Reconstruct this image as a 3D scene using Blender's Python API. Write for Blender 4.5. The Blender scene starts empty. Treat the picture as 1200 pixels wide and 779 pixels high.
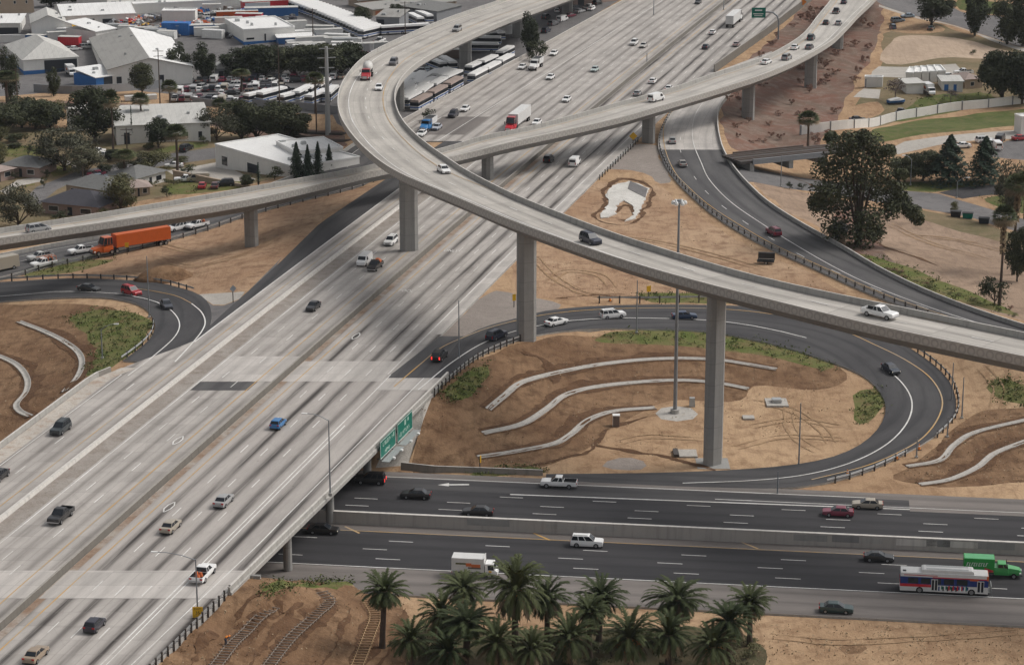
import bpy, bmesh, math, random
import numpy as np
from mathutils import Vector, Matrix, geometry
random.seed(7); rng = np.random.default_rng(7)
sc = bpy.context.scene; col = sc.collection
# ------------------------------------------------------------------ survey: the camera's station, used to take positions off the photograph
F, PITCH, H = 2830.0, math.radians(16.15), 130.84
CP, SP = math.cos(PITCH), math.sin(PITCH)
def ray(u, v):
    x, y = (u-600)/F, (389.5-v)/F
    return np.array([x, CP+y*SP, -SP+y*CP])
def at(u, v, z=0.0):
    d = ray(u, v); t = (H-z)/-d[2]
    return np.array([d[0]*t, d[1]*t, z])
def pj(p):
    x, y, z = p[0], p[1], p[2]-H
    dep = y*CP-z*SP; up = y*SP+z*CP
    return 600+F*x/dep, 389.5-F*up/dep
def px(P, z=None):   # list of (u,v,z) or (u,v)+z -> Nx3
    return np.array([at(p[0], p[1], p[2] if len(p) > 2 else z) for p in P])
def resample(P, step, smooth=True):
    P = np.asarray(P, float)
    if smooth and len(P) > 2:
        Q = []
        E = np.vstack([2*P[0]-P[1], P, 2*P[-1]-P[-2]])
        for i in range(len(P)-1):
            a, b, c, d = E[i:i+4]
            ta = max(np.linalg.norm(b-a), 1e-6)**.5; tb = max(np.linalg.norm(c-b), 1e-6)**.5; tc = max(np.linalg.norm(d-c), 1e-6)**.5
            m1 = (b-a)/ta-(c-a)/(ta+tb)+(c-b)/tb; m2 = (c-b)/tb-(d-b)/(tb+tc)+(d-c)/tc
            m1 *= tb; m2 *= tb
            n = max(2, int(np.linalg.norm(c-b)/(step*.5)))
            for k in range(n):
                t = k/n; h = (2*t**3-3*t*t+1, t**3-2*t*t+t, -2*t**3+3*t*t, t**3-t*t)
                Q.append(h[0]*b+h[1]*m1+h[2]*c+h[3]*m2)
        Q.append(P[-1]); P = np.array(Q)
    s = np.r_[0, np.cumsum(np.linalg.norm(np.diff(P, axis=0), axis=1))]
    n = max(2, int(round(s[-1]/step))+1)
    t = np.linspace(0, s[-1], n)
    return np.stack([np.interp(t, s, P[:, k]) for k in range(P.shape[1])], 1)
def arclen(P): return np.r_[0, np.cumsum(np.linalg.norm(np.diff(P[:, :2], axis=0), axis=1))]
def tangent(P):
    d = np.gradient(P[:, :2], axis=0); return d/np.maximum(np.linalg.norm(d, axis=1, keepdims=True), 1e-9)
def offset(P, o, dz=0.0):   # to the right of travel
    t = tangent(P); o = np.broadcast_to(np.asarray(o, float), (len(P),))
    R = P.copy(); R[:, 0] += t[:, 1]*o; R[:, 1] -= t[:, 0]*o; R[:, 2] += dz
    return R
def nearest_on(P, Q):   # nearest point on polyline Q (xy) for each P; z kept from P
    out = []
    A, B = Q[:-1, :2], Q[1:, :2]; AB = B-A; L = np.maximum((AB**2).sum(1), 1e-9)
    for p in P:
        t = np.clip(((p[:2]-A)*AB).sum(1)/L, 0, 1); C = A+AB*t[:, None]
        i = ((C-p[:2])**2).sum(1).argmin(); out.append([C[i, 0], C[i, 1], p[2]])
    return np.array(out)
# ------------------------------------------------------------------ mesh helper
class MB:
    def __init__(s): s.v = []; s.f = []; s.m = []; s.uv = {}
    def add(s, vs, fs, mi=0):
        b = len(s.v); s.v += [tuple(map(float, p)) for p in vs]
        s.f += [tuple(b+i for i in f) for f in fs]; s.m += [mi]*len(fs)
    def box(s, x0, x1, y0, y1, z0, z1, mi=0, M=None, taper=0, tx=None):
        a, b = taper, (taper if tx is None else tx)
        vs = [(x0, y0, z0), (x1, y0, z0), (x1, y1, z0), (x0, y1, z0), (x0+b, y0+a, z1), (x1-b, y0+a, z1), (x1-b, y1-a, z1), (x0+b, y1-a, z1)]
        if M is not None: vs = [M @ Vector(p) for p in vs]
        s.add(vs, [(3, 2, 1, 0), (4, 5, 6, 7), (0, 1, 5, 4), (1, 2, 6, 5), (2, 3, 7, 6), (3, 0, 4, 7)], mi)
    def bar(s, a, b, w, h=None, mi=0):
        a, b = Vector(a), Vector(b); d = b-a
        if d.length < 1e-6: return
        h = w if h is None else h
        q = d.to_track_quat('X', 'Z').to_matrix().to_4x4(); q.translation = a
        s.box(0, d.length, -w/2, w/2, -h/2, h/2, mi, q)
    def tube(s, pts, r, n=8, mi=0, cap=True):
        pts = [Vector(p) for p in pts]; k = len(pts); rs = r if isinstance(r, (list, tuple)) else [r]*k
        b = len(s.v); prev = None
        for i, p in enumerate(pts):
            d = (pts[min(i+1, k-1)]-pts[max(i-1, 0)]).normalized()
            ref = prev if prev is not None else (Vector((0, 0, 1)) if abs(d.z) < .9 else Vector((1, 0, 0)))
            e1 = (ref-d*ref.dot(d)).normalized(); prev = e1; e2 = d.cross(e1)
            for j in range(n):
                a = 2*math.pi*j/n; s.v.append(tuple(p+(e1*math.cos(a)+e2*math.sin(a))*rs[i]))
        for i in range(k-1):
            for j in range(n):
                s.f.append((b+i*n+j, b+i*n+(j+1) % n, b+(i+1)*n+(j+1) % n, b+(i+1)*n+j)); s.m.append(mi)
        if cap:
            s.f.append(tuple(b+j for j in range(n))[::-1]); s.m.append(mi)
            s.f.append(tuple(b+(k-1)*n+j for j in range(n))); s.m.append(mi)
    def loft(s, rings, mi=0, cap=True, closed=True):
        b = len(s.v); n = len(rings[0])
        for r in rings: s.v += [tuple(map(float, p)) for p in r]
        for i in range(len(rings)-1):
            for j in range(n if closed else n-1):
                s.f.append((b+i*n+j, b+i*n+(j+1) % n, b+(i+1)*n+(j+1) % n, b+(i+1)*n+j)); s.m.append(mi)
        if cap and closed:
            s.f.append(tuple(range(b+n-1, b-1, -1))); s.m.append(mi)
            s.f.append(tuple(range(b+(len(rings)-1)*n, b+len(rings)*n))); s.m.append(mi)
    def prism(s, poly, z0, z1, mi=0, top=None):
        n = len(poly); vs = [(p[0], p[1], z0) for p in poly]+[(p[0], p[1], z1) for p in poly]
        s.add(vs, [tuple(range(n-1, -1, -1)), tuple(range(n, 2*n))]+[(i, (i+1) % n, n+(i+1) % n, n+i) for i in range(n)], mi)
        if top is not None: s.m[-n-1] = top
    def mesh(s, name, mats, smooth=False):
        me = bpy.data.meshes.new(name); me.from_pydata(s.v, [], s.f)
        for m in (mats if isinstance(mats, (list, tuple)) else [mats]): me.materials.append(m)
        me.polygons.foreach_set('material_index', s.m)
        if smooth: me.polygons.foreach_set('use_smooth', [True]*len(s.f))
        if s.uv:
            l = me.uv_layers.new(name='UV'); d = np.zeros((len(me.loops), 2), np.float32)
            vi = np.zeros(len(me.loops), np.int32); me.loops.foreach_get('vertex_index', vi)
            arr = np.zeros((len(s.v), 2), np.float32)
            for k, t in s.uv.items(): arr[k] = t
            l.data.foreach_set('uv', arr[vi].ravel())
        me.update(); return me
    def build(s, name, mats, parent=None, smooth=False):
        return link(bpy.data.objects.new(name, s.mesh(name, mats, smooth)), parent)
def link(o, parent=None):
    col.objects.link(o)
    if parent is not None: o.parent = parent
    return o
def tag(o, label=None, cat=None, group=None, kind=None):
    for k, t in (('label', label), ('category', cat), ('group', group), ('kind', kind)):
        if t: o[k] = t
    return o
def structure(o): o['kind'] = 'structure'; return o
def empty(name, loc=(0, 0, 0), rz=0.0, label=None, cat=None, group=None):
    o = bpy.data.objects.new(name, None); o.empty_display_size = .5; o.location = loc; o.rotation_euler = (0, 0, rz)
    return tag(link(o), label, cat, group)
KIDS = {}
def copy_tree(o, parent=None):
    c = o.copy(); col.objects.link(c); c.parent = parent
    for ch in o.children: copy_tree(ch, c)
    return c
# ------------------------------------------------------------------ materials
class NT:
    def __init__(s, name):
        s.mat = bpy.data.materials.new(name); s.mat.use_nodes = True; s.t = s.mat.node_tree
        s.b = s.t.nodes['Principled BSDF']
    def n(s, typ, **kw):
        nd = s.t.nodes.new(typ)
        for k, v in kw.items():
            if k.startswith('i_'):
                key = k[2:]; key = int(key) if key.isdigit() else key.replace('_', ' ')
                if isinstance(v, bpy.types.NodeSocket): s.t.links.new(v, nd.inputs[key])
                else: nd.inputs[key].default_value = v
            else: setattr(nd, k, v)
        return nd
    def l(s, a, b): s.t.links.new(a, b)
    def pos(s): return s.n('ShaderNodeNewGeometry').outputs['Position']
    def obj(s): return s.n('ShaderNodeTexCoord').outputs['Object']
    def uv(s): return s.n('ShaderNodeUVMap', uv_map='UV').outputs['UV']
    def mapping(s, v, scale=(1, 1, 1), loc=(0, 0, 0), rot=(0, 0, 0)):
        return s.n('ShaderNodeMapping', i_Vector=v, i_Scale=scale, i_Location=loc, i_Rotation=rot).outputs[0]
    def noise(s, v, scale=1, detail=4, rough=.55, dist=0): return s.n('ShaderNodeTexNoise', i_Vector=v, i_Scale=scale, i_Detail=detail, i_Roughness=rough, i_Distortion=dist).outputs['Fac']
    def ramp(s, f, a, b, c0=(0, 0, 0, 1), c1=(1, 1, 1, 1)):
        r = s.n('ShaderNodeValToRGB', i_Fac=f); e = r.color_ramp.elements
        e[0].position = a; e[1].position = b; e[0].color = c0; e[1].color = c1
        return r.outputs['Color']
    def mix(s, f, a, b, mode='MIX'):
        m = s.n('ShaderNodeMix', data_type='RGBA', blend_type=mode)
        for sock, v in ((m.inputs[0], f), (m.inputs[6], a), (m.inputs[7], b)):
            if isinstance(v, bpy.types.NodeSocket): s.l(v, sock)
            else: sock.default_value = v if not isinstance(v, tuple) else (tuple(v)+(1,))[:4]
        return m.outputs[2]
    def math(s, op, a, b=0.0, c=0.0):
        m = s.n('ShaderNodeMath', operation=op)
        for i, v in enumerate((a, b, c)):
            if isinstance(v, bpy.types.NodeSocket): s.l(v, m.inputs[i])
            else: m.inputs[i].default_value = v
        return m.outputs[0]
    def sep(s, v): return s.n('ShaderNodeSeparateXYZ', i_Vector=v).outputs
    def bump(s, h, strength=.3, dist=.1): s.l(s.n('ShaderNodeBump', i_Height=h, i_Strength=strength, i_Distance=dist).outputs[0], s.b.inputs['Normal'])
    def out(s, color, rough=.9, spec=.3, metal=0):
        if isinstance(color, bpy.types.NodeSocket): s.l(color, s.b.inputs['Base Color'])
        else: s.b.inputs['Base Color'].default_value = (tuple(color)+(1,))[:4]
        if isinstance(rough, bpy.types.NodeSocket): s.l(rough, s.b.inputs['Roughness'])
        else: s.b.inputs['Roughness'].default_value = rough
        s.b.inputs['Specular IOR Level'].default_value = spec; s.b.inputs['Metallic'].default_value = metal
        return s.mat
M = {}
def simple(name, c, rough=.7, spec=.4, metal=0, var=.12, scale=.8):
    t = NT(name); c = tuple(c)
    n = t.noise(t.obj(), scale, 4)
    cc = t.mix(n, tuple(x*(1-var*1.5) for x in c), tuple(min(1, x*(1+var)) for x in c))
    M[name] = t.out(cc, rough, spec, metal); return M[name]
def ground_mat(name, c0, c1, c2, s1=.06, s2=.5, amt=.5, streak=0):
    t = NT(name); p = t.pos()
    a = t.noise(p, s1, 6, .6, .6); b = t.noise(p, s2, 6, .65); f = t.noise(p, 2.6, 3, .7)
    x = t.mix(t.ramp(a, .38, .62), c0, c1)
    x = t.mix(t.math('MULTIPLY', t.ramp(b, .47, .66), amt), x, c2)
    g = t.n('ShaderNodeHueSaturation', i_Color=x, i_Value=t.math('ADD', t.math('MULTIPLY', f, .5), .75)).outputs[0]
    if streak:
        w = t.noise(t.mapping(p, (.9, .12, .5), rot=(0, 0, streak)), 1, 5, .6, .8)
        g = t.mix(t.math('MULTIPLY', t.ramp(w, .5, .62), .35), g, c2)
    t.bump(f, .5, .3)
    M[name] = t.out(g, .95, .15); return M[name]
ground_mat('dirt', (.475, .325, .20), (.37, .24, .142), (.235, .142, .082), .04, .35, .75, .5)
ground_mat('brown_dirt', (.185, .107, .06), (.275, .172, .10), (.10, .055, .03), .07, .4, .8, .9)
ground_mat('dirt_and_shade', (.115, .062, .034), (.15, .085, .048), (.07, .038, .022), .2, .8, .7)  # dark earth, also used to paint the shade of the terraces
ground_mat('rose_dirt', (.455, .315, .205), (.35, .22, .135), (.24, .145, .09), .045, .35, .9, 1.2)
ground_mat('field_dirt', (.30, .215, .155), (.38, .275, .20), (.20, .14, .10), .04, .3, .7, -.8)
ground_mat('track_dirt', (.40, .27, .16), (.33, .215, .125), (.27, .17, .10), .2, .8, .6)
ground_mat('pale_dirt', (.50, .385, .29), (.43, .33, .25), (.33, .25, .18), .05, .4, .5, .2)
ground_mat('weeds', (.10, .125, .032), (.16, .155, .06), (.19, .13, .07), .16, .35, .75)
ground_mat('lawn', (.075, .10, .028), (.115, .13, .042), (.17, .14, .07), .12, .4, .75)
ground_mat('dry_grass', (.22, .165, .10), (.15, .13, .07), (.27, .20, .13), .06, .4, .6)
ground_mat('gravel', (.31, .27, .24), (.27, .235, .21), (.21, .18, .165), .12, .9, .5)
ground_mat('rust_scrub', (.17, .122, .095), (.20, .105, .078), (.25, .19, .155), .09, .3, .85)
ground_mat('lot_asphalt', (.15, .145, .145), (.19, .18, .178), (.10, .097, .098), .04, .4, .5)
ground_mat('dark_lot', (.055, .053, .056), (.085, .082, .083), (.04, .04, .042), .05, .5, .5)
ground_mat('pale_concrete_ground', (.48, .45, .41), (.42, .39, .35), (.34, .31, .28), .08, .6, .4)
ground_mat('white_concrete_ground', (.66, .64, .60), (.56, .54, .50), (.47, .44, .41), .15, .8, .5)
def road_mat(name, c, dark, lane=3.66, off=0.0, wear=.55, joint=4.6, light=None, seam=True):
    t = NT(name); uv = t.uv(); s = t.sep(uv); dirtn = t.noise(t.mapping(uv, (.5, .05, 1)), 1.0, 5, .6)
    lat = t.math('DIVIDE', t.math('SUBTRACT', s['X'], off), lane)
    ph = t.math('MULTIPLY', t.math('FRACT', lat), 6.28318)
    w = t.math('MULTIPLY', t.math('SUBTRACT', 1.0, t.math('COSINE', ph)), .5)        # oil drip strip in the middle of each lane
    w = t.math('POWER', w, 2.6)
    lid = t.math('FLOOR', lat)
    per = t.noise(t.n('ShaderNodeCombineXYZ', i_X=t.math('MULTIPLY', lid, 7.31), i_Y=t.math('MULTIPLY', s['Y'], .012)).outputs[0], 1.0, 2)
    lon = t.noise(t.mapping(uv, (1.1, .03, 1)), 1.0, 6, .6)
    k = t.math('MULTIPLY', t.math('MULTIPLY', w, t.ramp(lon, .28, .56)), t.ramp(per, .12, .5))
    fine = t.noise(t.mapping(uv, (2.2, .35, 1)), 1.0, 6, .7); blot = t.noise(t.mapping(uv, (.12, .04, 1)), 1.0, 4)
    x = t.mix(t.ramp(blot, .35, .68), c, light or tuple(v*1.22 for v in c))
    x = t.mix(t.math('MULTIPLY', k, wear), x, dark)
    st = t.noise(t.mapping(uv, (.55, .012, 1)), 1.0, 5, .65)
    x = t.mix(t.math('MULTIPLY', t.ramp(st, .52, .75), .16), x, dark)
    x = t.n('ShaderNodeHueSaturation', i_Color=x, i_Value=t.math('ADD', t.math('MULTIPLY', fine, .44), .78)).outputs[0]
    if seam:
        j = t.math('FRACT', t.math('DIVIDE', s['Y'], joint)); j = t.math('LESS_THAN', j, .03)
        jl = t.math('LESS_THAN', t.math('ABSOLUTE', t.math('SUBTRACT', t.math('FRACT', t.math('ADD', lat, .03)), .03)), .018)
        x = t.mix(t.math('MULTIPLY', t.math('MAXIMUM', j, jl), .38), x, tuple(v*.6 for v in c))
        sl = t.n('ShaderNodeTexWhiteNoise', noise_dimensions='2D', i_Vector=t.n('ShaderNodeCombineXYZ', i_X=lid, i_Y=t.math('FLOOR', t.math('DIVIDE', s['Y'], joint))).outputs[0]).outputs['Value']
        x = t.n('ShaderNodeHueSaturation', i_Color=x, i_Value=t.math('ADD', t.math('MULTIPLY', sl, .17), .91)).outputs[0]
        r = t.math('FRACT', t.math('DIVIDE', s['Y'], 3.0*joint))
    cr = t.n('ShaderNodeTexVoronoi', feature='DISTANCE_TO_EDGE', i_Vector=t.mapping(uv, (.11, .06, 1)), i_Scale=1.0).outputs['Distance']   # cracks and tar seams
    sp = t.ramp(t.noise(t.mapping(uv, (.9, .5, 1)), 1.0, 3, .5), .72, .76)
    x = t.mix(t.math('MULTIPLY', t.math('LESS_THAN', cr, .005), .07), x, dark); x = t.mix(t.math('MULTIPLY', sp, .35), x, dark)
    M[name] = t.out(x, .85, .25); return M[name]
CONC = (.385, .357, .331)
road_mat('freeway_concrete', CONC, (.05, .042, .039), off=2.82, wear=1.0)
road_mat('southbound_concrete', CONC, (.095, .083, .076), off=-3.5, lane=3.2, wear=.62)
road_mat('bridge_concrete', (.375, .345, .32), (.052, .045, .042), off=2.82, wear=1.0, seam=False)
road_mat('flyover_concrete', (.425, .398, .362), (.20, .183, .17), off=2.2, lane=3.9, wear=.6, joint=9)
road_mat('connector_concrete', (.44, .413, .378), (.22, .205, .19), off=3.0, lane=3.9, wear=.5, joint=9)
road_mat('asphalt', (.052, .05, .053), (.028, .028, .03), wear=.6, seam=False, light=(.085, .082, .083))
road_mat('new_asphalt', (.038, .037, .04), (.022, .022, .024), wear=.5, seam=False, light=(.056, .054, .057))
road_mat('ramp_asphalt', (.082, .079, .081), (.045, .043, .046), wear=.6, seam=False, light=(.125, .12, .118))
road_mat('shoulder_asphalt', (.165, .148, .137), (.085, .077, .072), wear=.5, seam=False, light=(.225, .20, .185))
road_mat('light_shoulder', (.45, .42, .392), (.26, .24, .225), wear=.45, off=2.82)
def concrete_mat(name, c, stain=.5, scale=.5):
    t = NT(name); p = t.pos()
    a = t.noise(p, scale, 5, .6); b = t.noise(t.mapping(p, (1.4, 1.4, .12)), 1.0, 5, .6); f = t.noise(p, 5, 3, .6)
    x = t.mix(a, tuple(v*.86 for v in c), tuple(v*1.1 for v in c))
    x = t.mix(t.math('MULTIPLY', t.ramp(b, .48, .7), stain), x, tuple(v*.5 for v in c))
    t.bump(f, .15, .05)
    M[name] = t.out(x, .9, .2); return M[name]
def pier_mat():
    t = NT('pier_concrete'); p = t.pos(); z = t.sep(p)['Z']
    a = t.noise(p, .6, 5, .6); b = t.noise(t.mapping(p, (2.2, 2.2, .10)), 1.0, 5, .6)
    x = t.mix(a, (.25, .245, .235), (.36, .352, .335)); x = t.mix(t.math('MULTIPLY', t.ramp(b, .5, .72), .3), x, (.17, .165, .16))
    j = t.math('LESS_THAN', t.math('FRACT', t.math('DIVIDE', z, 3.6)), .03); x = t.mix(t.math('MULTIPLY', j, .4), x, (.16, .155, .15))
    M['pier_concrete'] = t.out(x, .9, .2)
ground_mat('gritty_shoulder', (.46, .42, .375), (.52, .48, .43), (.33, .22, .15), .08, .5, .6)
ground_mat('gritty_edge', (.30, .22, .165), (.38, .34, .30), (.22, .13, .085), .1, .6, .6)
ground_mat('gritty_inner', (.30, .265, .235), (.36, .33, .30), (.21, .17, .14), .08, .5, .6)
concrete_mat('concrete', (.40, .385, .36)); pier_mat(); concrete_mat('barrier_concrete', (.27, .25, .225), .45)
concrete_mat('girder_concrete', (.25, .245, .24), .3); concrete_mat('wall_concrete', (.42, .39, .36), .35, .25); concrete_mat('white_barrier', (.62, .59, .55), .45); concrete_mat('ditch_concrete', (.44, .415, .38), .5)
def arched_mat():   # repeating arch relief cast into the parapet faces
    t = NT('arched_parapet'); s = t.sep(t.uv())
    fx = t.math('SUBTRACT', t.math('MULTIPLY', t.math('FRACT', t.math('DIVIDE', s['Y'], 1.5)), 2.0), 1.0)
    d = t.math('SQRT', t.math('ADD', t.math('MULTIPLY', fx, fx), t.math('POWER', t.math('DIVIDE', t.math('SUBTRACT', s['X'], .12), .75), 2.0)))
    ring = t.math('MULTIPLY', t.math('GREATER_THAN', d, .5), t.math('LESS_THAN', d, .92))
    n = t.noise(t.pos(), .7, 5)
    x = t.mix(n, (.42, .40, .37), (.52, .495, .46))
    x = t.mix(t.math('MULTIPLY', ring, .34), x, (.22, .21, .20))
    t.bump(t.math('SUBTRACT', 1.0, ring), .5, .08)
    M['arched_parapet'] = t.out(x, .9, .2)
arched_mat()
for nm_, c_, b_ in (('white_paint', (.80, .79, .77), (.56, .54, .51)), ('yellow_paint', (.56, .33, .10), (.42, .34, .25))):
    t = NT(nm_); p_ = t.pos(); M[nm_] = t.out(t.mix(t.ramp(t.math('ADD', t.math('MULTIPLY', t.noise(p_, .09, 3), .6), t.math('MULTIPLY', t.noise(p_, 2.5, 4), .4)), .40, .60), c_, b_), .75, .25)
simple('pale_grey', (.4, .4, .4)); simple('orange_paint', (.55, .26, .10), .7, .3, var=.2, scale=3)
simple('galvanised', (.42, .43, .43), .5, .5, .4); simple('steel_pole', (.25, .27, .29), .5, .5, .3); simple('dark_post', (.07, .06, .055)); simple('wood_pole', (.10, .075, .06), .9, .2)
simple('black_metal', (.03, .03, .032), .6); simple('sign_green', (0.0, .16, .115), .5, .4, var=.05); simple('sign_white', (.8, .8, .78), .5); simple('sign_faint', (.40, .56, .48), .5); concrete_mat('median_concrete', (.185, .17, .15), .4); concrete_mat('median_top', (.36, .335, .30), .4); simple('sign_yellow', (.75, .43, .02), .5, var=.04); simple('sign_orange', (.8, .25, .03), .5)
simple('grey_lumber', (.25, .205, .17), .9, .2); simple('lumber', (.42, .28, .16), .9, .2); simple('rebar', (.16, .12, .10), .8)
ground_mat('grove_floor', (.085, .075, .042), (.13, .10, .06), (.055, .065, .028), .12, .5, .7)
# ------------------------------------------------------------------ roads
ZF = 7.4
def spine(y): return 2.91643813e-05*y*y+.221911419*y-132.546079
def fw(o, y, z=ZF): return np.array([spine(y)+o/.967, y, z])
def fwline(o, y0, y1, z=ZF, step=6.0):
    n = max(2, int(abs(y1-y0)/step)+1)
    fo = o if callable(o) else (lambda y: o)
    return np.array([fw(fo(y), y, z) for y in np.linspace(y0, y1, n)])
def lin(*kv):
    ys, os = zip(*kv); return lambda y: float(np.interp(y, ys, os))
CONTROL = []   # terrain control points (x, y, z)
def control(L, R, dz=-.3, n=3):
    for k in np.linspace(0, 1, n):
        CONTROL.extend((L*(1-k)+R*k+np.array([0, 0, dz]))[::1].tolist())
def ribbon(name, L, R, mat, drop=.8, u0=None, v0=None, parent=None, side=None, cross=6):
    """one road sheet between two edges with side skirts; UV = metres across, metres along"""
    m = MB(); n = len(L); C = (L+R)/2; s = arclen(C) if v0 is None else v0
    W = np.linalg.norm((R-L)[:, :2], axis=1)
    ua = np.zeros(n) if u0 is None else np.asarray(u0[0]); ub = W if u0 is None else np.asarray(u0[1])
    for i in range(n):
        for k in range(cross+1):
            f = k/cross; p = L[i]*(1-f)+R[i]*f; m.uv[len(m.v)] = (ua[i]*(1-f)+ub[i]*f, s[i]); m.v.append(tuple(p))
    c = cross+1
    for i in range(n-1):
        for k in range(cross): m.f.append((i*c+k, i*c+k+1, (i+1)*c+k+1, (i+1)*c+k)); m.m.append(0)
    if drop:
        for E_, flip in ((L, 0), (R, 1)):
            b = len(m.v)
            for p in E_: m.v += [tuple(p), (p[0], p[1], p[2]-drop)]
            for i in range(n-1):
                q = (b+2*i, b+2*i+2, b+2*i+3, b+2*i+1); m.f.append(q if flip else q[::-1]); m.m.append(1)
        for i in (0, n-1):
            b = len(m.v); m.v += [tuple(L[i]), tuple(R[i]), (R[i][0], R[i][1], R[i][2]-drop), (L[i][0], L[i][1], L[i][2]-drop)]; m.f.append((b, b+1, b+2, b+3)); m.m.append(1)
    return m.build(name, [M[mat], side or M['concrete']], parent)
def fwribbon(name, oL, oR, y0, y1, mat, drop=.8, z=ZF, ctl=True, parent=None):
    n = max(2, int(abs(y1-y0)/6)+1); ys = np.linspace(y0, y1, n)
    fl = oL if callable(oL) else (lambda y: oL); fr = oR if callable(oR) else (lambda y: oR)
    L = np.array([fw(fl(y), y, z) for y in ys]); R = np.array([fw(fr(y), y, z) for y in ys])
    if ctl: control(L, R, n=5)
    return ribbon(name, L, R, mat, drop, ([fl(y) for y in ys], [fr(y) for y in ys]), ys, parent)
MARK = {}
def stripe(key, P, w=.15, dash=None, phase=0.0, lift=.012, smooth=True):
    """paint along a polyline; dash=(on, period)"""
    P = resample(P, 1.2, smooth); s = arclen(P); m = MARK.setdefault(key, MB())
    t = tangent(P); nrm = np.stack([-t[:, 1], t[:, 0], np.zeros(len(P))], 1)
    spans = [(0, s[-1])] if dash is None else [(a, min(a+dash[0], s[-1])) for a in np.arange(phase % dash[1]-dash[1], s[-1], dash[1]) if a+dash[0] > 0]
    for a, b in spans:
        a = max(a, 0)
        if b-a < .3: continue
        k = max(2, int((b-a)/1.5)+1); ss = np.linspace(a, b, k)
        C = np.stack([np.interp(ss, s, P[:, j]) for j in range(3)], 1); N = np.stack([np.interp(ss, s, nrm[:, j]) for j in range(3)], 1)
        C[:, 2] += lift; base = len(m.v)
        for c, n in zip(C, N): m.v += [tuple(c+n*w/2), tuple(c-n*w/2)]
        for i in range(k-1): m.f.append((base+2*i, base+2*i+1, base+2*i+3, base+2*i+2)); m.m.append(0)
DASH = (3.66, 14.63)
# ---- the wide diagonal freeway: northbound (right of the median wall) and southbound
nbR = lin((250, 23.0), (277, 23.4), (312, 24.6), (341, 25.6), (398, 27.2))
upR = lin((400, 17.2), (425, 19.5), (598, 19.5), (687, 20.6), (770, 25.4), (845, 28.2), (960, 33))
sbL = lin((250, -29.5), (360, -30.9), (398, -31.4), (412, -27))
upL = lin((600, -45.5), (629, -44.2), (713, -39.2), (835, -34.2), (960, -30))
Y0, BR0, BR1, Y1 = 170, 307, 397, 960
structure(fwribbon('northbound_freeway', .3, nbR, Y0, BR0, 'freeway_concrete'))
structure(fwribbon('northbound_freeway', .3, lin((397, 17.2), (425, 19.5), (598, 19.5)), BR1, 600, 'freeway_concrete'))
structure(fwribbon('northbound_freeway', .3, upR, 600, Y1, 'freeway_concrete', 3))
structure(fwribbon('southbound_freeway', sbL, -.3, Y0, BR0, 'southbound_concrete'))
structure(fwribbon('southbound_freeway', lin((397, -31.4), (410, -27), (420, -22.7), (600, -22.7)), -.3, BR1, 600, 'southbound_concrete'))
structure(fwribbon('southbound_freeway', upL, -.3, 600, Y1, 'southbound_concrete', 3))
# light concrete shoulder of the northbound side
L_, R_ = fwline(17.0, 425, 600, ZF+.02), fwline(19.45, 425, 600, ZF+.02)
structure(ribbon('freeway_shoulder', L_, R_, 'light_shoulder', 0))
structure(ribbon('dirty_shoulder', fwline(lambda y: sbL(y)+.3, Y0, 404, ZF+.02), fwline(lambda y: sbL(y)+3.0, Y0, 404, ZF+.02), 'gritty_shoulder', 0)); structure(ribbon('dirty_shoulder', fwline(.35, Y0, 600, ZF+.018), fwline(1.5, Y0, 600, ZF+.018), 'gritty_edge', 0)); structure(ribbon('dirty_shoulder', fwline(-16.6, Y0, 590, ZF+.018), fwline(-13.6, Y0, 590, ZF+.018), 'gritty_inner', 0))
# darker replaced slabs and pale approach slabs
for nm, o0, o1, y0, y1, mt in [('freeway_slab', -13.2, -.5, 396, 411, 'light_shoulder'), ('freeway_slab', .5, 17, 396, 408, 'light_shoulder'), ('freeway_slab', .5, 24, 299, 309, 'light_shoulder'), ('freeway_slab', -13, -.5, 299, 309, 'light_shoulder'),
                               ('freeway_patch', -36.5, -24.5, 608, 632, 'shoulder_asphalt'), ('freeway_slab', 17.2, 26.6, 391, 398, 'light_shoulder'), ('freeway_slab', -12.9, -3.4, 391, 395.8, 'ramp_asphalt')]:
    zz = ZF+.03 if nm == 'freeway_slab' else ZF+.02
    ys = np.linspace(y0, y1, 4)
    structure(ribbon(nm, np.array([fw(o0, y, zz) for y in ys]), np.array([fw(o1, y, zz) for y in ys]), mt, 0, ([o0]*4, [o1]*4), ys))
# paint of the diagonal freeway
for o, ph in ((6.4, 287.2), (9.95, 285.5), (13.5, 285.3)):
    stripe('freeway_white_lines', fwline(o, Y0, Y1, ZF+.03), .15, DASH, (ph-Y0)*1.03)
for o in (2.85, -3.65): stripe('freeway_yellow_lines', fwline(o, Y0, Y1, ZF+.03), .2)
for o in (-6.8, -10.1): stripe('freeway_white_lines', fwline(o, Y0, Y1, ZF+.03), .15, DASH, (307-Y0)*1.03 if o == -6.8 else (312.5-Y0)*1.03)
stripe('freeway_white_lines', fwline(-13.1, Y0, 600, ZF+.03), .18); stripe('freeway_yellow_lines', fwline(-19.6, Y0, 620, ZF+.03), .15)
stripe('freeway_white_lines', fwline(lin((250, 16.7), (333, 17.35), (392, 17.6), (430, 17.2)), Y0, 400, ZF+.03), .18)
stripe('freeway_white_lines', fwline(lin((250, 17.35), (333, 18.0), (380, 18.3)), Y0, 372, ZF+.03), .18)
stripe('freeway_white_lines', fwline(17.0, 400, 680, ZF+.04), .18)
stripe('freeway_white_lines', fwline(lin((250, 20.0), (277, 20.6), (318, 22.3), (398, 23.6)), Y0, 398, ZF+.03), .16)
stripe('freeway_white_lines', fwline(lin((600, -29), (713, -25), (835, -22)), 600, Y1, ZF+.03), .2)
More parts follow.
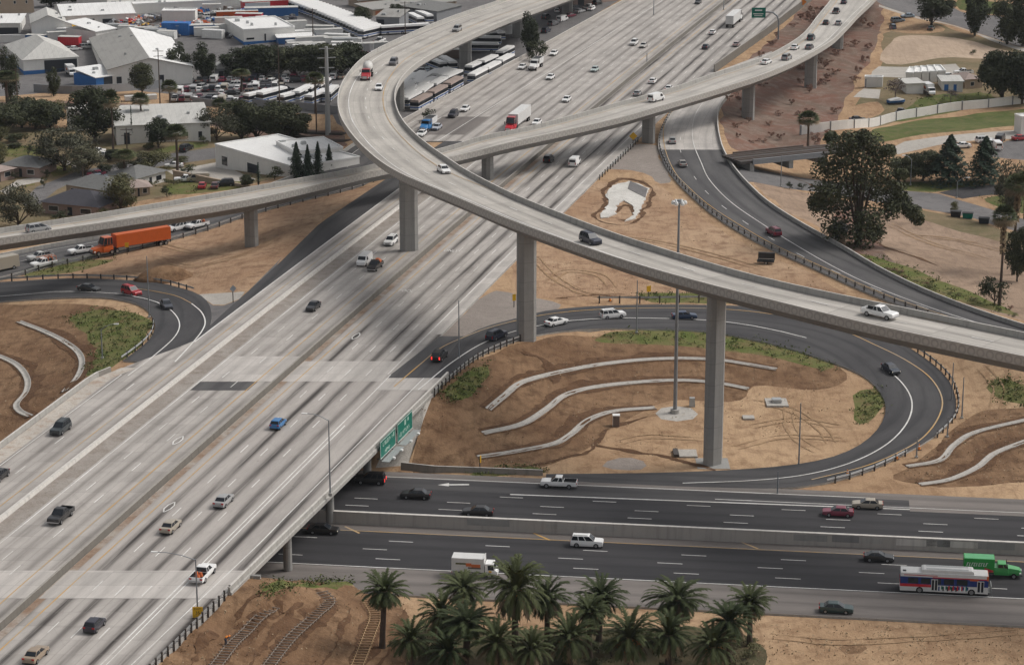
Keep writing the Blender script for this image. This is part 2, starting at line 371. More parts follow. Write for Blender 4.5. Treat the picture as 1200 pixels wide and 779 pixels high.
stripe('freeway_white_lines', fwline(lin((600, -38), (713, -33.5), (835, -29)), 600, Y1, ZF+.03), .15, DASH)
for o in (-13.5, -17.1, 17.2, 20.6): stripe('freeway_white_lines', fwline(o, 640, Y1, ZF+.03), .15, DASH, o*3)
stripe('freeway_white_lines', fwline(-22.6, 420, 600, ZF+.03), .3)
stripe('freeway_white_lines', fwline(lin((300, -27.2), (360, -27.4), (398, -27.6)), Y0, 400, ZF+.03), .16)
stripe('freeway_white_lines', fwline(-23.5, Y0, 398, ZF+.03), .15, DASH, 8)
def carpool(o, y, z=ZF+.03):   # the diamond painted in the carpool lane
    stripe('freeway_white_lines', [fw(o, y-2.2, z), fw(o+.75, y, z), fw(o, y+2.2, z)], .2, smooth=False)
    stripe('freeway_white_lines', [fw(o, y-2.2, z), fw(o-.75, y, z), fw(o, y+2.2, z)], .2, smooth=False)
for o, u, v in ((-5.2, 208, 516), (4.6, 199, 594), (4.6, 417, 394)):
    carpool(o, float(at(u, v, ZF)[1]))
def letters(txt, p, ux, uy, size, key):   # painted or printed letters as flat mesh: p origin, ux right, uy up
    cu = bpy.data.curves.new('letters', 'FONT'); cu.body = txt; cu.align_x = 'CENTER'; cu.align_y = 'CENTER'; cu.size = size; cu.resolution_u = 2
    o = bpy.data.objects.new('letters', cu); dg = bpy.context.evaluated_depsgraph_get(); me = bpy.data.meshes.new_from_object(o)
    p, ux, uy = np.array(p), np.array(ux), np.array(uy); m = MARK.setdefault(key, MB()) if isinstance(key, str) else key
    m.add([tuple(p+ux*v.co.x+uy*v.co.y) for v in me.vertices], [tuple(q.vertices) for q in me.polygons])
    bpy.data.objects.remove(o); bpy.data.curves.remove(cu); bpy.data.meshes.remove(me)
for (u, v), wd in (((475, 341), 'POOL'), ((531, 294), 'ONLY'), ((660, 192), 'CAR')):
    y = float(at(u, v, ZF)[1]); a = fw(4.65, y, ZF+.042); d = fw(4.65, y+1, ZF+.042)-a; d /= np.linalg.norm(d)
    letters(wd, a, (d[1], -d[0], 0), d*2.2, 1.15, 'freeway_white_lines')
# ---- the cross freeway: eastbound z=0 (near), westbound z=1 (far), retaining wall between
I10 = np.array([.9917, -.1287]); I10N = np.array([.1287, .9917]); I10O = np.array([0, 343.7])
def i10(s, q, z=0.0): p = I10O+I10*s+I10N*q; return np.array([p[0], p[1], z])
def i10line(q, z, s0=-330, s1=330, step=6): return np.array([i10(s, q, z) for s in np.arange(s0, s1+.1, step)])
EB_L, EB_R = i10line(-.3, 0), i10line(-27.2, 0); WB_L, WB_R = i10line(21.3, 1.0), i10line(.3, 1.0)
control(EB_L, EB_R, n=8); control(WB_L, i10line(4.5, 1.0), n=6); control(i10line(-.3, 0), i10line(3.2, 0), -.45, n=4)
structure(ribbon('eastbound_shoulder', i10line(-17.6, 0.0), EB_R, 'shoulder_asphalt', .5)); structure(ribbon('eastbound_lanes', i10line(-3.2, .0), i10line(-17.5, .0), 'new_asphalt', .5))
structure(ribbon('eastbound_shoulder', EB_L, i10line(-3.1, 0.0), 'shoulder_asphalt', .5))
structure(ribbon('westbound_lanes', i10line(13.6, 1.0), WB_R, 'new_asphalt', .5)); structure(ribbon('westbound_shoulder', WB_L, i10line(13.7, 1.0), 'shoulder_asphalt', .5)); structure(ribbon('auxiliary_lane', i10line(18.6, 1.006, -330, 60), i10line(13.6, 1.006, -330, 60), 'asphalt', 0))
stripe('cross_freeway_white_lines', i10line(18.9, 1.01, -60, 54), .2)
for q, z, ph in ((-6.6, 0, 0), (-10.2, 0, 0), (-13.9, 0, 0), (5.2, 1, 0), (8.5, 1, 0), (11.9, 1, 0)):
    u0 = {-6.6: (683, 645), -10.2: (654, 654), -13.9: (672, 665), 5.2: (624, 602), 8.5: (633, 594), 11.9: (805, 591)}[q]
    s_ = float((at(u0[0], u0[1], z)[:2]-I10O) @ I10)
    stripe('cross_freeway_white_lines', i10line(q, z), .16, DASH, s_+330)
stripe('cross_freeway_yellow_lines', i10line(-3.0, .01), .16); stripe('cross_freeway_white_lines', i10line(-17.3, .01), .2); stripe('cross_freeway_white_lines', i10line(15.2, 1.01, 30), .2)
stripe('cross_freeway_white_lines', [i10(s, 13.2+.02*(s+2), 1.015) for s in (-2, 30, 60)], .35)
for u, v in ((634, 628), (877, 638), (412, 620), (1130, 647)):
    a = at(u, v, .015); stripe('cross_freeway_yellow_lines', [a+np.array([-1.1, 1.3, 0]), a+np.array([1.3, -1.6, 0])], .35, smooth=False)
A0 = at(532, 568, 1.0); m_ = MARK.setdefault('cross_freeway_white_lines', MB())   # the white gore arrow
m_.add([A0+np.array(p) for p in ((-2.6, .0, .02), (-.8, .9, .02), (-.8, .35, .02), (2.4, .5, .02), (2.4, -.1, .02), (-.8, -.15, .02), (-.8, -.6, .02))], [(0, 6, 5, 4, 3, 2, 1)])
# ---- ramps: outer edge, inner edge, both picked on the photograph with their heights
def pair(Lp, Rp, step=5.0):
    """L is resampled; R gives the nearest points on the other edge"""
    L = resample(px(Lp), step); R0 = resample(px(Rp), 1.0); R = nearest_on(L, R0)
    for _ in range(3): R[1:-1, :2] = (R[:-2, :2]+2*R[1:-1, :2]+R[2:, :2])/4
    return L, R
def onroad(P, L, lift=.07):   # paint points take the height of the road they lie on
    P = resample(np.array(P), 1.5); P[:, 2] = zalong(P, L)+lift; return P
def zalong(P, L):
    A, B = L[:-1], L[1:]; AB = (B-A)[:, :2]; LL = np.maximum((AB**2).sum(1), 1e-9); out = []
    for p in P:
        t = np.clip(((p[:2]-A[:, :2])*AB).sum(1)/LL, 0, 1); C = A[:, :2]+AB*t[:, None]; i = ((C-p[:2])**2).sum(1).argmin(); out.append(A[i, 2]+(B[i, 2]-A[i, 2])*t[i])
    return np.array(out)
# north-west loop (far left)
zN = [1.2, 2, 2.4, 3.2, 4.2, 5.0, 5.6, 6.1, 6.6, 6.9, 7.2, 7.35, 7.38]
NWo = [(-300, 348), (-60, 332), (0, 330.5), (77, 326), (148, 328), (188, 331.5), (214, 338), (230, 343), (243, 353), (248, 368), (245, 385), (232, 400), (203, 427)]
NWi = [(-300, 378, 1.2), (-60, 358, 2), (0, 353.6, 2.4), (77, 349.7, 3.4), (115, 351.6, 4), (150, 356.5, 5), (169, 363, 5.8), (181, 374.5, 6.6), (183, 387, 7), (176, 400, 7.2), (150, 418, 7.38), (106, 447, 7.38), (90, 459, 7.38)]
NWL, NWR = pair([(a, b, z) for (a, b), z in zip(NWo, zN)], NWi)
structure(ribbon('loop_ramp', NWL, NWR, 'asphalt', 1.0)); control(NWL, NWR)
stripe('ramp_white_lines', onroad([at(u, v, z+.03) for u, v, z in [(-60, 353, 2), (0, 348, 2.4), (60, 344, 3), (115, 345, 4), (149, 349, 4.8), (182, 357, 5.8), (200, 365, 6.5), (209, 375, 6.9), (210, 385, 7.2), (203, 397, 7.3), (180, 417, 7.4), (150, 440, 7.4)]], NWL), .22)
stripe('ramp_white_lines', onroad([at(u, v, z+.03) for u, v, z in [(224.5, 356.5, 6.5), (236, 365.5, 6.9), (240.5, 377, 7.2), (237, 387, 7.3), (227, 400, 7.4), (205, 424, 7.4)]], NWL), .25)
stripe('ramp_yellow_lines', onroad([at(u, v, z+.03) for u, v, z in [(155, 337, 5), (180, 341, 5.5), (205, 347, 6), (224, 356, 6.5)]], NWL), .18)
# south-east loop (centre of the picture)
SEo = [(505, 449, 7.4), (523, 420, 7.4), (545, 394, 7.4), (570, 382, 7.3), (600, 374, 7.0), (640, 364, 6.7), (687, 359, 6.2), (744, 357, 5.6), (821, 357, 5.0), (880, 359, 4.5), (940, 366, 4.0), (1000, 379, 3.6), (1045, 396, 3.2), (1075, 413, 2.9), (1100, 432, 2.6), (1113, 447, 2.4), (1121, 475, 2.1), (1116, 490, 1.9), (1095, 511, 1.6), (1054, 534, 1.3), (1000, 557, 1.1), (930, 571, 1.03), (850, 571, 1.03), (740, 567, 1.03), (640, 562, 1.03)]
SEi = [(505.5, 462, 7.4), (531, 439, 7.4), (557, 418.5, 7.3), (600, 402, 7), (633, 393, 6.7), (703, 387, 6), (790, 386, 5.3), (844, 389, 4.8), (900, 398, 4.4), (938.5, 408, 4), (977, 422, 3.6), (1010.5, 435, 3.2), (1033.6, 457, 2.7), (1040, 477.6, 2.3), (1028.5, 503, 1.9), (1003, 524, 1.5), (969, 537, 1.3), (926, 545, 1.1), (880, 549, 1.05), (800, 553, 1.03), (720, 554.5, 1.03), (640, 555, 1.03)]
SEL, SER = pair([(500, 461, 7.4)]+SEo[1:], SEi)
SEL[:, 2] = np.maximum(SEL[:, 2], 1.03); SER[:, 2] = SEL[:, 2]
structure(ribbon('loop_ramp', SEL, SER, 'asphalt', .9)); control(SEL, SER)
stripe('ramp_white_lines', onroad([at(u, v, z+.03) for u, v, z in [(490, 457, 7.4), (531, 423.7, 7.4), (572, 400.6, 7.2), (626, 385, 6.7), (687, 376.5, 6.2), (744, 374, 5.6), (821, 375.5, 5), (900, 384, 4.4), (964, 398, 3.9), (1003, 411, 3.5), (1033.6, 427.5, 3.1), (1054, 443, 2.8), (1068, 465, 2.5), (1066, 488, 2), (1049, 511, 1.7), (1023, 529, 1.5), (985, 545.7, 1.2), (938.5, 557, 1.05), (880, 563, 1.03), (800, 566, 1.03)]], SEL), .25)
stripe('ramp_yellow_lines', onroad([at(u, v, z+.03) for u, v, z in [(462, 453, 7.4), (490, 429, 7.4), (518, 407, 7.4), (546.6, 394, 7.4), (575, 384, 7.2), (640, 369, 6.7), (744, 361.5, 5.6), (880, 365, 4.5), (970, 381, 3.8), (1032, 405.7, 3.3), (1064, 422, 3), (1090, 441.6, 2.6), (1104, 467, 2.2), (1100, 488, 2), (1080, 513.6, 1.6), (1054, 529, 1.4), (1015.6, 546, 1.1), (951, 562, 1.03)]], SEL), .25)
# exit lane between freeway and south-east loop, asphalt
ys = np.linspace(397.5, 424, 8); Lx = np.array([fw(17.25, y, ZF-.03) for y in ys]); Rx = np.array([fw(float(np.interp(y, [397, 410, 424], [27.2, 26.6, 24])), y, ZF-.03) for y in ys])
structure(ribbon('exit_lane', Lx, Rx, 'ramp_asphalt', .8)); control(Lx, Rx)
# right-hand ramp that climbs to the freeway from the lower right
RRr = [(905, 60, 7.4), (880, 80, 7.4), (855, 110, 7.4), (842, 130, 7.4), (841, 143, 7.4), (842.6, 160, 7.4), (848.5, 180, 7.2), (863.5, 203.5, 7.0), (883.5, 225, 6.8), (899, 239, 6.7), (938.5, 264.5, 6.6), (987, 291.5, 6.5), (1028, 316, 6.5), (1080, 341.5, 6.5), (1131, 362, 6.5), (1200, 385, 6.5), (1300, 413, 6.5), (1520, 478, 6)]
RRl = [(840, 84, 7.4), (800, 113, 7.4), (783, 135, 7.4), (774, 152, 7.4), (770, 167.6, 7.3), (777, 190, 7.1), (793, 213.5, 7), (818, 237, 6.8), (831, 249, 6.7), (862, 269.6, 6.6), (900, 291, 6.5), (951, 313, 6.5), (1003, 337.7, 6.5), (1041, 353, 6.5), (1100, 374, 6.5), (1200, 408, 6.5), (1300, 440, 6.5), (1520, 512, 6)]
RRR, RRL = pair([(u, v, z+.0) for u, v, z in RRr], RRl)
iy = int(np.argmin(np.abs(RRR[:, 1]-at(845, 176, 7.2)[1])))
structure(ribbon('ramp_deck', RRL[:iy+1], RRR[:iy+1], 'light_shoulder', 4.5)); structure(ribbon('entry_ramp', RRL[iy:], RRR[iy:], 'ramp_asphalt', .9)); control(RRL, RRR)
stripe('ramp_white_lines', onroad([at(u, v, z+.03) for u, v, z in [(850, 95, 7.4), (826, 118, 7.4), (814, 137, 7.4), (812, 165, 7.3), (822, 192, 7), (831, 210.5, 6.9), (857, 237, 6.8), (900, 267, 6.6), (915, 277, 6.5), (1003, 326, 6.5), (1080, 357, 6.5), (1157, 382, 6.5), (1300, 425, 6.5)]], RRR), .2)
stripe('ramp_yellow_lines', onroad([at(u, v, z+.03) for u, v, z in [(800, 120, 7.4), (782, 137.5, 7.4), (777.5, 153, 7.3), (780, 177, 7.2), (793, 205, 7), (805.5, 218, 6.9), (831, 240, 6.8), (872, 267, 6.6), (905, 286, 6.5), (960, 311, 6.5), (1045, 348, 6.5), (1200, 400, 6.5)]], RRR), .18)
rd = onroad([at(u, v, z+.03) for u, v, z in [(797.5, 160, 7.2), (797.5, 178, 7.1), (815.7, 210.6, 6.9), (829.6, 227, 6.8), (849.7, 244, 6.7), (875.4, 262.4, 6.6), (905.7, 281.2, 6.5), (940.6, 300.5, 6.5), (983.5, 320.5, 6.5), (1031.5, 341, 6.5), (1088.8, 362.6, 6.5), (1160, 388, 6.5)]], RRR)
stripe('ramp_white_lines', rd, .16, (3.66, 14.8), float(np.linalg.norm(at(797.5, 178, 7.1)-rd[0]))-1.8)
# off-ramp with the orange lorry
FRl = [(-320, 352, 1.0), (-80, 316, 1.6), (0, 302, 2), (58, 290, 2.3), (109, 281, 2.7), (180, 264, 3.5), (250, 243, 4.5), (320, 218, 5.5), (380, 194.5, 6.3), (420, 168.5, 7), (455, 152, 7.38), (478, 141, 7.38)]
FRr = [(-320, 388, 1.0), (-80, 345, 1.6), (20, 323, 2.1), (59, 309, 2.4), (118, 301, 2.8), (149, 291, 3.2), (195, 280, 3.7), (231, 270, 4.2), (272, 255, 4.8), (340, 236, 5.6), (420, 217, 6.6), (470, 200, 7.38), (497, 186, 7.38)]
FRL, FRR = pair(FRl, FRr)
structure(ribbon('off_ramp', FRL, FRR, 'ramp_asphalt', .8)); control(FRL, FRR)
stripe('ramp_white_lines', offset(FRL, 2.2, .06), .16); stripe('ramp_white_lines', offset(FRL, 5.8, .06), .15, DASH)
structure(ribbon('freeway_patch', fwline(lin((408, -22.9), (424, -23.2), (440, -24.4), (462, -25.6), (480, -26.8), (512, -29.5), (560, -28.5), (610, -27)), 408, 612, ZF-.02), fwline(-22.75, 408, 612, ZF-.02), 'asphalt', .8)); control(fwline(lin((408, -22.9), (424, -23.2), (440, -24.4), (462, -25.6), (480, -26.8), (512, -29.5), (560, -28.5), (610, -27)), 408, 612), fwline(-22.75, 408, 612))
MK = {'white': 'white_paint', 'yellow': 'yellow_paint'}
# abutments and the ground under the crossing
for o in np.arange(-36, 31, 3.0):
    for q in np.arange(-46, 47, 3.0):
        b = I10O; y = 343.7+q
        # intersection of the freeway line o with the cross-freeway coordinate q
        for _ in range(4):
            p = fw(o, y, 0); y += q-float((p[:2]-I10O) @ I10N)
        p = fw(o, y, 0); a = abs(q)
        z = -.35 if a < 24 else min(6.0, (a-24)/15*6.4) if a < 39 else ZF-.3
        if -30.5 < o < 27.2 or a < 33: CONTROL.append([p[0], p[1], z if o < 28 else min(z, 6.5)])
# ------------------------------------------------------------------ terrain
HAND = [(-40, 390, 3), (0, 400, 1.6), (40, 400, 2.5), (20, 460, 1.2), (60, 440, 3), (0, 500, 2.5), (100, 400, 5.6), (60, 375, 3.6), (20, 375, 2.6), (140, 380, 6), (130, 410, 6.4), (40, 480, 4), (-60, 470, 0),
        (570, 450, 5.2), (600, 420, 5.8), (640, 412, 5.6), (700, 400, 5.0), (760, 405, 4.5), (860, 405, 3.8), (940, 425, 3.0), (640, 450, 3.6), (600, 470, 3.6), (560, 490, 3.2), (700, 440, 3.4), (800, 435, 2.6), (880, 445, 2), (700, 470, 2.0), (640, 495, 2.2), (560, 520, 1.6), (520, 490, 3.4), (510, 520, 1.6), (500, 540, .9), (760, 465, 1.1), (680, 515, 1.0), (600, 545, .7), (740, 500, .8), (800, 490, .7), (900, 480, .7), (850, 520, .7), (950, 500, .9), (1000, 470, 1.4), (700, 540, .7),
        (1150, 450, 1.8), (1150, 480, 2.4), (1180, 500, 2.8), (1120, 525, 1.3), (1090, 560, .8), (1160, 540, 1.2), (1190, 560, .8), (1250, 500, 2), (1150, 420, 2),
        (700, 230, 6.6), (720, 260, 6.4), (780, 250, 6.5), (760, 300, 6.2), (820, 290, 6.3), (650, 330, 6.4), (700, 340, 6.0), (900, 320, 6.2), (980, 350, 6.0), (850, 340, 5.2), (740, 180, 7.0), (770, 200, 7),
        (1000, 250, 1), (1100, 280, 1.4), (1060, 290, 1.6), (1000, 270, 1.2), (950, 240, .8), (920, 215, -.4), (1150, 300, 1.6), (1200, 320, 1.8), (1110, 330, 3.4), (1180, 360, 4), (900, 190, -.4), (1000, 215, 0), (1100, 235, 0), (1200, 260, .2), (1050, 200, .2), (1000, 150, .5), (1100, 140, .6), (1200, 130, .8), (1050, 80, .8), (1180, 70, .8), (1100, 20, .8), (1000, 40, 1), (960, 110, 1), (930, 130, 1), (900, 150, 2.0), (880, 130, 3.6), (870, 160, 2.5), (920, 95, 2.8), (970, 40, 3), (1000, 90, .5), (1250, 60, 1), (1250, 200, .5),
        (0, 0, .3), (200, 0, .3), (400, 0, .3), (560, 0, .3), (640, 0, .4), (600, 40, .4), (560, 80, .4), (500, 100, .3), (470, 120, .3), (350, 100, .3), (200, 100, .3), (50, 100, .3), (-60, 60, .3), (100, 150, .6), (250, 150, .5), (330, 170, .8), (380, 180, 1.8), (0, 180, .9), (50, 220, 1.2), (150, 215, 1.2), (250, 200, 1.4), (300, 215, 2.4), (100, 260, 1.6), (0, 260, 1.2), (-60, 200, 1), (200, 290, 3.4), (250, 275, 3.2), (285, 300, 2.6), (300, 290, 3.2), (340, 270, 5.2), (150, 310, 3.4), (100, 318, 3.2), (250, 330, 6.3), (380, 245, 6.6), (270, 310, 6),
        (300, 690, 4.3), (350, 680, 2.0), (400, 685, 1.0), (450, 690, .3), (260, 740, 4.6), (320, 740, 3.4), (380, 730, 2.0), (440, 740, .6), (230, 779, 5.0), (300, 790, 3.8), (360, 779, 2.4), (420, 779, 1.0), (500, 740, -.1), (600, 760, -.1), (800, 760, -.1), (1000, 760, -.2), (1200, 760, -.2), (700, 830, -.1), (1000, 830, -.2), (500, 830, .4), (250, 850, 5.2), (350, 850, 3)]
CONTROL += px(HAND).tolist()
CT = np.array(CONTROL); CT = CT[(CT[:, 1] > 180) & (CT[:, 1] < 1050) & (np.abs(CT[:, 0]) < CT[:, 1]*.26+60)]
def terrain(xy):
    xy = np.atleast_2d(np.asarray(xy, float)); out = np.zeros(len(xy))
    for i in range(0, len(xy), 1500):
        q = xy[i:i+1500]; d2 = (q[:, None, 0]-CT[None, :, 0])**2+(q[:, None, 1]-CT[None, :, 1])**2+.15
        w = d2**-2.0; out[i:i+1500] = (w*CT[None, :, 2]).sum(1)/w.sum(1)
    far = np.clip((xy[:, 1]-940)/150, 0, 1)
    return out*(1-far)+.3*far
TX0, TX1, TY0, TY1, TS = -290.0, 290.0, 230.0, 1010.0, 2.0
gx, gy = np.arange(TX0, TX1+.1, TS), np.arange(TY0, TY1+.1, TS)
_gx, _gy = np.meshgrid(gx, gy); TG = terrain(np.stack([_gx.ravel(), _gy.ravel()], 1)).reshape(_gx.shape)
_fx = np.zeros(TG.shape, bool)   # cells under a road or the abutments keep their height; the rest relaxes to a smooth slope
for p in CONTROL[:len(CONTROL)-len(HAND)]:
    j, i = int(round((p[1]-TY0)/TS)), int(round((p[0]-TX0)/TS))
    if 1 < j < TG.shape[0]-2 and 1 < i < TG.shape[1]-2: _fx[j-1:j+2, i-1:i+2] = True
_T0 = TG.copy()
for _ in range(45):
    Q = np.pad(TG, 1, mode='edge'); A = (Q[:-2, 1:-1]+Q[2:, 1:-1]+Q[1:-1, :-2]+Q[1:-1, 2:])/4; TG = np.where(_fx, _T0, .35*TG+.65*A)
def tz(x, y):   # bilinear from the table
    fx = np.clip((np.asarray(x)-TX0)/TS, 0, len(gx)-1.001); fy = np.clip((np.asarray(y)-TY0)/TS, 0, len(gy)-1.001)
    i, j = fx.astype(int), fy.astype(int); a, b = fx-i, fy-j
    return TG[j, i]*(1-a)*(1-b)+TG[j, i+1]*a*(1-b)+TG[j+1, i]*(1-a)*b+TG[j+1, i+1]*a*b
def G(u, v, dz=0.0):   # where the line of sight meets the ground
    d = ray(u, v); t0, t1 = (H-12)/-d[2], (H+1.5)/-d[2]
    ts = np.linspace(t0, t1, 240); P = d[None, :]*ts[:, None]; zz = H+P[:, 2]-tz(P[:, 0], P[:, 1])
    k = int(np.argmax(zz <= 0)) if (zz <= 0).any() else len(ts)-1
    if k > 0:
        a = zz[k-1]/(zz[k-1]-zz[k]+1e-9); t = ts[k-1]+(ts[k]-ts[k-1])*min(max(a, 0), 1)
    else: t = ts[0]
    p = d*t; return np.array([p[0], p[1], float(tz(p[0], p[1]))+dz])
def Gs(L, dz=0.0): return np.array([G(p[0], p[1], dz) for p in L])
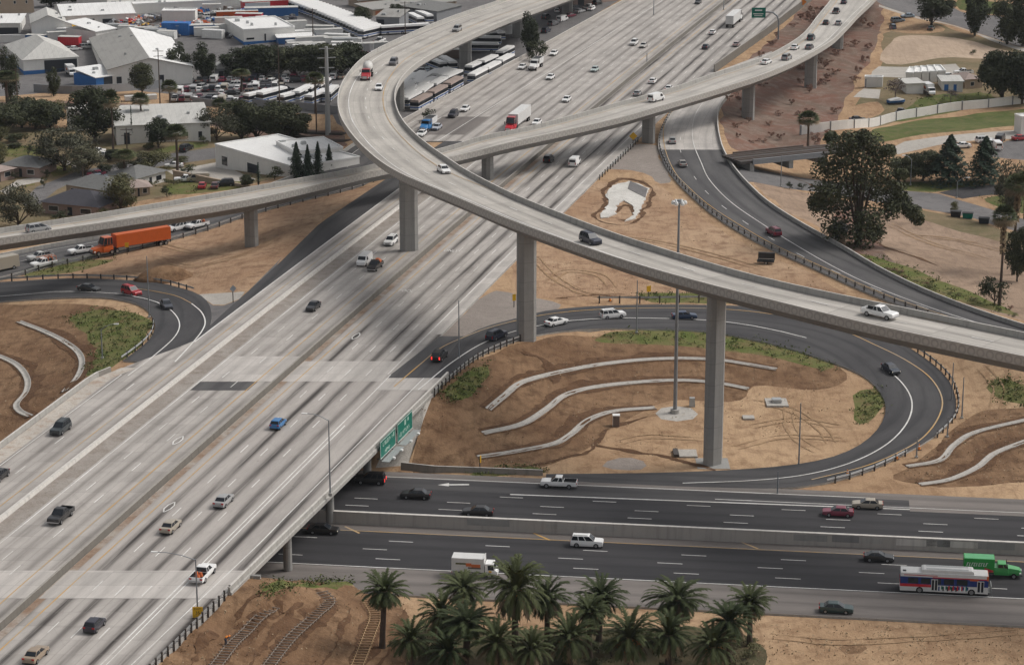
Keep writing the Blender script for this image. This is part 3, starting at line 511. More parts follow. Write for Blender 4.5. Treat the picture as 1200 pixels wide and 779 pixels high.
# ------------------------------------------------------------------ ground: one triangulated sheet, cut along the outline of every ground cover
REG = [  # later entries lie on top of earlier ones
 ('brown_slope', 'brown_dirt', 'structure', [(480, 556), (500, 470), (520, 440), (600, 404), (640, 395), (700, 395), (800, 392), (900, 402), (985, 430), (1000, 445), (960, 458), (880, 450), (870, 470), (800, 468), (760, 478), (715, 500), (685, 530), (620, 552)]),
 ('brown_slope', 'brown_dirt', 'structure', [(-60, 358), (0, 357), (60, 356), (110, 358), (150, 366), (176, 382), (170, 400), (100, 448), (0, 522), (-60, 560)]),
 ('brown_slope', 'brown_dirt', 'structure', [(180, 790), (300, 672), (345, 672), (420, 690), (470, 700), (480, 740), (470, 830), (180, 830)]),
 ('brown_slope', 'brown_dirt', 'structure', [(1040, 562), (1090, 530), (1118, 500), (1150, 480), (1260, 470), (1260, 560), (1100, 572)]),
 ('dry_scrub', 'rust_scrub', 'structure', [(843, 128), (850, 112), (862, 84), (900, 50), (945, 4), (965, -18), (1040, -15), (1030, 40), (1012, 80), (990, 125), (960, 175), (870, 180), (850, 172)]),
 ('embankment', 'rose_dirt', 'structure', [(-60, 345), (60, 311), (150, 293), (235, 272), (300, 250), (400, 222), (465, 213), (440, 225), (380, 255), (330, 305), (287, 343), (231, 345), (200, 333), (150, 328), (70, 326), (-60, 331)]),
 ('embankment', 'rose_dirt', 'structure', [(600, 345), (600, 298), (655, 248), (700, 212), (770, 218), (800, 240), (880, 290), (1000, 345), (960, 352), (880, 358), (740, 350), (660, 352)]),
 ('open_field', 'field_dirt', 'structure', [(1000, 244), (1060, 246), (1140, 268), (1260, 296), (1260, 390), (1180, 370), (1080, 335), (1010, 300), (960, 270), (900, 232), (880, 212), (960, 228)]),
 ('dry_scrub', 'rust_scrub', 'structure', [(905, 195), (960, 215), (1000, 300), (1080, 335), (1040, 300), (1010, 240), (960, 225)]),
 ('neighbourhood_yard', 'dry_grass', 'structure', [(-60, 145), (100, 150), (200, 150), (330, 165), (390, 178), (380, 192), (300, 214), (200, 230), (100, 250), (0, 268), (-60, 285)]),
 ('storage_yard', 'lot_asphalt', 'structure', [(-70, -40), (700, -40), (735, -5), (600, 75), (480, 138), (430, 160), (395, 145), (390, 135), (240, 122), (150, 104), (60, 108), (-70, 120)]),
 ('pale_strip', 'dirt', 'structure', [(60, 111), (150, 107), (240, 125), (395, 140), (395, 153), (240, 133), (140, 120), (60, 118)]),
 ('railway_bed', 'rust_scrub', 'structure', [(-60, 120), (60, 118), (140, 121), (240, 134), (400, 153), (410, 172), (300, 166), (240, 145), (140, 130), (60, 128), (-60, 128)]),
 ('building_apron', 'pale_concrete_ground', 'structure', [(195, 200), (255, 190), (300, 210), (260, 222), (205, 206)]),
 ('street', 'lot_asphalt', 'structure', [(25, 238), (43, 219), (67, 210), (93, 200), (117, 196), (142, 191), (200, 180), (252, 173), (330, 165), (330, 175), (252, 186), (200, 193), (150, 201), (125, 204), (93, 209), (67, 222), (40, 248)]),
 ('driveway', 'pale_concrete_ground', 'structure', [(0, 224), (20, 211), (48, 207), (52, 212), (22, 218), (8, 228)]),
 ('driveway', 'pale_concrete_ground', 'structure', [(70, 187), (82, 189), (95, 196), (85, 199), (76, 194)]),
 ('lawn_grass', 'weeds', 'stuff', [(58, 196), (78, 191), (92, 199), (70, 207), (60, 208)]),
 ('lawn_grass', 'weeds', 'stuff', [(0, 172), (45, 170), (60, 182), (0, 185)]),
 ('lawn_grass', 'weeds', 'stuff', [(22, 217), (48, 212), (44, 217), (25, 221)]),
 ('lawn_grass', 'lawn', 'stuff', [(168, 177), (246, 165), (250, 171), (175, 183)]),
 ('lawn_grass', 'weeds', 'stuff', [(185, 218), (215, 212), (300, 212), (280, 222), (200, 230)]),
 ('gravel_apron', 'gravel', 'structure', [(700, 200), (742, 168), (770, 169), (777, 190), (793, 214), (770, 217), (758, 203), (725, 198)]),
 ('gravel_apron', 'gravel', 'structure', [(512, 398), (545, 362), (577, 338), (612, 346), (650, 352), (664, 357), (640, 367), (600, 376), (560, 388), (535, 402)]),
 ('gravel_apron', 'gravel', 'structure', [(700, 548), (710, 538), (740, 534), (760, 545), (750, 552)]),
 ('gore_paving', 'pale_concrete_ground', 'structure', [(231, 345), (287, 342), (281, 350), (263, 357), (250, 357)]),
 ('gore_paving', 'lot_asphalt', 'structure', [(230, 345), (250, 358), (262, 358), (283, 350), (290, 342), (330, 302), (300, 346), (256, 381), (225, 408), (205, 426), (232, 400), (248, 370)]),
 ('loop_weeds', 'weeds', 'stuff', [(76, 373), (110, 362), (150, 364), (178, 376), (176, 398), (140, 424), (108, 444), (96, 432), (112, 410), (98, 388)]),
 ('loop_weeds', 'weeds', 'stuff', [(700, 391), (760, 387), (850, 391), (900, 398), (945, 410), (985, 431), (968, 436), (900, 417), (820, 406), (740, 403), (690, 400)]),
 ('loop_weeds', 'weeds', 'stuff', [(1006, 457), (1030, 453), (1036, 476), (1024, 490), (1006, 500), (1002, 484)]),
 ('loop_weeds', 'weeds', 'stuff', [(515, 458), (550, 432), (576, 426), (572, 444), (556, 466), (524, 476)]),
 ('verge_grass', 'weeds', 'stuff', [(20, 324), (60, 311), (112, 304), (142, 303), (92, 318), (60, 323)]),
 ('verge_grass', 'weeds', 'stuff', [(1000, 296), (1020, 299), (1080, 318), (1136, 342), (1170, 356), (1200, 372), (1130, 355), (1075, 338), (1030, 316)]),
 ('verge_grass', 'weeds', 'stuff', [(740, 344), (830, 342), (880, 350), (880, 355), (760, 356)]),
 ('verge_grass', 'weeds', 'stuff', [(1155, 448), (1175, 440), (1230, 465), (1230, 482), (1170, 470)]),
 ('verge_grass', 'weeds', 'stuff', [(540, 556), (600, 545), (640, 548), (640, 554), (580, 558)]),
 ('verge_grass', 'weeds', 'stuff', [(300, 690), (330, 680), (390, 676), (420, 680), (360, 688), (310, 702)]),
 ('street', 'lot_asphalt', 'structure', [(850, 196), (937, 208), (1000, 215), (1042, 222), (1100, 227), (1157, 244), (1260, 268), (1260, 288), (1142, 256), (1058, 241), (1000, 232), (958, 225), (873, 213)]),
 ('side_street', 'dark_lot', 'structure', [(1100, 226), (1126, 219), (1175, 216), (1260, 213), (1260, 224), (1155, 229), (1128, 233)]),
 ('verge_grass', 'lawn', 'stuff', [(1042, 221), (1036, 213), (1170, 211), (1172, 215), (1126, 218.5), (1098, 226)]),
 ('verge_grass', 'lawn', 'stuff', [(1143, 233), (1165, 229), (1260, 226), (1260, 262), (1160, 241)]),
 ('verge_grass', 'dry_grass', 'stuff', [(1058, 243), (1142, 258), (1240, 285), (1240, 300), (1140, 275), (1080, 258)]),
 ('grass_field', 'lawn', 'stuff', [(1020, 156), (1028, 150), (1080, 140), (1260, 116), (1260, 142), (1200, 147), (1100, 156), (1045, 164), (1022, 170)]),
 ('concrete_channel', 'pale_concrete_ground', 'structure', [(1040, 176), (1060, 166), (1110, 159), (1260, 146), (1260, 158), (1150, 164), (1100, 170), (1052, 181)]),
 ('parking_lot', 'lot_asphalt', 'structure', [(1150, 182), (1180, 165), (1260, 160), (1260, 190), (1180, 186)]),
 ('vacant_lot', 'dry_grass', 'structure', [(1020, 100), (1040, 36), (1070, 22), (1130, 40), (1180, 50), (1260, 68), (1260, 118), (1150, 126), (1075, 136), (1000, 150), (990, 146)]),
 ('lawn_grass', 'lawn', 'stuff', [(1062, 126), (1070, 116), (1165, 108), (1170, 118), (1130, 128), (1080, 138), (1040, 144)]),
 ('bare_lot', 'pale_dirt', 'structure', [(1038, 56), (1052, 42), (1100, 43), (1148, 48), (1160, 56), (1200, 62), (1160, 70), (1100, 68), (1060, 76), (1030, 76)]),
 ('yard_concrete', 'pale_concrete_ground', 'structure', [(1022, 84), (1030, 78), (1120, 75), (1128, 84), (1090, 94), (1020, 90)]),
 ('yard_concrete', 'pale_concrete_ground', 'structure', [(1000, 114), (1012, 104), (1032, 105), (1030, 116)]),
 ('bare_lot', 'dirt', 'structure', [(985, 140), (1000, 122), (1030, 117), (1040, 130), (1010, 143), (972, 146)]),
 ('lot_gravel', 'dirt', 'structure', [(1040, 36), (1055, 20), (1075, 24), (1110, 34), (1108, 38), (1060, 40)]),
 ('avenue', 'lot_asphalt', 'structure', [(1010, -12), (1037, 8), (1080, 21), (1137, 36), (1167, 46), (1260, 66), (1260, 44), (1200, 31), (1150, 18), (1115, 8), (1070, -12)]),
 ('sidewalk', 'pale_concrete_ground', 'structure', [(1030, 5.5), (1037, 8), (1080, 21.5), (1137, 36.5), (1167, 46.5), (1260, 66.5), (1260, 69), (1160, 47.5), (1075, 22), (1030, 8)]),
 ('bank_lawn', 'lawn', 'stuff', [(1115, 6), (1150, 15), (1200, 26), (1260, 38), (1260, 20), (1180, 4), (1120, -4)]),
 ('slope_paving', 'pale_concrete_ground', 'structure', [(506, 466), (496, 492), (478, 545), (440, 548), (460, 505), (490, 472)]),
 ('lamp_base_pad', 'ditch_concrete', 'structure', [(768, 484), (775, 478), (792, 475.5), (810, 478), (818, 485), (812, 491), (793, 493.5), (775, 491)]),
 ('palm_undergrowth', 'grove_floor', 'stuff', [(480, 790), (470, 752), (500, 735), (640, 738), (760, 735), (860, 735), (900, 760), (895, 800), (480, 830)]),
 ('oil_stain', 'brown_dirt', 'structure', [(975, 758), (990, 750), (1018, 752), (1015, 766), (985, 768)]),
]
def pip(P, poly):
    x, y = P[:, 0], P[:, 1]; c = np.zeros(len(P), bool); n = len(poly)
    for i in range(n):
        x0, y0 = poly[i]; x1, y1 = poly[(i+1) % n]
        if y0 == y1: continue
        k = ((y0 > y) != (y1 > y)) & (x < (x1-x0)*(y-y0)/(y1-y0)+x0); c ^= k
    return c
def wobble(P, amp, step):
    out = []
    for i in range(len(P)):
        a, b = P[i], P[(i+1) % len(P)]; L = np.linalg.norm(b-a); n = max(1, int(L/step))
        for k in range(n): out.append(a+(b-a)*k/n+rng.normal(size=2)*amp*(1 if 0 < k else .3))
    O = np.array(out)
    return (np.roll(O, 1, 0)+2*O+np.roll(O, -1, 0))/4 if amp else O
HARD = {'street', 'driveway', 'side_street', 'concrete_channel', 'parking_lot', 'yard_concrete', 'avenue', 'sidewalk', 'slope_paving', 'lamp_base_pad', 'storage_yard', 'gore_paving', 'building_apron'}
verts, edges, polys = [], [], []
for nm, mt, kd, P in REG:
    W = Gs(P)[:, :2]; far = W[:, 1].mean()
    W = wobble(W, 0.0 if nm in HARD else .004*far*.35, 6.0 if nm in HARD else max(2.0, far*.006)); polys.append(W)
    b = len(verts); verts += [tuple(p) for p in W]; n = len(W); edges += [(b+i, b+(i+1) % n) for i in range(n)]
y = 236.0
while y < 1000:
    st = max(2.2, y*.0068); hw = y*.2127+45
    for x in np.arange(-hw, hw, st): verts.append((x+random.uniform(-.25, .25)*st, y+random.uniform(-.25, .25)*st))
    y += st
for r in (1100, 1300, 1700, 2400, 3600):
    for x in np.linspace(-r*.9, r*.9, 9): verts.append((x, r))
for yy in (-400, -100, 150, 230, 350, 500, 650, 800, 950):
    for sx in (-1, 1):
        for xx in (260, 340, 500, 900, 2000): verts.append((sx*(xx+max(0, yy)*.05), yy))
vs, es, fs, *_ = geometry.delaunay_2d_cdt([Vector(p) for p in verts], edges, [], 0, 1e-3)
V = np.array([(p.x, p.y) for p in vs]); Zt = np.where((np.abs(V[:, 0]) < 285) & (V[:, 1] > 232) & (V[:, 1] < 1005), tz(V[:, 0], V[:, 1]), np.where(V[:, 1] > 700, .3, 0))
cover = np.array([0]*len(V)); FT = np.array([tuple(f) for f in fs]); C = V[FT].mean(1)
own = np.full(len(FT), -1)
for i, W in enumerate(polys):
    own[pip(C, W)] = i
groups = {}
for i in range(-1, len(REG)):
    nm, mt, kd = ('ground', 'dirt', 'structure') if i < 0 else REG[i][:3]
    groups.setdefault((nm, mt, kd), []).append(own == i)
for (nm, mt, kd), masks in groups.items():
    k = np.any(masks, axis=0); T = FT[k]
    if not len(T): continue
    # counter-clockwise
    A, B_, C_ = V[T[:, 0]], V[T[:, 1]], V[T[:, 2]]; cr = (B_[:, 0]-A[:, 0])*(C_[:, 1]-A[:, 1])-(B_[:, 1]-A[:, 1])*(C_[:, 0]-A[:, 0])
    T[cr < 0] = T[cr < 0][:, ::-1]
    u, inv = np.unique(T, return_inverse=True); inv = inv.reshape(T.shape)
    me = bpy.data.meshes.new(nm); me.from_pydata([(V[j, 0], V[j, 1], Zt[j]) for j in u], [], inv.tolist()); me.materials.append(M[mt])
    me.polygons.foreach_set('use_smooth', [True]*len(T)); me.update()
    o = link(bpy.data.objects.new(nm, me)); o['kind'] = kd
# ------------------------------------------------------------------ bridges, barriers, rails
def loft_line(name, P, prof, mats, parent=None, mi=None, uvmode=False, closed=True):
    """sweep a profile [(o, dz)...] along P (o to the right)"""
    m = MB(); s = arclen(P); n = len(prof); t = tangent(P)
    for i, p in enumerate(P):
        for k, (o, dz) in enumerate(prof):
            m.uv[len(m.v)] = (dz, s[i]); m.v.append((p[0]+t[i, 1]*o, p[1]-t[i, 0]*o, p[2]+dz))
    for i in range(len(P)-1):
        for k in range(n if closed else n-1):
            m.f.append((i*n+k, i*n+(k+1) % n, (i+1)*n+(k+1) % n, (i+1)*n+k)); m.m.append(mi[k] if mi else 0)
    m.f.append(tuple(range(n-1, -1, -1))); m.m.append(0); m.f.append(tuple((len(P)-1)*n+k for k in range(n))); m.m.append(0)
    return m.build(name, mats, parent)
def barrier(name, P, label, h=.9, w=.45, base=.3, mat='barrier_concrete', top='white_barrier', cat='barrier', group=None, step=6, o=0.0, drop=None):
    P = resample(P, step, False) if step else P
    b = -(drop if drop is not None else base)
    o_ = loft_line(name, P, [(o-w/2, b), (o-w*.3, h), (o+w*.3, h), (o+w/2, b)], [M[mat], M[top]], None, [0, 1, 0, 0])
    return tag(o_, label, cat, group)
def sub(P, a, b):   # the stretch of a polyline nearest two picked points
    U = np.array([pj(p) for p in P]); i, j = (int(np.argmin(np.hypot(U[:, 0]-q[0], U[:, 1]-q[1]))) for q in (a, b)); i, j = min(i, j), max(i, j)
    return P[i:j+1]
def guardrail(P, label, post=3.8, h=.78, group='steel guardrails beside the ramps', side=1):
    P = resample(P, 1.3, False); root = empty('guardrail', P[0], 0, label, 'guardrail', group)
    Q = P-P[0]
    r = loft_line('rail', Q, [(-.06, h-.34), (-.10, h-.25), (-.06, h-.17), (-.10, h-.08), (-.06, h), (-.02, h), (-.02, h-.34)], M['galvanised'], root)
    pm = MB(); pm.box(-.13, .13, -.13, .13, -.6, .95); pme = pm.mesh('post', M['dark_post'])
    s = arclen(P); k = int(s[-1]/post); step = post if k <= 95 else s[-1]/95
    for d in np.arange(.4, s[-1], step):
        o = bpy.data.objects.new('post', pme); link(o, root); o.location = [float(np.interp(d, s, Q[:, j])) for j in range(3)]
    return root
# overpass over the cross freeway
ov = empty('freeway_overpass', fw(0, 352, 0), 0, 'wide concrete overpass carrying the diagonal freeway over the cross freeway', 'overpass')
inv = Matrix.Translation(-Vector(fw(0, 352, 0)))
def into(o, root, iv): o.parent = root; o.matrix_parent_inverse = iv; return o
for nm, a, b, mt in (('northbound_deck', .3, nbR, 'bridge_concrete'), ('southbound_deck', sbL, -.3, 'southbound_concrete')):
    into(fwribbon(nm, a, b, BR0, BR1, mt, .6, ctl=False), ov, inv)
m = MB(); ys = np.linspace(BR0+.3, BR1-.3, 12)
rings = []
for y in ys:
    a, b = sbL(y)+.8, nbR(y)-.8
    rings.append([fw(a, y, ZF-.55), fw(b, y, ZF-.55), fw(b-.6, y, ZF-1.7), fw(a+.6, y, ZF-1.7)])
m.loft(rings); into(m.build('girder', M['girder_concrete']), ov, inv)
for q in (-20, 0.0, 19.5):
    for o in (-27, -16, -5, 6, 15, 23.3):
        y = 343.7+q
        for _ in range(4): y += q-float((fw(o, y)[:2]-I10O) @ I10N)
        p = fw(o, y, 0); m = MB(); m.tube([(p[0], p[1], -.6), (p[0], p[1], ZF-1.6)], .65, 14); into(m.build('column', M['pier_concrete'], smooth=False), ov, inv)
for o_, lab in ((lambda y: nbR(y)+.1, 'r'), (lambda y: sbL(y)-.1, 'l')):
    P = fwline(o_, BR0-6, BR1+2, ZF, 4)
    sgn = 1 if lab == 'r' else -1
    into(loft_line('parapet', P, [(sgn*-.2, 0), (sgn*-.14, .85), (sgn*.2, .85), (sgn*.26, .15), (sgn*.45, .05), (sgn*.45, -.5), (sgn*.1, -.5)], [M['concrete'], M['white_barrier']], None, [0, 1, 0, 0, 0, 0, 0]), ov, inv)
# abutment walls and wing
for q0, nm in ((-40.3, 's'), (40.3, 'n')):
    m = MB()
    pts = []
    for o in (-31, 0, 26.3):
        y = 343.7+q0
        for _ in range(4): y += q0-float((fw(o, y)[:2]-I10O) @ I10N)
        pts.append(fw(o, y, 0))
    for a, b in zip(pts, pts[1:]): m.bar((a[0], a[1], ZF-1.6), (b[0], b[1], ZF-1.6), .6, 3.0)
    into(m.build('abutment', M['pier_concrete']), ov, inv)
# barriers of the diagonal freeway
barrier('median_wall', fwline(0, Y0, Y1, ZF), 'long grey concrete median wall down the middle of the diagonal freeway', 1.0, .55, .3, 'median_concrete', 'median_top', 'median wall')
barrier('concrete_barrier', fwline(-17.1, Y0, 545, ZF), 'whitish concrete barrier between the collector lane and the southbound lanes', .5, 1.0, .3, 'white_barrier', 'white_barrier')
barrier('concrete_barrier', fwline(lambda y: sbL(y)-.1, BR1+2, 402, ZF), 'short stub of concrete barrier where the left loop ramp joins', .85, .4)
barrier('concrete_barrier', fwline(lambda y: sbL(y)-.1, Y0, BR0-6, ZF), 'grey concrete barrier along the lower left freeway edge', .85, .4)
barrier('concrete_parapet', fwline(upL, 606, Y1, ZF), 'pale concrete parapet between the bus yard and the freeway', 1.0, .5, 3.5, 'wall_concrete', 'white_barrier')
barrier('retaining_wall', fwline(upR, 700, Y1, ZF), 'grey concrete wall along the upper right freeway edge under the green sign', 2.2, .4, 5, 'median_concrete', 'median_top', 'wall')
barrier('ramp_barrier', RRR[RRR[:, 1] < 640] if False else RRR[8:], 'curved pale concrete barrier on the outer side of the right-hand ramp', .9, .45, 5, 'concrete', 'white_barrier')
P = i10line(0, 0, -75, 330); o = loft_line('retaining_wall', P, [(-.35, .6), (-.3, 1.95), (.3, 1.95), (.38, -.5)], [M['wall_concrete'], M['white_barrier']], None, [0, 1, 0, 0]); tag(o, 'stained concrete retaining wall between the two halves of the cross freeway', 'wall')
for k, (u, wd_, z0, z1, mt) in enumerate(((548, 6.5, .75, 1.75, 'pier_concrete'), (700, 3, .8, 1.6, 'concrete'), (930, 5, .7, 1.7, 'pier_concrete'), (975, 4, .75, 1.8, 'girder_concrete'), (1010, 3, .8, 1.6, 'concrete'), (1050, 6, .7, 1.7, 'white_barrier'), (1085, 3.5, .75, 1.75, 'girder_concrete'), (1105, 5, .75, 1.7, 'white_barrier'), (1140, 6, .7, 1.8, 'pier_concrete'), (640, 8, .8, 1.5, 'concrete'))):
    s0 = float((at(u, 612+(u-600)*.04, 1.2)[:2]-I10O) @ I10); a, b = i10(s0, -.335), i10(s0+wd_, -.335); m = MB(); m.bar((a[0], a[1], (z0+z1)/2), (b[0], b[1], (z0+z1)/2), .06, z1-z0); m.build('repainted_patch', M[mt], o)
barrier('concrete_barrier', px([(470, 546, 1.0), (500, 550, 1.0), (560, 552, 1.0), (636, 555, 1.0)]), 'low concrete kerb wall below the terraced dirt bank beside the overpass', .7, .4, .6)
guardrail(fwline(lambda y: nbR(y)+.1, Y0, BR0-5, ZF), 'guardrail with dark posts along the lower freeway edge above the trenches', 1.9)
guardrail(sub(offset(SER, .35), (507, 461), (620, 396)), 'guardrail with dark posts at the start of the centre loop ramp', 2.0)
E_ = offset(SEL, -.4); k0 = int(np.argmin(np.hypot(SEL[:, 0]-at(1062, 408, 3)[0], SEL[:, 1]-at(1062, 408, 3)[1]))); k1 = int(np.argmin(np.hypot(SEL[:, 0]-at(1085, 517, 1.5)[0], SEL[:, 1]-at(1085, 517, 1.5)[1])))
guardrail(E_[k0:k1], 'curved guardrail outside the right end of the centre loop ramp', 2.6)
guardrail(E_[k1+1:k1+6], 'short damaged stretch of guardrail beside the orange cones', 3)
guardrail(offset(RRL, -.35)[14:], 'long guardrail on the inner side of the right-hand ramp', 3.2)
guardrail(sub(offset(NWL, -.3), (-50, 332), (229, 342)), 'guardrail along the outer edge of the far left loop ramp', 3.2)
guardrail(sub(offset(NWR, .3), (182, 380), (112, 443)), 'short guardrail beside the grass in the left loop')
guardrail(offset(FRR, .4)[2:50], 'guardrail posts beside the off-ramp below the orange lorry', 3.6)
guardrail(px([(700, 352, 6.3), (760, 352, 5.9), (822, 351, 5.4), (850, 351, 5.2)]), 'guardrail on the weedy verge above the centre loop ramp', 4)
guardrail(fwline(20.0, 556, 600, ZF), 'guardrail beside the yellow warning sign at the ramp gore', 3.0)
barrier('concrete_barrier', FRL[3:60], 'low concrete barrier on the far side of the off-ramp', .8, .4, .5, 'concrete', 'white_barrier', o=-.3)
# ---- flyovers
def flyover(label, outer, inner, mat, piers, hp=1.0, girder=2.1, outer_right=True, step=5.0, lines=()):
    O = resample(px([(u, v, z+hp) for u, v, z in outer]), step); I = nearest_on(O, resample(px([(u, v, z+hp) for u, v, z in inner]), 1.0)) if inner else None
    for _ in range(6): I[1:-1, :2] = (I[:-2, :2]+2*I[1:-1, :2]+I[2:, :2])/4
    O[:, 2] -= hp; I[:, 2] = O[:, 2]
    L, R = (I, O) if outer_right else (O, I)
    c = (L[len(L)//2]+R[len(L)//2])/2; org = np.array([c[0], c[1], 0]); root = empty('flyover', org, 0, label, 'flyover')
    L0, R0 = L-org, R-org
    ribbon('deck', L0, R0, mat, .45, parent=root)
    for E_, sg in ((L0, -1), (R0, 1)):
        prof = [(sg*.02, -.5), (sg*.02, hp), (-sg*.22, hp), (-sg*.36, 0.02)]
        loft_line('parapet', E_, prof, [M['concrete'], M['white_barrier'], M['arched_parapet']], root, [2, 1, 0, 0])
    m = MB(); rings = []
    for a, b in zip(L0, R0):
        w = (b-a)/np.linalg.norm(b-a); z = a[2]
        rings.append([a+w*.35+(0, 0, -.45), b-w*.35+(0, 0, -.45), b-w*.8+(0, 0, -.85), b-w*2.3+(0, 0, -girder), a+w*2.3+(0, 0, -girder), a+w*.8+(0, 0, -.85)])
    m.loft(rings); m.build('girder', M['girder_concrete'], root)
    Cn = (L0+R0)/2
    for (u, v, zb, hw, hd) in piers:
        uu = np.array([pj(c+org-np.array([0, 0, girder]))[0] for c in Cn]); vv = np.array([pj(c+org)[1] for c in Cn])
        k = int(np.argmin(np.abs(uu-u)+.03*np.abs(vv-v+90))); top = Cn[k, 2]-girder+.1; q = Cn[k]; zb = float(tz(q[0]+org[0], q[1]+org[1]))
        t = tangent(Cn)[k]; n = np.array([t[1], -t[0]])
        m = MB(); ring = [(-hw, -hd*.45), (-hw*.55, -hd), (hw*.55, -hd), (hw, -hd*.45), (hw, hd*.45), (hw*.55, hd), (-hw*.55, hd), (-hw, hd*.45)]
        m.loft([[(q[0]+n[0]*a+t[0]*b, q[1]+n[1]*a+t[1]*b, z) for a, b in ring] for z in (zb-1.5, top)])
        m.box(q[0]-hw-1, q[0]+hw+1, q[1]-hw-1, q[1]+hw+1, zb-2, zb+.05) if zb < 3 else None
        m.build('column', M['pier_concrete'], root)
    return L, R, root
F1o = [(735, -52, 12.5), (660, -26, 14), (585, 0, 16), (521, 22, 18), (464, 46, 19.8), (428, 65, 21), (408, 85, 22), (398, 103, 23), (395.5, 118, 23.8), (399, 136, 24.6), (410, 154, 25.4), (428, 174, 26.2), (449, 191, 27), (469.5, 203, 27.5), (490, 212, 28), (531, 229, 28.7), (600, 258, 30), (677, 286, 30.6), (740, 307, 31.1), (821, 330, 31.5), (900, 350, 31.7), (1023, 380, 31.8), (1108, 398, 31.8), (1200, 417, 31.8), (1300, 437, 31.8), (1560, 489, 31.8)]
F1i = [(820, -64, 12.5), (735, -32, 14), (654, 0, 16), (600, 19, 18), (547, 42, 19.6), (495, 69, 21.2), (475, 85, 22), (464, 103, 23), (464, 123, 24), (475, 144, 25.2), (495, 162, 26.2), (531, 186, 27.6), (554, 200, 28.3), (600, 223, 29.3), (680, 257, 30.4), (790, 293, 31.3), (900, 326, 31.7), (1051, 358, 31.8), (1200, 389, 31.8), (1310, 411, 31.8), (1570, 464, 31.8)]
f1L, f1R, f1 = flyover('tall sweeping concrete flyover that curves over everything from top to right', F1o, F1i, 'flyover_concrete',
    [(832, 541, .8, 1.65, 1.1), (613, 407, 5.6, 1.75, 1.1), (481, 298, ZF-.3, 1.85, 1.15), (466, 140, 0, 1.8, 1.2), (543, 110, 0, 1.8, 1.2), (609, 76, 0.3, 1.8, 1.2), (667, 40, .3, 1.8, 1.2)])
# paint on the tall flyover
def frac(L, R, d, fromright=False, dz=.05):
    W = (R-L); n = W/np.linalg.norm(W[:, :2], axis=1, keepdims=True); d = np.asarray(d, float).reshape(-1, 1); return (R-n*d if fromright else L+n*d)+np.array([0, 0, dz])
wd = np.linalg.norm((f1R-f1L)[:, :2], axis=1)
stripe('flyover_white_lines', frac(f1L, f1R, 2.6, True), .24); stripe('flyover_white_lines', frac(f1L, f1R, 6.6, True), .2, DASH, 3); stripe('flyover_yellow_lines', frac(f1L, f1R, wd-10.8), .18)
F2f = [(-380, 325, 15.7), (-90, 281, 15.7), (0, 267, 15.7), (100, 252, 15.7), (200, 235, 15.7), (300, 217, 15.5), (380, 203, 15.3), (444, 190.5, 14.8), (512, 174, 14.7), (560, 162.5, 14.7), (600, 153.5, 15.6), (660, 138.5, 15.8), (729, 120.5, 16.2), (767, 109.5, 16.6), (825, 92, 16.7), (867, 77, 17.5), (893, 67, 17.7), (923, 50, 17.5), (942, 37, 16.9), (957, 18, 15.9), (972, 0, 14.9), (985, -20, 13.9)]
F2n = [(-380, 337, 15.7), (-90, 291.5, 15.7), (0, 278.6, 15.7), (100, 263.5, 15.7), (200, 248.5, 15.7), (300, 232, 15.5), (380, 214, 15.3), (442, 199, 14.8), (510, 187, 14.7), (560, 176, 14.7), (600, 166, 15.6), (660, 153, 15.8), (729, 137, 16.2), (764, 127, 16.6), (842, 104, 16.9), (883, 91, 17.5), (917, 78, 17.7), (950, 62, 17.3), (975, 47, 16.7), (990, 33, 16.1), (1006, 16, 15.2), (1023, 0, 14.3), (1045, -24, 13.5)]
f2L, f2R, f2 = flyover('low concrete connector flyover passing under the tall one from left edge to top right', F2n, F2f, 'connector_concrete',
    [(285, 304, 5.8, 1.75, 1.1), (571, 208, ZF-.3, 1.6, 1.1), (757, 171, 7, 1.7, 1.1), (882, 151, 2.2, 1.7, 1.1), (951, 113, 1, 1.7, 1.1), (982, 73, 1, 1.7, 1.1)], girder=2.2)
w2 = np.linalg.norm((f2R-f2L)[:, :2], axis=1)
stripe('flyover_white_lines', frac(f2L, f2R, 2.4, True), .17); stripe('flyover_yellow_lines', frac(f2L, f2R, 1.7), .17)
# ---- marks on the bare ground: painted terrace shade along the channels, rills and tyre tracks
def smear(name, L, w0, w1, mat, off=0.0, lift=.09, rough=.35):
    P = resample(Gs(L), .8); t = tangent(P); m = MB(); n = len(P); k = np.sin(np.linspace(0, math.pi, n))**.5
    a = np.convolve(rng.normal(size=n+8), np.ones(5)/5, 'same')[4:-4]*rough*2; b = np.convolve(rng.normal(size=n+8), np.ones(5)/5, 'same')[4:-4]*rough*2
    for i, p in enumerate(P):
        for o in (off+(w0+a[i])*k[i], off+(w0+w1)/2, off+(w1+b[i])*k[i]):
            x, y = p[0]+t[i, 1]*o, p[1]-t[i, 0]*o; m.v.append((x, y, float(tz(x, y))+lift))
    for i in range(n-1):
        for q in (0, 1): m.f.append((3*i+q, 3*i+q+1, 3*i+q+4, 3*i+q+3)); m.m.append(0)
    return structure(m.build(name, M[mat]))
def tracks(L, w=.85):
    for o in (-w, w): smear('tyre_track', L, -.2, .2, 'track_dirt', o, .08, .12)
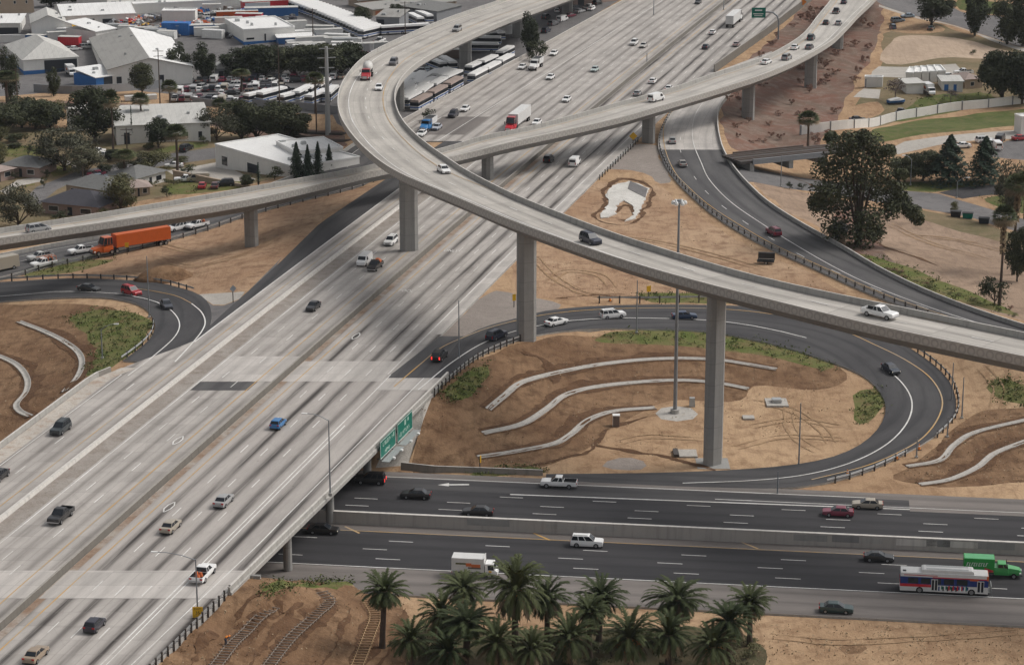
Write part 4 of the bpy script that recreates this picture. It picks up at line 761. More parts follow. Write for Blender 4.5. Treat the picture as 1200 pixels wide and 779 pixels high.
CH = [[(572, 480), (590, 465), (610, 449), (640, 440), (700, 428), (770, 421), (840, 422), (910, 433)], [(566, 508), (610, 498), (640, 480), (665, 462), (710, 452), (790, 446), (840, 449), (877, 456)], [(560, 536), (600, 530), (650, 520), (668, 510), (690, 492), (720, 482), (768, 478)], [(22, 377), (50, 388), (78, 402), (93, 415), (96, 428), (88, 445), (75, 459)], [(-10, 414), (20, 428), (32, 445), (30, 460), (19, 475), (24, 483), (36, 488)], [(1063, 547), (1100, 540), (1118, 522), (1140, 508), (1200, 493), (1240, 484)], [(1078, 568), (1110, 563), (1145, 548), (1165, 532), (1200, 518), (1240, 505)]]
for c in CH: smear('dirt_shade_band', c, -2.6, -.5, 'dirt_and_shade', 0, .07, .5); smear('dirt_shade_band', c, .6, 1.2, 'dirt_and_shade', 0, .07, .3)  # dark bands paint the terraces' shading beside each channel
smear('dirt_shade_band', [(530, 553), (600, 548), (650, 540), (690, 528), (715, 502), (760, 488)], -.5, .5, 'dirt_and_shade', 0, .08, .4)
smear('dirt_shade_band', [(640, 425), (650, 440), (648, 450)], -1.4, 1.4, 'dirt_and_shade', 0, .08, .6); smear('dirt_shade_band', [(610, 412), (635, 420), (650, 436)], -1, 1, 'dirt_and_shade', 0, .08, .5)
for c in ([(246, 790), (290, 740), (332, 704)], [(310, 788), (340, 750), (370, 722), (386, 706), (372, 690)], [(416, 788), (433, 745), (440, 722), (430, 702)]): smear('trench_floor', c, -1.7, 1.5, 'dirt_and_shade', 0, .05, .5)
for c in ([(215, 790), (265, 735), (318, 690)], [(285, 790), (318, 745), (356, 706)], [(370, 790), (400, 745), (412, 712)], [(440, 790), (470, 740), (476, 712)]): smear('erosion_rill', c, -.45, .4, 'dirt_and_shade', 0, .07, .5)
for c in ([(640, 335), (665, 318), (700, 322), (720, 340)], [(625, 300), (650, 325), (690, 345), (740, 346)], [(760, 310), (820, 318), (890, 335)], [(690, 275), (760, 282), (840, 300), (900, 318)], [(880, 470), (920, 478), (960, 500), (975, 520)], [(880, 500), (930, 492), (985, 500)], [(860, 525), (920, 512), (990, 515)], [(940, 455), (925, 480), (935, 515), (960, 530)], [(720, 520), (760, 512), (830, 515)], [(120, 262), (200, 290), (262, 300)], [(180, 300), (230, 312), (280, 300), (330, 275)], [(150, 318), (210, 325), (250, 318)], [(900, 745), (980, 752), (1080, 748), (1200, 740)], [(1050, 275), (1110, 280), (1180, 295)], [(1040, 262), (1090, 285), (1160, 305)], [(1150, 430), (1170, 455), (1165, 480)]): tracks(c)
for c in ([(905, 200), (960, 222), (985, 250)], [(1010, 265), (1040, 290), (1100, 312)], [(650, 350), (700, 346), (760, 350)], [(690, 520), (740, 528), (800, 540), (840, 552)]): smear('erosion_rill', c, -.5, .5, 'dirt_and_shade', 0, .07, .5)
# ---- lattice of formwork in the lower trenches, drainage channels on the banks
def ditch(L, label, group='concrete drainage channels on the dirt banks'):
    P = resample(Gs(L), 1.2); t = tangent(P); m = MB(); pr = ((-.56, -.4), (-.56, .17), (-.45, .17), (-.12, .05), (.12, .05), (.45, .17), (.56, .17), (.56, -.4)); n = len(pr); Z = np.array([[float(tz(p[0]+t[i, 1]*o, p[1]-t[i, 0]*o)) for o, _ in pr] for i, p in enumerate(P)])
    for _ in range(12): Z[1:-1] = (Z[:-2]+2*Z[1:-1]+Z[2:])/4
    for i, p in enumerate(P): m.v += [(p[0]+t[i, 1]*o, p[1]-t[i, 0]*o, Z[i, k]+dz) for k, (o, dz) in enumerate(pr)]
    for i in range(len(P)-1):
        for k in range(n-1): m.f.append((i*n+k, i*n+k+1, (i+1)*n+k+1, (i+1)*n+k)); m.m.append(0)
    o = m.build('drainage_channel', M['ditch_concrete'])
    return tag(o, label, 'drainage channel', group)
ditch([(572, 480), (590, 465), (610, 449), (640, 440), (700, 428), (770, 421), (840, 422), (910, 433)], 'uppermost curved concrete channel in the centre loop')
ditch([(566, 508), (610, 498), (640, 480), (665, 462), (710, 452), (790, 446), (840, 449), (877, 456)], 'middle curved concrete channel in the centre loop')
ditch([(560, 536), (600, 530), (650, 520), (668, 510), (690, 492), (720, 482), (768, 478)], 'lowest curved concrete channel in the centre loop, ending at the mast base')
ditch([(22, 377), (50, 388), (78, 402), (93, 415), (96, 428), (88, 445), (75, 459)], 'curved concrete channel beside the grass in the left loop')
ditch([(-10, 414), (20, 428), (32, 445), (30, 460), (19, 475), (24, 483), (36, 488)], 'S-shaped concrete channel at the left edge of the picture')
ditch([(1063, 547), (1100, 540), (1118, 522), (1140, 508), (1200, 493), (1240, 484)], 'upper curved concrete channel right of the centre loop')
ditch([(1078, 568), (1110, 563), (1145, 548), (1165, 532), (1200, 518), (1240, 505)], 'lower curved concrete channel right of the centre loop')
def formwork(L, label, mat, w=.75):
    P = Gs(L); P = resample(P, .9); P[:, 2] = [float(tz(p[0], p[1]))+.28 for p in P]; root = empty('channel_formwork', P[0], 0, label, 'formwork', 'formwork frames laid in the trenches')
    P = P-P[0]; t = tangent(P); n = np.stack([t[:, 1], -t[:, 0], 0*t[:, 0]], 1); mm = M[mat]
    for sg in (-1, 1):
        m = MB(); m.tube([tuple(p+q*sg*w) for p, q in zip(P, n)], .075, 5); m.build('side_rail', mm, root)
    m = MB(); m.bar((0, -w-.25, 0), (0, w+.25, 0), .11); me = m.mesh('cross_bar', mm)
    for p, q in zip(P[::1][:95], t[::1][:95]):
        o = link(bpy.data.objects.new('cross_bar', me), root); o.location = p+np.array([0, 0, .06]); o.rotation_euler = (0, 0, math.atan2(q[1], q[0]))
formwork([(246, 790), (290, 740), (320, 714)], 'grey formwork lattice in the trench nearest the freeway guardrail', 'grey_lumber')
formwork([(310, 788), (340, 750), (370, 722), (386, 706), (377, 696)], 'grey formwork lattice curving through the middle trench', 'grey_lumber')
formwork([(416, 788), (433, 745), (440, 722), (432, 706)], 'orange timber formwork lattice in the right-hand trench', 'lumber')
# ---- poured concrete chute between the freeway and the right ramp
for c_ in ([(700, 258), (697, 252), (707, 243), (709, 235), (705, 228), (714, 217), (730, 210), (748, 212), (765, 221)], [(765, 221), (762, 235), (755, 246), (748, 258), (734, 264), (716, 263), (700, 258)], [(722, 250), (733, 240), (743, 248), (738, 258), (724, 258)]): smear('dirt_shade_band', c_, -.5, .7, 'dirt_and_shade', 0, .09, .5)
W = Gs([(701, 252.6), (710, 246), (713.5, 237), (709.6, 229.5), (714, 222), (724, 216), (737, 213), (749, 216), (760, 222), (757, 233), (751, 243.7), (744, 256.5), (731.5, 260), (742, 252.7), (744, 243.7), (731, 235), (722, 242), (721, 251), (712, 256), (704, 256)])
Wj = []
for a, b in zip(W, np.roll(W, -1, 0)):
    n = max(1, int(np.linalg.norm(b-a)/1.4))
    for k in range(n):
        p = a+(b-a)*k/n+np.r_[rng.normal(size=2)*.18, 0]; Wj.append(p)
m = MB(); n = len(Wj); top = [(p[0], p[1], float(tz(p[0], p[1]))+.22) for p in Wj]; m.v = top+[(p[0], p[1], p[2]-.6) for p in top]
m.f = [tuple(range(n))]+[(i, n+i, n+(i+1) % n, (i+1) % n) for i in range(n)]; m.m = [0]*(n+1)
ch = m.build('concrete_chute', M['white_concrete_ground']); tag(ch, 'freshly poured whitish concrete drainage chute on the dirt between freeway and ramp', 'chute')
W = Gs([(738.5, 213.5), (759, 222.3), (756.2, 232.8), (735.5, 222.5)])
m = MB(); vs = [(p[0], p[1], p[2]+.30) for p in W]; m.add(vs+[(p[0], p[1], p[2]-.2) for p in vs], [(0, 1, 2, 3), (4, 5, 1, 0), (5, 6, 2, 1), (6, 7, 3, 2), (7, 4, 0, 3)]); m.build('inlet_slab', M['lot_asphalt'], ch)
W = Gs([(160, 329), (215, 329)]); cpt = G(195, 326); m = MB(); k = 14; rings = []
for r, h in ((5.2, -.3), (4.2, .7), (2.6, 1.8), (1.0, 2.5)): rings.append([(cpt[0]+r*1.3*math.cos(a)*(1+.1*random.random()), cpt[1]+r*math.sin(a), cpt[2]+h) for a in np.linspace(0, 2*math.pi, k, endpoint=False)])
m.loft(rings); tag(m.build('dirt_pile', M['brown_dirt'], smooth=True), 'cone of dark dirt piled behind the left loop ramp', 'dirt pile')
# ------------------------------------------------------------------ poles, lamps, signs
def pole(u, vb, vt, label, zb=None, r=.14, name='lamp_post', cat='lamp post', arm=0.0, group='street lamps beside the ramps', head=True):
    b = G(u, vb) if zb is None else at(u, vb, zb); d = ray(u, vt); h = H+d[2]*b[1]/d[1]-b[2]
    root = empty(name, b, 0, label, cat, group); m = MB(); m.tube([(0, 0, -.3), (0, 0, h*.5), (0, 0, h)], [r, r*.8, r*.55], 8); m.build('pole', M['steel_pole'], root)
    m = MB(); m.box(-.25, .25, -.25, .25, -.2, .25); m.build('base', M['concrete'], root)
    if arm:
        s = 1 if arm > 0 else -1; L = abs(arm); m = MB(); m.tube([(0, 0, h-.1), (s*L*.35, 0, h+.55), (s*L*.75, 0, h+.95), (s*L, 0, h+1.0)], [.07, .06, .05, .05], 6); m.build('arm', M['steel_pole'], root)
        if head:
            m = MB(); m.loft([[(s*(L-.1)+a*.01, b_*.14, h+.95+c) for b_, c in ((-1, 0), (1, 0), (.8, .12), (-.8, .12))] for a in (0,)]+[[(s*(L+.75), b_*.2, h+.95+c) for b_, c in ((-1, 0), (1, 0), (.8, .16), (-.8, .16))]]); m.build('lamp_head', M['sign_white'], root)
    return root, h
pole(387, 579, 492, 'lamp post on the parapet of the overpass, arm over the lanes', ZF+.8, .13, arm=-3.2)
pole(232, 727, 655, 'lamp post above the yellow speed sign at the lower freeway edge', 6.6, .13, arm=-5.0)
pole(175, 372, 300, 'slim lamp post standing in the left loop grass', arm=0)
pole(936, 545, 472, 'thin bare pole on the pale dirt right of the tall pier')
pole(746, 390, 328, 'slim pole behind the loop ramp left of the tall mast', arm=0)
pole(538, 420, 352, 'lamp post at the start of the centre loop ramp', 7.2, arm=0)
pole(1115, 470, 425, 'dark post beside the outer guardrail of the loop'); pole(1127, 490, 442, 'dark post on the dirt right of the loop guardrail'); pole(1074, 536, 512, 'short dark post next to the orange cone'); pole(1110, 512, 488, 'dark post between the loop guardrail and the channel'); pole(911, 580, 552, 'dark post on the shoulder where the loop ramp ends')
pole(1121, 232, 213, 'curved street lamp at the corner of the red-kerbed side street', arm=2.2); pole(1067, 217, 187, 'street lamp on the grass verge by the dark conifers', arm=-1.6)
pole(915, 219, 182, 'street lamp beside the railway underpass', arm=0)
pole(120, 420, 386, 'street lamp with a bent arm in front of the left loop grass', arm=2.4)
for u, vb, vt in ((758, 74, 62), (766, 18, -6), (848, 12, -2)): pole(u, vb, vt, f'lamp post on the freeway median, {dict([(758,"nearest of three"),(766,"left of the white semi"),(848,"farthest near the top")])[u]}', ZF, .16, arm=0)
pole(622, 108-40, 40, 'pole beside the dark tree by the freeway parapet', .4, .12)
for u, vb, vt, t in ((720, 12, -20, 'tall lamp pole beside the far parapet'),): pole(u, vb, vt, t, .4, .15)
# high mast light
b = at(791, 485, 1.0); d = ray(791, 236); h = H+d[2]*b[1]/d[1]-1.0
hm = empty('high_mast_light', b, 0, 'very tall steel mast with a ring of lamps standing on a round concrete pad', 'light mast')
m = MB(); m.tube([(0, 0, -.2), (0, 0, h*.5), (0, 0, h)], [.36, .26, .17], 12); m.build('mast', M['steel_pole'], hm)
m = MB(); m.tube([(0, 0, -.3), (0, 0, .9)], .8, 12); m.build('footing', M['concrete'], hm)
m = MB(); m.tube([(1.0*math.cos(a), 1.0*math.sin(a), h-.1) for a in np.linspace(0, 2*math.pi, 13)], .08, 6, cap=False); m.tube([(0, 0, h-.4), (0, 0, h+.3)], .35, 10); m.build('lamp_ring', M['steel_pole'], hm)
m = MB(); m.loft([[(r*math.cos(a), r*math.sin(a), z) for a in np.linspace(0, 2*math.pi, 8, endpoint=False)] for r, z in ((.32, -.35), (.36, 0), (.18, .3))]); lm = m.mesh('lamp', M['sign_white'])
for a in np.linspace(0, 2*math.pi, 6, endpoint=False): o = link(bpy.data.objects.new('lamp', lm), hm); o.location = (1.0*math.cos(a), 1.0*math.sin(a), h-.15)
# power poles
def power_pole(u, vb, vt, label, steel=False):
    b = G(u, vb); d = ray(u, vt); h = H+d[2]*b[1]/d[1]-b[2]; root = empty('power_pole', b, 0, label, 'power pole', 'power poles among the yards')
    mm = M['galvanised' if steel else 'wood_pole']; m = MB(); r = .75 if steel else .2; m.tube([(0, 0, -.3), (0, 0, h)], [r, r*.55], 10); m.build('pole', mm, root)
    for k, (dz, w) in enumerate(((.5, 1.9), (3.0, 2.4), (5.5, 2.0)) if steel else ((.5, 1.5), (2.0, 1.3))):
        m = MB(); m.bar((-w, 0, h-dz), (w, 0, h-dz+.2*(k % 2)), .22 if steel else .14); m.build('crossarm', mm, root)
power_pole(384.5, 158, 55, 'tall grey steel power pole beside the flyover curve', True)
for u, vb, vt, t in ((188, 131, 58, 'wooden power pole in front of the grey-roofed warehouse'), (371, 157, 90, 'thin dark pole just left of the steel power pole'), (328, 134, 50, 'dark wooden pole among the trees by the car park'), (367, 52, 10, 'pole standing at the corner of the blue-trimmed building'), (475, 50, 2, 'wooden pole behind the flyover beside the grey shed'), (97, 209, 177, 'short wooden pole at the bend of the street'), (149, 178, 150, 'thin pole in front of the white workshop'), (21, 130, 80, 'dark pole at the far left near the tent')): power_pole(u, vb, vt, t)
# signs
def panel(name, W_, H_, mat, root, loc=(0, 0, 0), th=.06):
    m = MB(); m.box(-W_/2, W_/2, -th, 0, -H_/2, H_/2); o = m.build(name, M[mat], root); o.location = loc; return o
# two guide signs hung on the overpass
pA, pB = fw(nbR(360)+.9, 357.5, 0), fw(nbR(372)+.9, 379, 0)
a = at(434, 530, 7.0); c = at(462.5, 505, 7.0); dv = (c-a)[:2]; dv /= np.linalg.norm(dv); rz = math.atan2(dv[1], dv[0]); Lt = float(np.linalg.norm((c-a)[:2]))
oy = [nbR(y) for y in (360,)][0]
g = fw(nbR(360)+1.0, 360, 0)
ys0 = float(a[1]); P0 = fw(nbR(ys0)+.95, ys0, 7.1); sl = np.array([spine(ys0+10)+nbR(ys0+10)/.967-spine(ys0)-nbR(ys0)/.967, 10, 0]); sl /= np.linalg.norm(sl); rz = math.atan2(sl[1], sl[0])
for k, (off, W_, H_, lab) in enumerate(((4.3, 7.8, 3.0, 'green guide sign on the overpass parapet, the lower left of the pair'), (13.2, 8.0, 3.2, 'green guide sign on the overpass parapet, the upper right of the pair'))):
    r = empty('guide_sign', P0+sl*off, rz, lab, 'road sign', 'guide signs hung on the overpass'); panel('panel', W_, H_, 'sign_green', r)
    fm = MB()
    for x0, x1, z0, z1 in ((-W_/2+.05, W_/2-.05, H_/2-.16, H_/2-.08), (-W_/2+.05, W_/2-.05, -H_/2+.08, -H_/2+.16), (-W_/2+.05, -W_/2+.13, -H_/2+.16, H_/2-.16), (W_/2-.13, W_/2-.05, -H_/2+.16, H_/2-.16)): fm.box(x0, x1, -.10, -.075, z0, z1)
    fm.build('border', M['sign_white'], r)
    lm = MB()
    def word(x0, z0, n, hgt, wid):   # legend too small to read in the photograph: strokes of letter size
        for q in range(n):
            x = x0+q*wid*1.35; lm.box(x, x+wid*.35, -.085, -.07, z0, z0+hgt*random.choice((1, 1, .75)))
            lm.box(x+wid*.35, x+wid, -.085, -.07, z0+hgt*random.choice((0, .4, .75)), z0+hgt*random.choice((.2, .55, .95)) if False else z0+hgt*.95 if q % 3 else z0+hgt*.3)
    if k == 0: word(-2.6, .25, 7, .75, .42); word(2.0, .3, 2, .8, .5); word(-1.6, -1.0, 5, .6, .36)
    else: lm.box(-.3, .5, -.085, -.07, .25, 1.15); lm.box(1.3, 2.0, -.085, -.07, .55, 1.1); word(-2.9, -.95, 2, .7, .4); word(-1.2, -.95, 7, .7, .4)
    lm.build('lettering', M['sign_faint'], r)
    m = MB()
    for x in (-W_/3, W_/3): m.bar((x, .05, 0), (x, 1.0, 0), .15); m.bar((x, -1.5, -H_/2-.3), (x, .9, -H_/2-.3), .12)
    m.build('bracket', M['steel_pole'], r)
    m = MB(); m.box(-W_/2, W_/2, -1.5, -.2, -H_/2-.25, -H_/2-.2); m.build('walkway', M['galvanised'], r)
    for x in (-2, 2): m = MB(); m.box(x-.3, x+.3, -1.9, -1.5, -H_/2-.25, -H_/2); m.build('sign_lamp', M['sign_white'], r)
def post_sign(p, rz, W_, H_, mat, label, hgt, name='warning_sign', diamond=False, text=()):
    r = empty(name, p, rz, label, 'road sign'); m = MB(); m.bar((0, .1, -.3), (0, .1, hgt), .14); m.build('post', M['dark_post'], r)
    o = panel('panel', W_, H_, mat, r, (0, 0, hgt-H_/2+.2))
    if diamond: o.rotation_euler = (0, math.pi/4, 0)
    if text:
        lm = MB()
        for t, z, s in text: letters(t, (0, -.07, hgt-H_/2+.2+z), (1, 0, 0), (0, 0, 1), s, lm)
        lm.build('lettering', M['black_metal'], r)
    return r
p = at(232.5, 738, 5.6); post_sign(p, 0, 1.35, 1.6, 'sign_yellow', 'yellow 35 speed sign below the lamp post at the lower freeway edge', 3.1, 'speed_sign', text=(('EXIT', .5, .42), ('35', -.05, .62)))
post_sign(at(742, 169, 7.2), .2, 1.5, 1.5, 'sign_yellow', 'yellow diamond warning sign at the gore beside the connector pier', 2.6, diamond=True)
post_sign(G(760, 351), .4, .9, 1.2, 'sign_yellow', 'narrow yellow curve sign on the verge right of the slim pole', 2.6); post_sign(G(602.5, 360), .3, .7, 1.3, 'sign_yellow', 'narrow yellow sign half hidden behind the middle pier', 2.4)
post_sign(G(273.5, 354), .6, 1.0, 1.0, 'steel_pole', 'dark backed diamond sign on the pale gore paving', 3.0, diamond=True)
post_sign(at(842, 9, 7.4), 0, 1.2, 1.2, 'sign_orange', 'orange sign', 2) if False else None
post_sign(at(563, 550, 1.1), 1.1, .35, 1.2, 'sign_yellow', 'thin yellow marker post beside the lowest channel', 2.2)
post_sign(at(149, 297, 3.1), .2, .8, 1.0, 'sign_yellow', 'small yellow sign in front of the orange lorry', 2.2)
post_sign(at(941, 6, 8.2), .2, 1.7, 1.7, 'sign_orange', 'orange diamond construction sign on the far wall', 1.6, diamond=True)
# cantilever guide sign at the top
p = at(912, 43, ZF+.6); s_ = empty('overhead_sign', p, 0, 'green overhead sign on a curved grey arm beside the far lanes', 'road sign')
d = ray(905, 15); hh = H+d[2]*p[1]/d[1]-p[2]; x1 = (888-912)/F*math.hypot(p[1], H)*1.0
m = MB(); m.tube([(0, 0, -1), (0, 0, hh*.62), (-.5, 0, hh*.85), (-1.8, 0, hh*.99), (-3.2, 0, hh*1.02), (x1, 0, hh*1.02)], .26, 8); m.build('pole', M['steel_pole'], s_)
o = panel('panel', 4.4, 3.2, 'sign_green', s_, (x1+.1, -.35, hh*1.0)); lm = MB()
lm.box(x1-1.1, x1+1.2, -.43, -.41, hh+.55, hh+.95); lm.box(x1-1.6, x1+1.6, -.43, -.41, hh-.5, hh-.25); lm.box(x1-1.3, x1+1.3, -.43, -.41, hh-1.05, hh-.85); lm.build('lettering', M['sign_white'], s_)
# cones
for u, v, t in ((1077, 527, 'orange traffic cone nearest the outer guardrail'), (1051, 538, 'orange traffic cone in the middle of the three by the bent rail'), (993, 557, 'orange traffic cone on the shoulder of the loop ramp end'), (777, 364-5, 'small orange cone behind the weedy guardrail') if False else (715, 353, 'orange cone on the verge above the white SUV')):
    p = G(u, v, .05); r = empty('traffic_cone', p, 0, t, 'traffic cone', 'orange traffic cones'); m = MB(); m.tube([(0, 0, .04), (0, 0, 1.0)], [.26, .06], 10); m.build('cone', M['sign_orange'], r); m = MB(); m.box(-.36, .36, -.36, .36, 0, .05); m.build('base', M['black_metal'], r); m = MB(); m.tube([(0, 0, .55), (0, 0, .72)], [.165, .127], 10, cap=False); m.build('reflective_band', M['sign_white'], r)
# little things in the centre loop
p = G(722, 499); r = empty('utility_box', p, 0, 'small white-topped brown utility cabinet in the centre loop', 'utility box'); m = MB(); m.box(-.55, .55, -.5, .5, 0, 1.9); m.build('cabinet', M['rebar'], r); m = MB(); m.box(-.62, .62, -.58, .58, 1.9, 2.05); m.build('lid', M['sign_white'], r); m = MB(); m.box(-.58, -.55, -.5, .5, .1, 1.85); m.build('door', M['sign_white'], r)
p = G(811, 476); m = MB(); m.box(p[0]-.5, p[0]+.5, p[1]-.4, p[1]+.4, p[2], p[2]+1.6, taper=.05); tag(m.build('electrical_cabinet', M['galvanised']), 'grey electrical cabinet beside the round mast pad', 'cabinet')
p = G(910, 472); r = empty('drain_inlet', p, 0, 'square pale concrete drain inlet with a raised lid in the centre loop', 'drain inlet'); m = MB(); m.box(-1.9, 1.9, -2.2, 2.2, -.3, .2); m.build('slab', M['ditch_concrete'], r); m = MB(); m.box(-.8, .8, -.8, .8, .2, .8); m.build('lid', M['galvanised'], r)
p = G(877, 490); m = MB(); m.box(p[0]-1, p[0]+1, p[1]-.9, p[1]+.9, p[2]-.1, p[2]+.3); tag(m.build('concrete_slab', M['ditch_concrete']), 'small flat concrete slab on the pale dirt of the loop', 'slab')
p = G(806, 532); r = empty('catch_basin', p, 0, 'square catch basin with a grey slab just left of the tall pier base', 'catch basin'); m = MB(); m.box(-1.5, 1.5, -1.8, 1.8, -.3, .25); m.build('slab', M['pale_concrete_ground'], r); m = MB(); m.box(-2.4, -1.6, -1.6, 1.6, -.3, .5); m.build('headwall', M['dark_post'], r)
# ------------------------------------------------------------------ vehicles
def paint_mat():
    t = NT('car_paint'); oi = t.n('ShaderNodeObjectInfo'); n = t.noise(t.obj(), 1.5, 3)
    c = t.mix(t.math('MULTIPLY', n, .08), oi.outputs['Color'], (.22, .20, .18)); m = t.out(c, .32, .5); t.b.inputs['Coat Weight'].default_value = .35; t.b.inputs['Coat Roughness'].default_value = .12; M['paint'] = m
paint_mat()
simple('glass', (.018, .022, .028), .12, .6, var=.05); simple('tyre', (.018, .018, .018), .85, .2); simple('rim', (.32, .32, .33), .35, .5, .6); simple('trim', (.035, .035, .037), .7)
simple('lamp_clear', (.75, .76, .76), .2, .6); simple('lamp_red', (.42, .012, .01), .3, .5); simple('chrome', (.45, .45, .46), .3, .6, .7)
simple('white_box', (.66, .655, .64), .55, .4); simple('livery_blue', (.015, .04, .19), .4); simple('livery_red', (.55, .03, .045), .45); simple('livery_orange', (.57, .11, .018), .45); simple('livery_green', (.03, .32, .06), .45); simple('pale_green', (.12, .42, .19), .45); simple('bus_stripe_blue', (.02, .10, .33), .5); simple('load_orange', (.62, .16, .05), .6); simple('mixer_grey', (.62, .61, .58), .5)
for nm, c, e in (('lamp_lit', (1, .9, .7), 2.2), ('brake_lit', (1, .04, .03), 1.6)):
    t = NT(nm); t.b.inputs['Emission Color'].default_value = c+(1,); t.b.inputs['Emission Strength'].default_value = e; M[nm] = t.out(c, .4)
PAINT = {}
def paint(o, c):
    if o.type == 'MESH' and any(m and m.name == 'car_paint' for m in o.data.materials): o.color = (*c, 1)
    for ch in o.children: paint(ch, c)
def ringpts(x, w, wt, zl, zm, zt): return [(x, -w*.94, zl), (x, -w, zm), (x, -wt, zt), (x, wt, zt), (x, w, zm), (x, w*.94, zl)]
def wheel_mesh(r, w):
    m = MB(); m.tube([(0, -w/2, 0), (0, w/2, 0)], r, 14, 0)
    for s in (-1, 1): m.tube([(0, s*w*.5, 0), (0, s*(w*.5+.012), 0)], r*.62, 10, 1)
    return m.mesh('wheel', [M['tyre'], M['rim']])
def wheels(root, xs, hw, r=.33, w=.22):
    me = wheel_mesh(r, w)
    for x in xs:
        for s in (-1, 1): o = link(bpy.data.objects.new('wheel', me), root); o.location = (x, s*(hw-w/2+.015), r)
def quad_panel(m, a, b, c, d, inset=.08, out=.015):
    a, b, c, d = map(Vector, (a, b, c, d)); ce = (a+b+c+d)/4; n = (b-a).cross(d-a).normalized()
    P = []
    for p, q, r_ in ((a, b, d), (b, c, a), (c, d, b), (d, a, c)):
        P.append(p+(q-p).normalized()*inset+(r_-p).normalized()*inset+n*out)
    m.add(P, [(0, 1, 2, 3)])
def greenhouse(root, xr0, xr1, xf1, xf0, wb, wr, zb, zr, bp=(.5,), glass_rear=True):
    B = [(xr0, -wb, zb), (xf0, -wb, zb), (xf0, wb, zb), (xr0, wb, zb)]; T = [(xr1, -wr, zr), (xf1, -wr, zr), (xf1, wr, zr), (xr1, wr, zr)]
    m = MB(); m.add(B+T+[(xr1+.1, -wr+.14, zr+.045), (xf1-.1, -wr+.14, zr+.045), (xf1-.1, wr-.14, zr+.045), (xr1+.1, wr-.14, zr+.045)],
                    [(0, 1, 5, 4), (1, 2, 6, 5), (2, 3, 7, 6), (3, 0, 4, 7), (4, 5, 9, 8), (5, 6, 10, 9), (6, 7, 11, 10), (7, 4, 8, 11), (8, 9, 10, 11)])
    m.build('cabin', M['paint'], root)
    def panel(name, *q, ins=.07): m = MB(); quad_panel(m, *q, inset=ins); return m.build(name, M['glass'], root)
    panel('windshield', B[1], B[2], T[2], T[1])
    if glass_rear: panel('rear_window', B[3], B[0], T[0], T[3])
    for s in (0, 1):
        m = MB(); f = lambda P, Q, t: tuple(P[i]+(Q[i]-P[i])*t for i in range(3))
        cuts = [0]+list(bp)+[1]
        for c0, c1 in zip(cuts, cuts[1:]):
            b0, b1 = (f(B[0], B[1], c0), f(B[0], B[1], c1)) if s == 0 else (f(B[3], B[2], c0), f(B[3], B[2], c1)); t0, t1 = (f(T[0], T[1], c0), f(T[0], T[1], c1)) if s == 0 else (f(T[3], T[2], c0), f(T[3], T[2], c1))
            if s == 0: quad_panel(m, b0, b1, t1, t0, .06)
            else: quad_panel(m, b1, b0, t0, t1, .06)
        m.build('side_window', M['glass'], root)
def lamps(root, xf, xr, hw, zf, zr, lit=False, tall=False):
    m = MB(); m.box(-.06, .06, -.2, .2, -.09, .09, taper=.03); hm = m.mesh('headlight', M['lamp_lit' if lit else 'lamp_clear'])
    m = MB(); m.box(-.05, .05, -.17, .17, -.1, .1) if not tall else m.box(-.05, .05, -.09, .09, -.3, .2); tm = m.mesh('taillight', M['lamp_red'])
    for s in (-1, 1):
        o = link(bpy.data.objects.new('headlight', hm), root); o.location = (xf, s*(hw-.26), zf)
        o = link(bpy.data.objects.new('taillight', tm), root); o.location = (xr, s*(hw-.18), zr)
CAR = dict(  # L, W, body stations (x from rear, top z, half-width scale), greenhouse (xr0,xr1,xf1,xf0,zb,zr), wheels, r, pillars
    sedan=(4.75, 1.80, [(0, .82, .86), (.12, .98, .94), (.9, 1.0, 1), (2.4, .97, 1), (3.45, .95, 1), (4.3, .86, .96), (4.63, .80, .90), (4.75, .70, .83)], (.62, 1.25, 2.65, 3.5, .96, 1.44), (.88, 3.72), .32, (.5,)),
    coupe=(4.45, 1.78, [(0, .80, .84), (.12, .95, .93), (.8, .96, 1), (2.2, .93, 1), (3.1, .9, 1), (4.0, .78, .95), (4.35, .68, .86), (4.45, .58, .78)], (.35, 1.15, 2.3, 3.15, .92, 1.34), (.85, 3.45), .33, (.42,)),
    hatch=(4.1, 1.74, [(0, .8, .9), (.08, 1.0, .97), (.6, 1.0, 1), (2.2, .97, 1), (3.05, .95, 1), (3.75, .84, .95), (4.0, .74, .88), (4.1, .62, .8)], (.12, .42, 2.2, 3.15, .97, 1.48), (.66, 3.2), .31, (.3, .62)),
    suv=(4.85, 1.92, [(0, .95, .92), (.06, 1.12, .97), (.5, 1.12, 1), (2.6, 1.10, 1), (3.55, 1.08, 1), (4.5, 1.04, .97), (4.76, 1.0, .93), (4.85, .88, .88)], (.06, .28, 2.75, 3.6, 1.09, 1.76), (.92, 3.83), .38, (.33, .64)),
    minivan=(4.95, 1.95, [(0, .95, .92), (.06, 1.08, .97), (.5, 1.1, 1), (3.0, 1.07, 1), (3.95, 1.02, 1), (4.6, .9, .95), (4.86, .75, .88), (4.95, .62, .8)], (.05, .35, 2.8, 4.1, 1.06, 1.72), (.9, 3.9), .34, (.33, .66)))
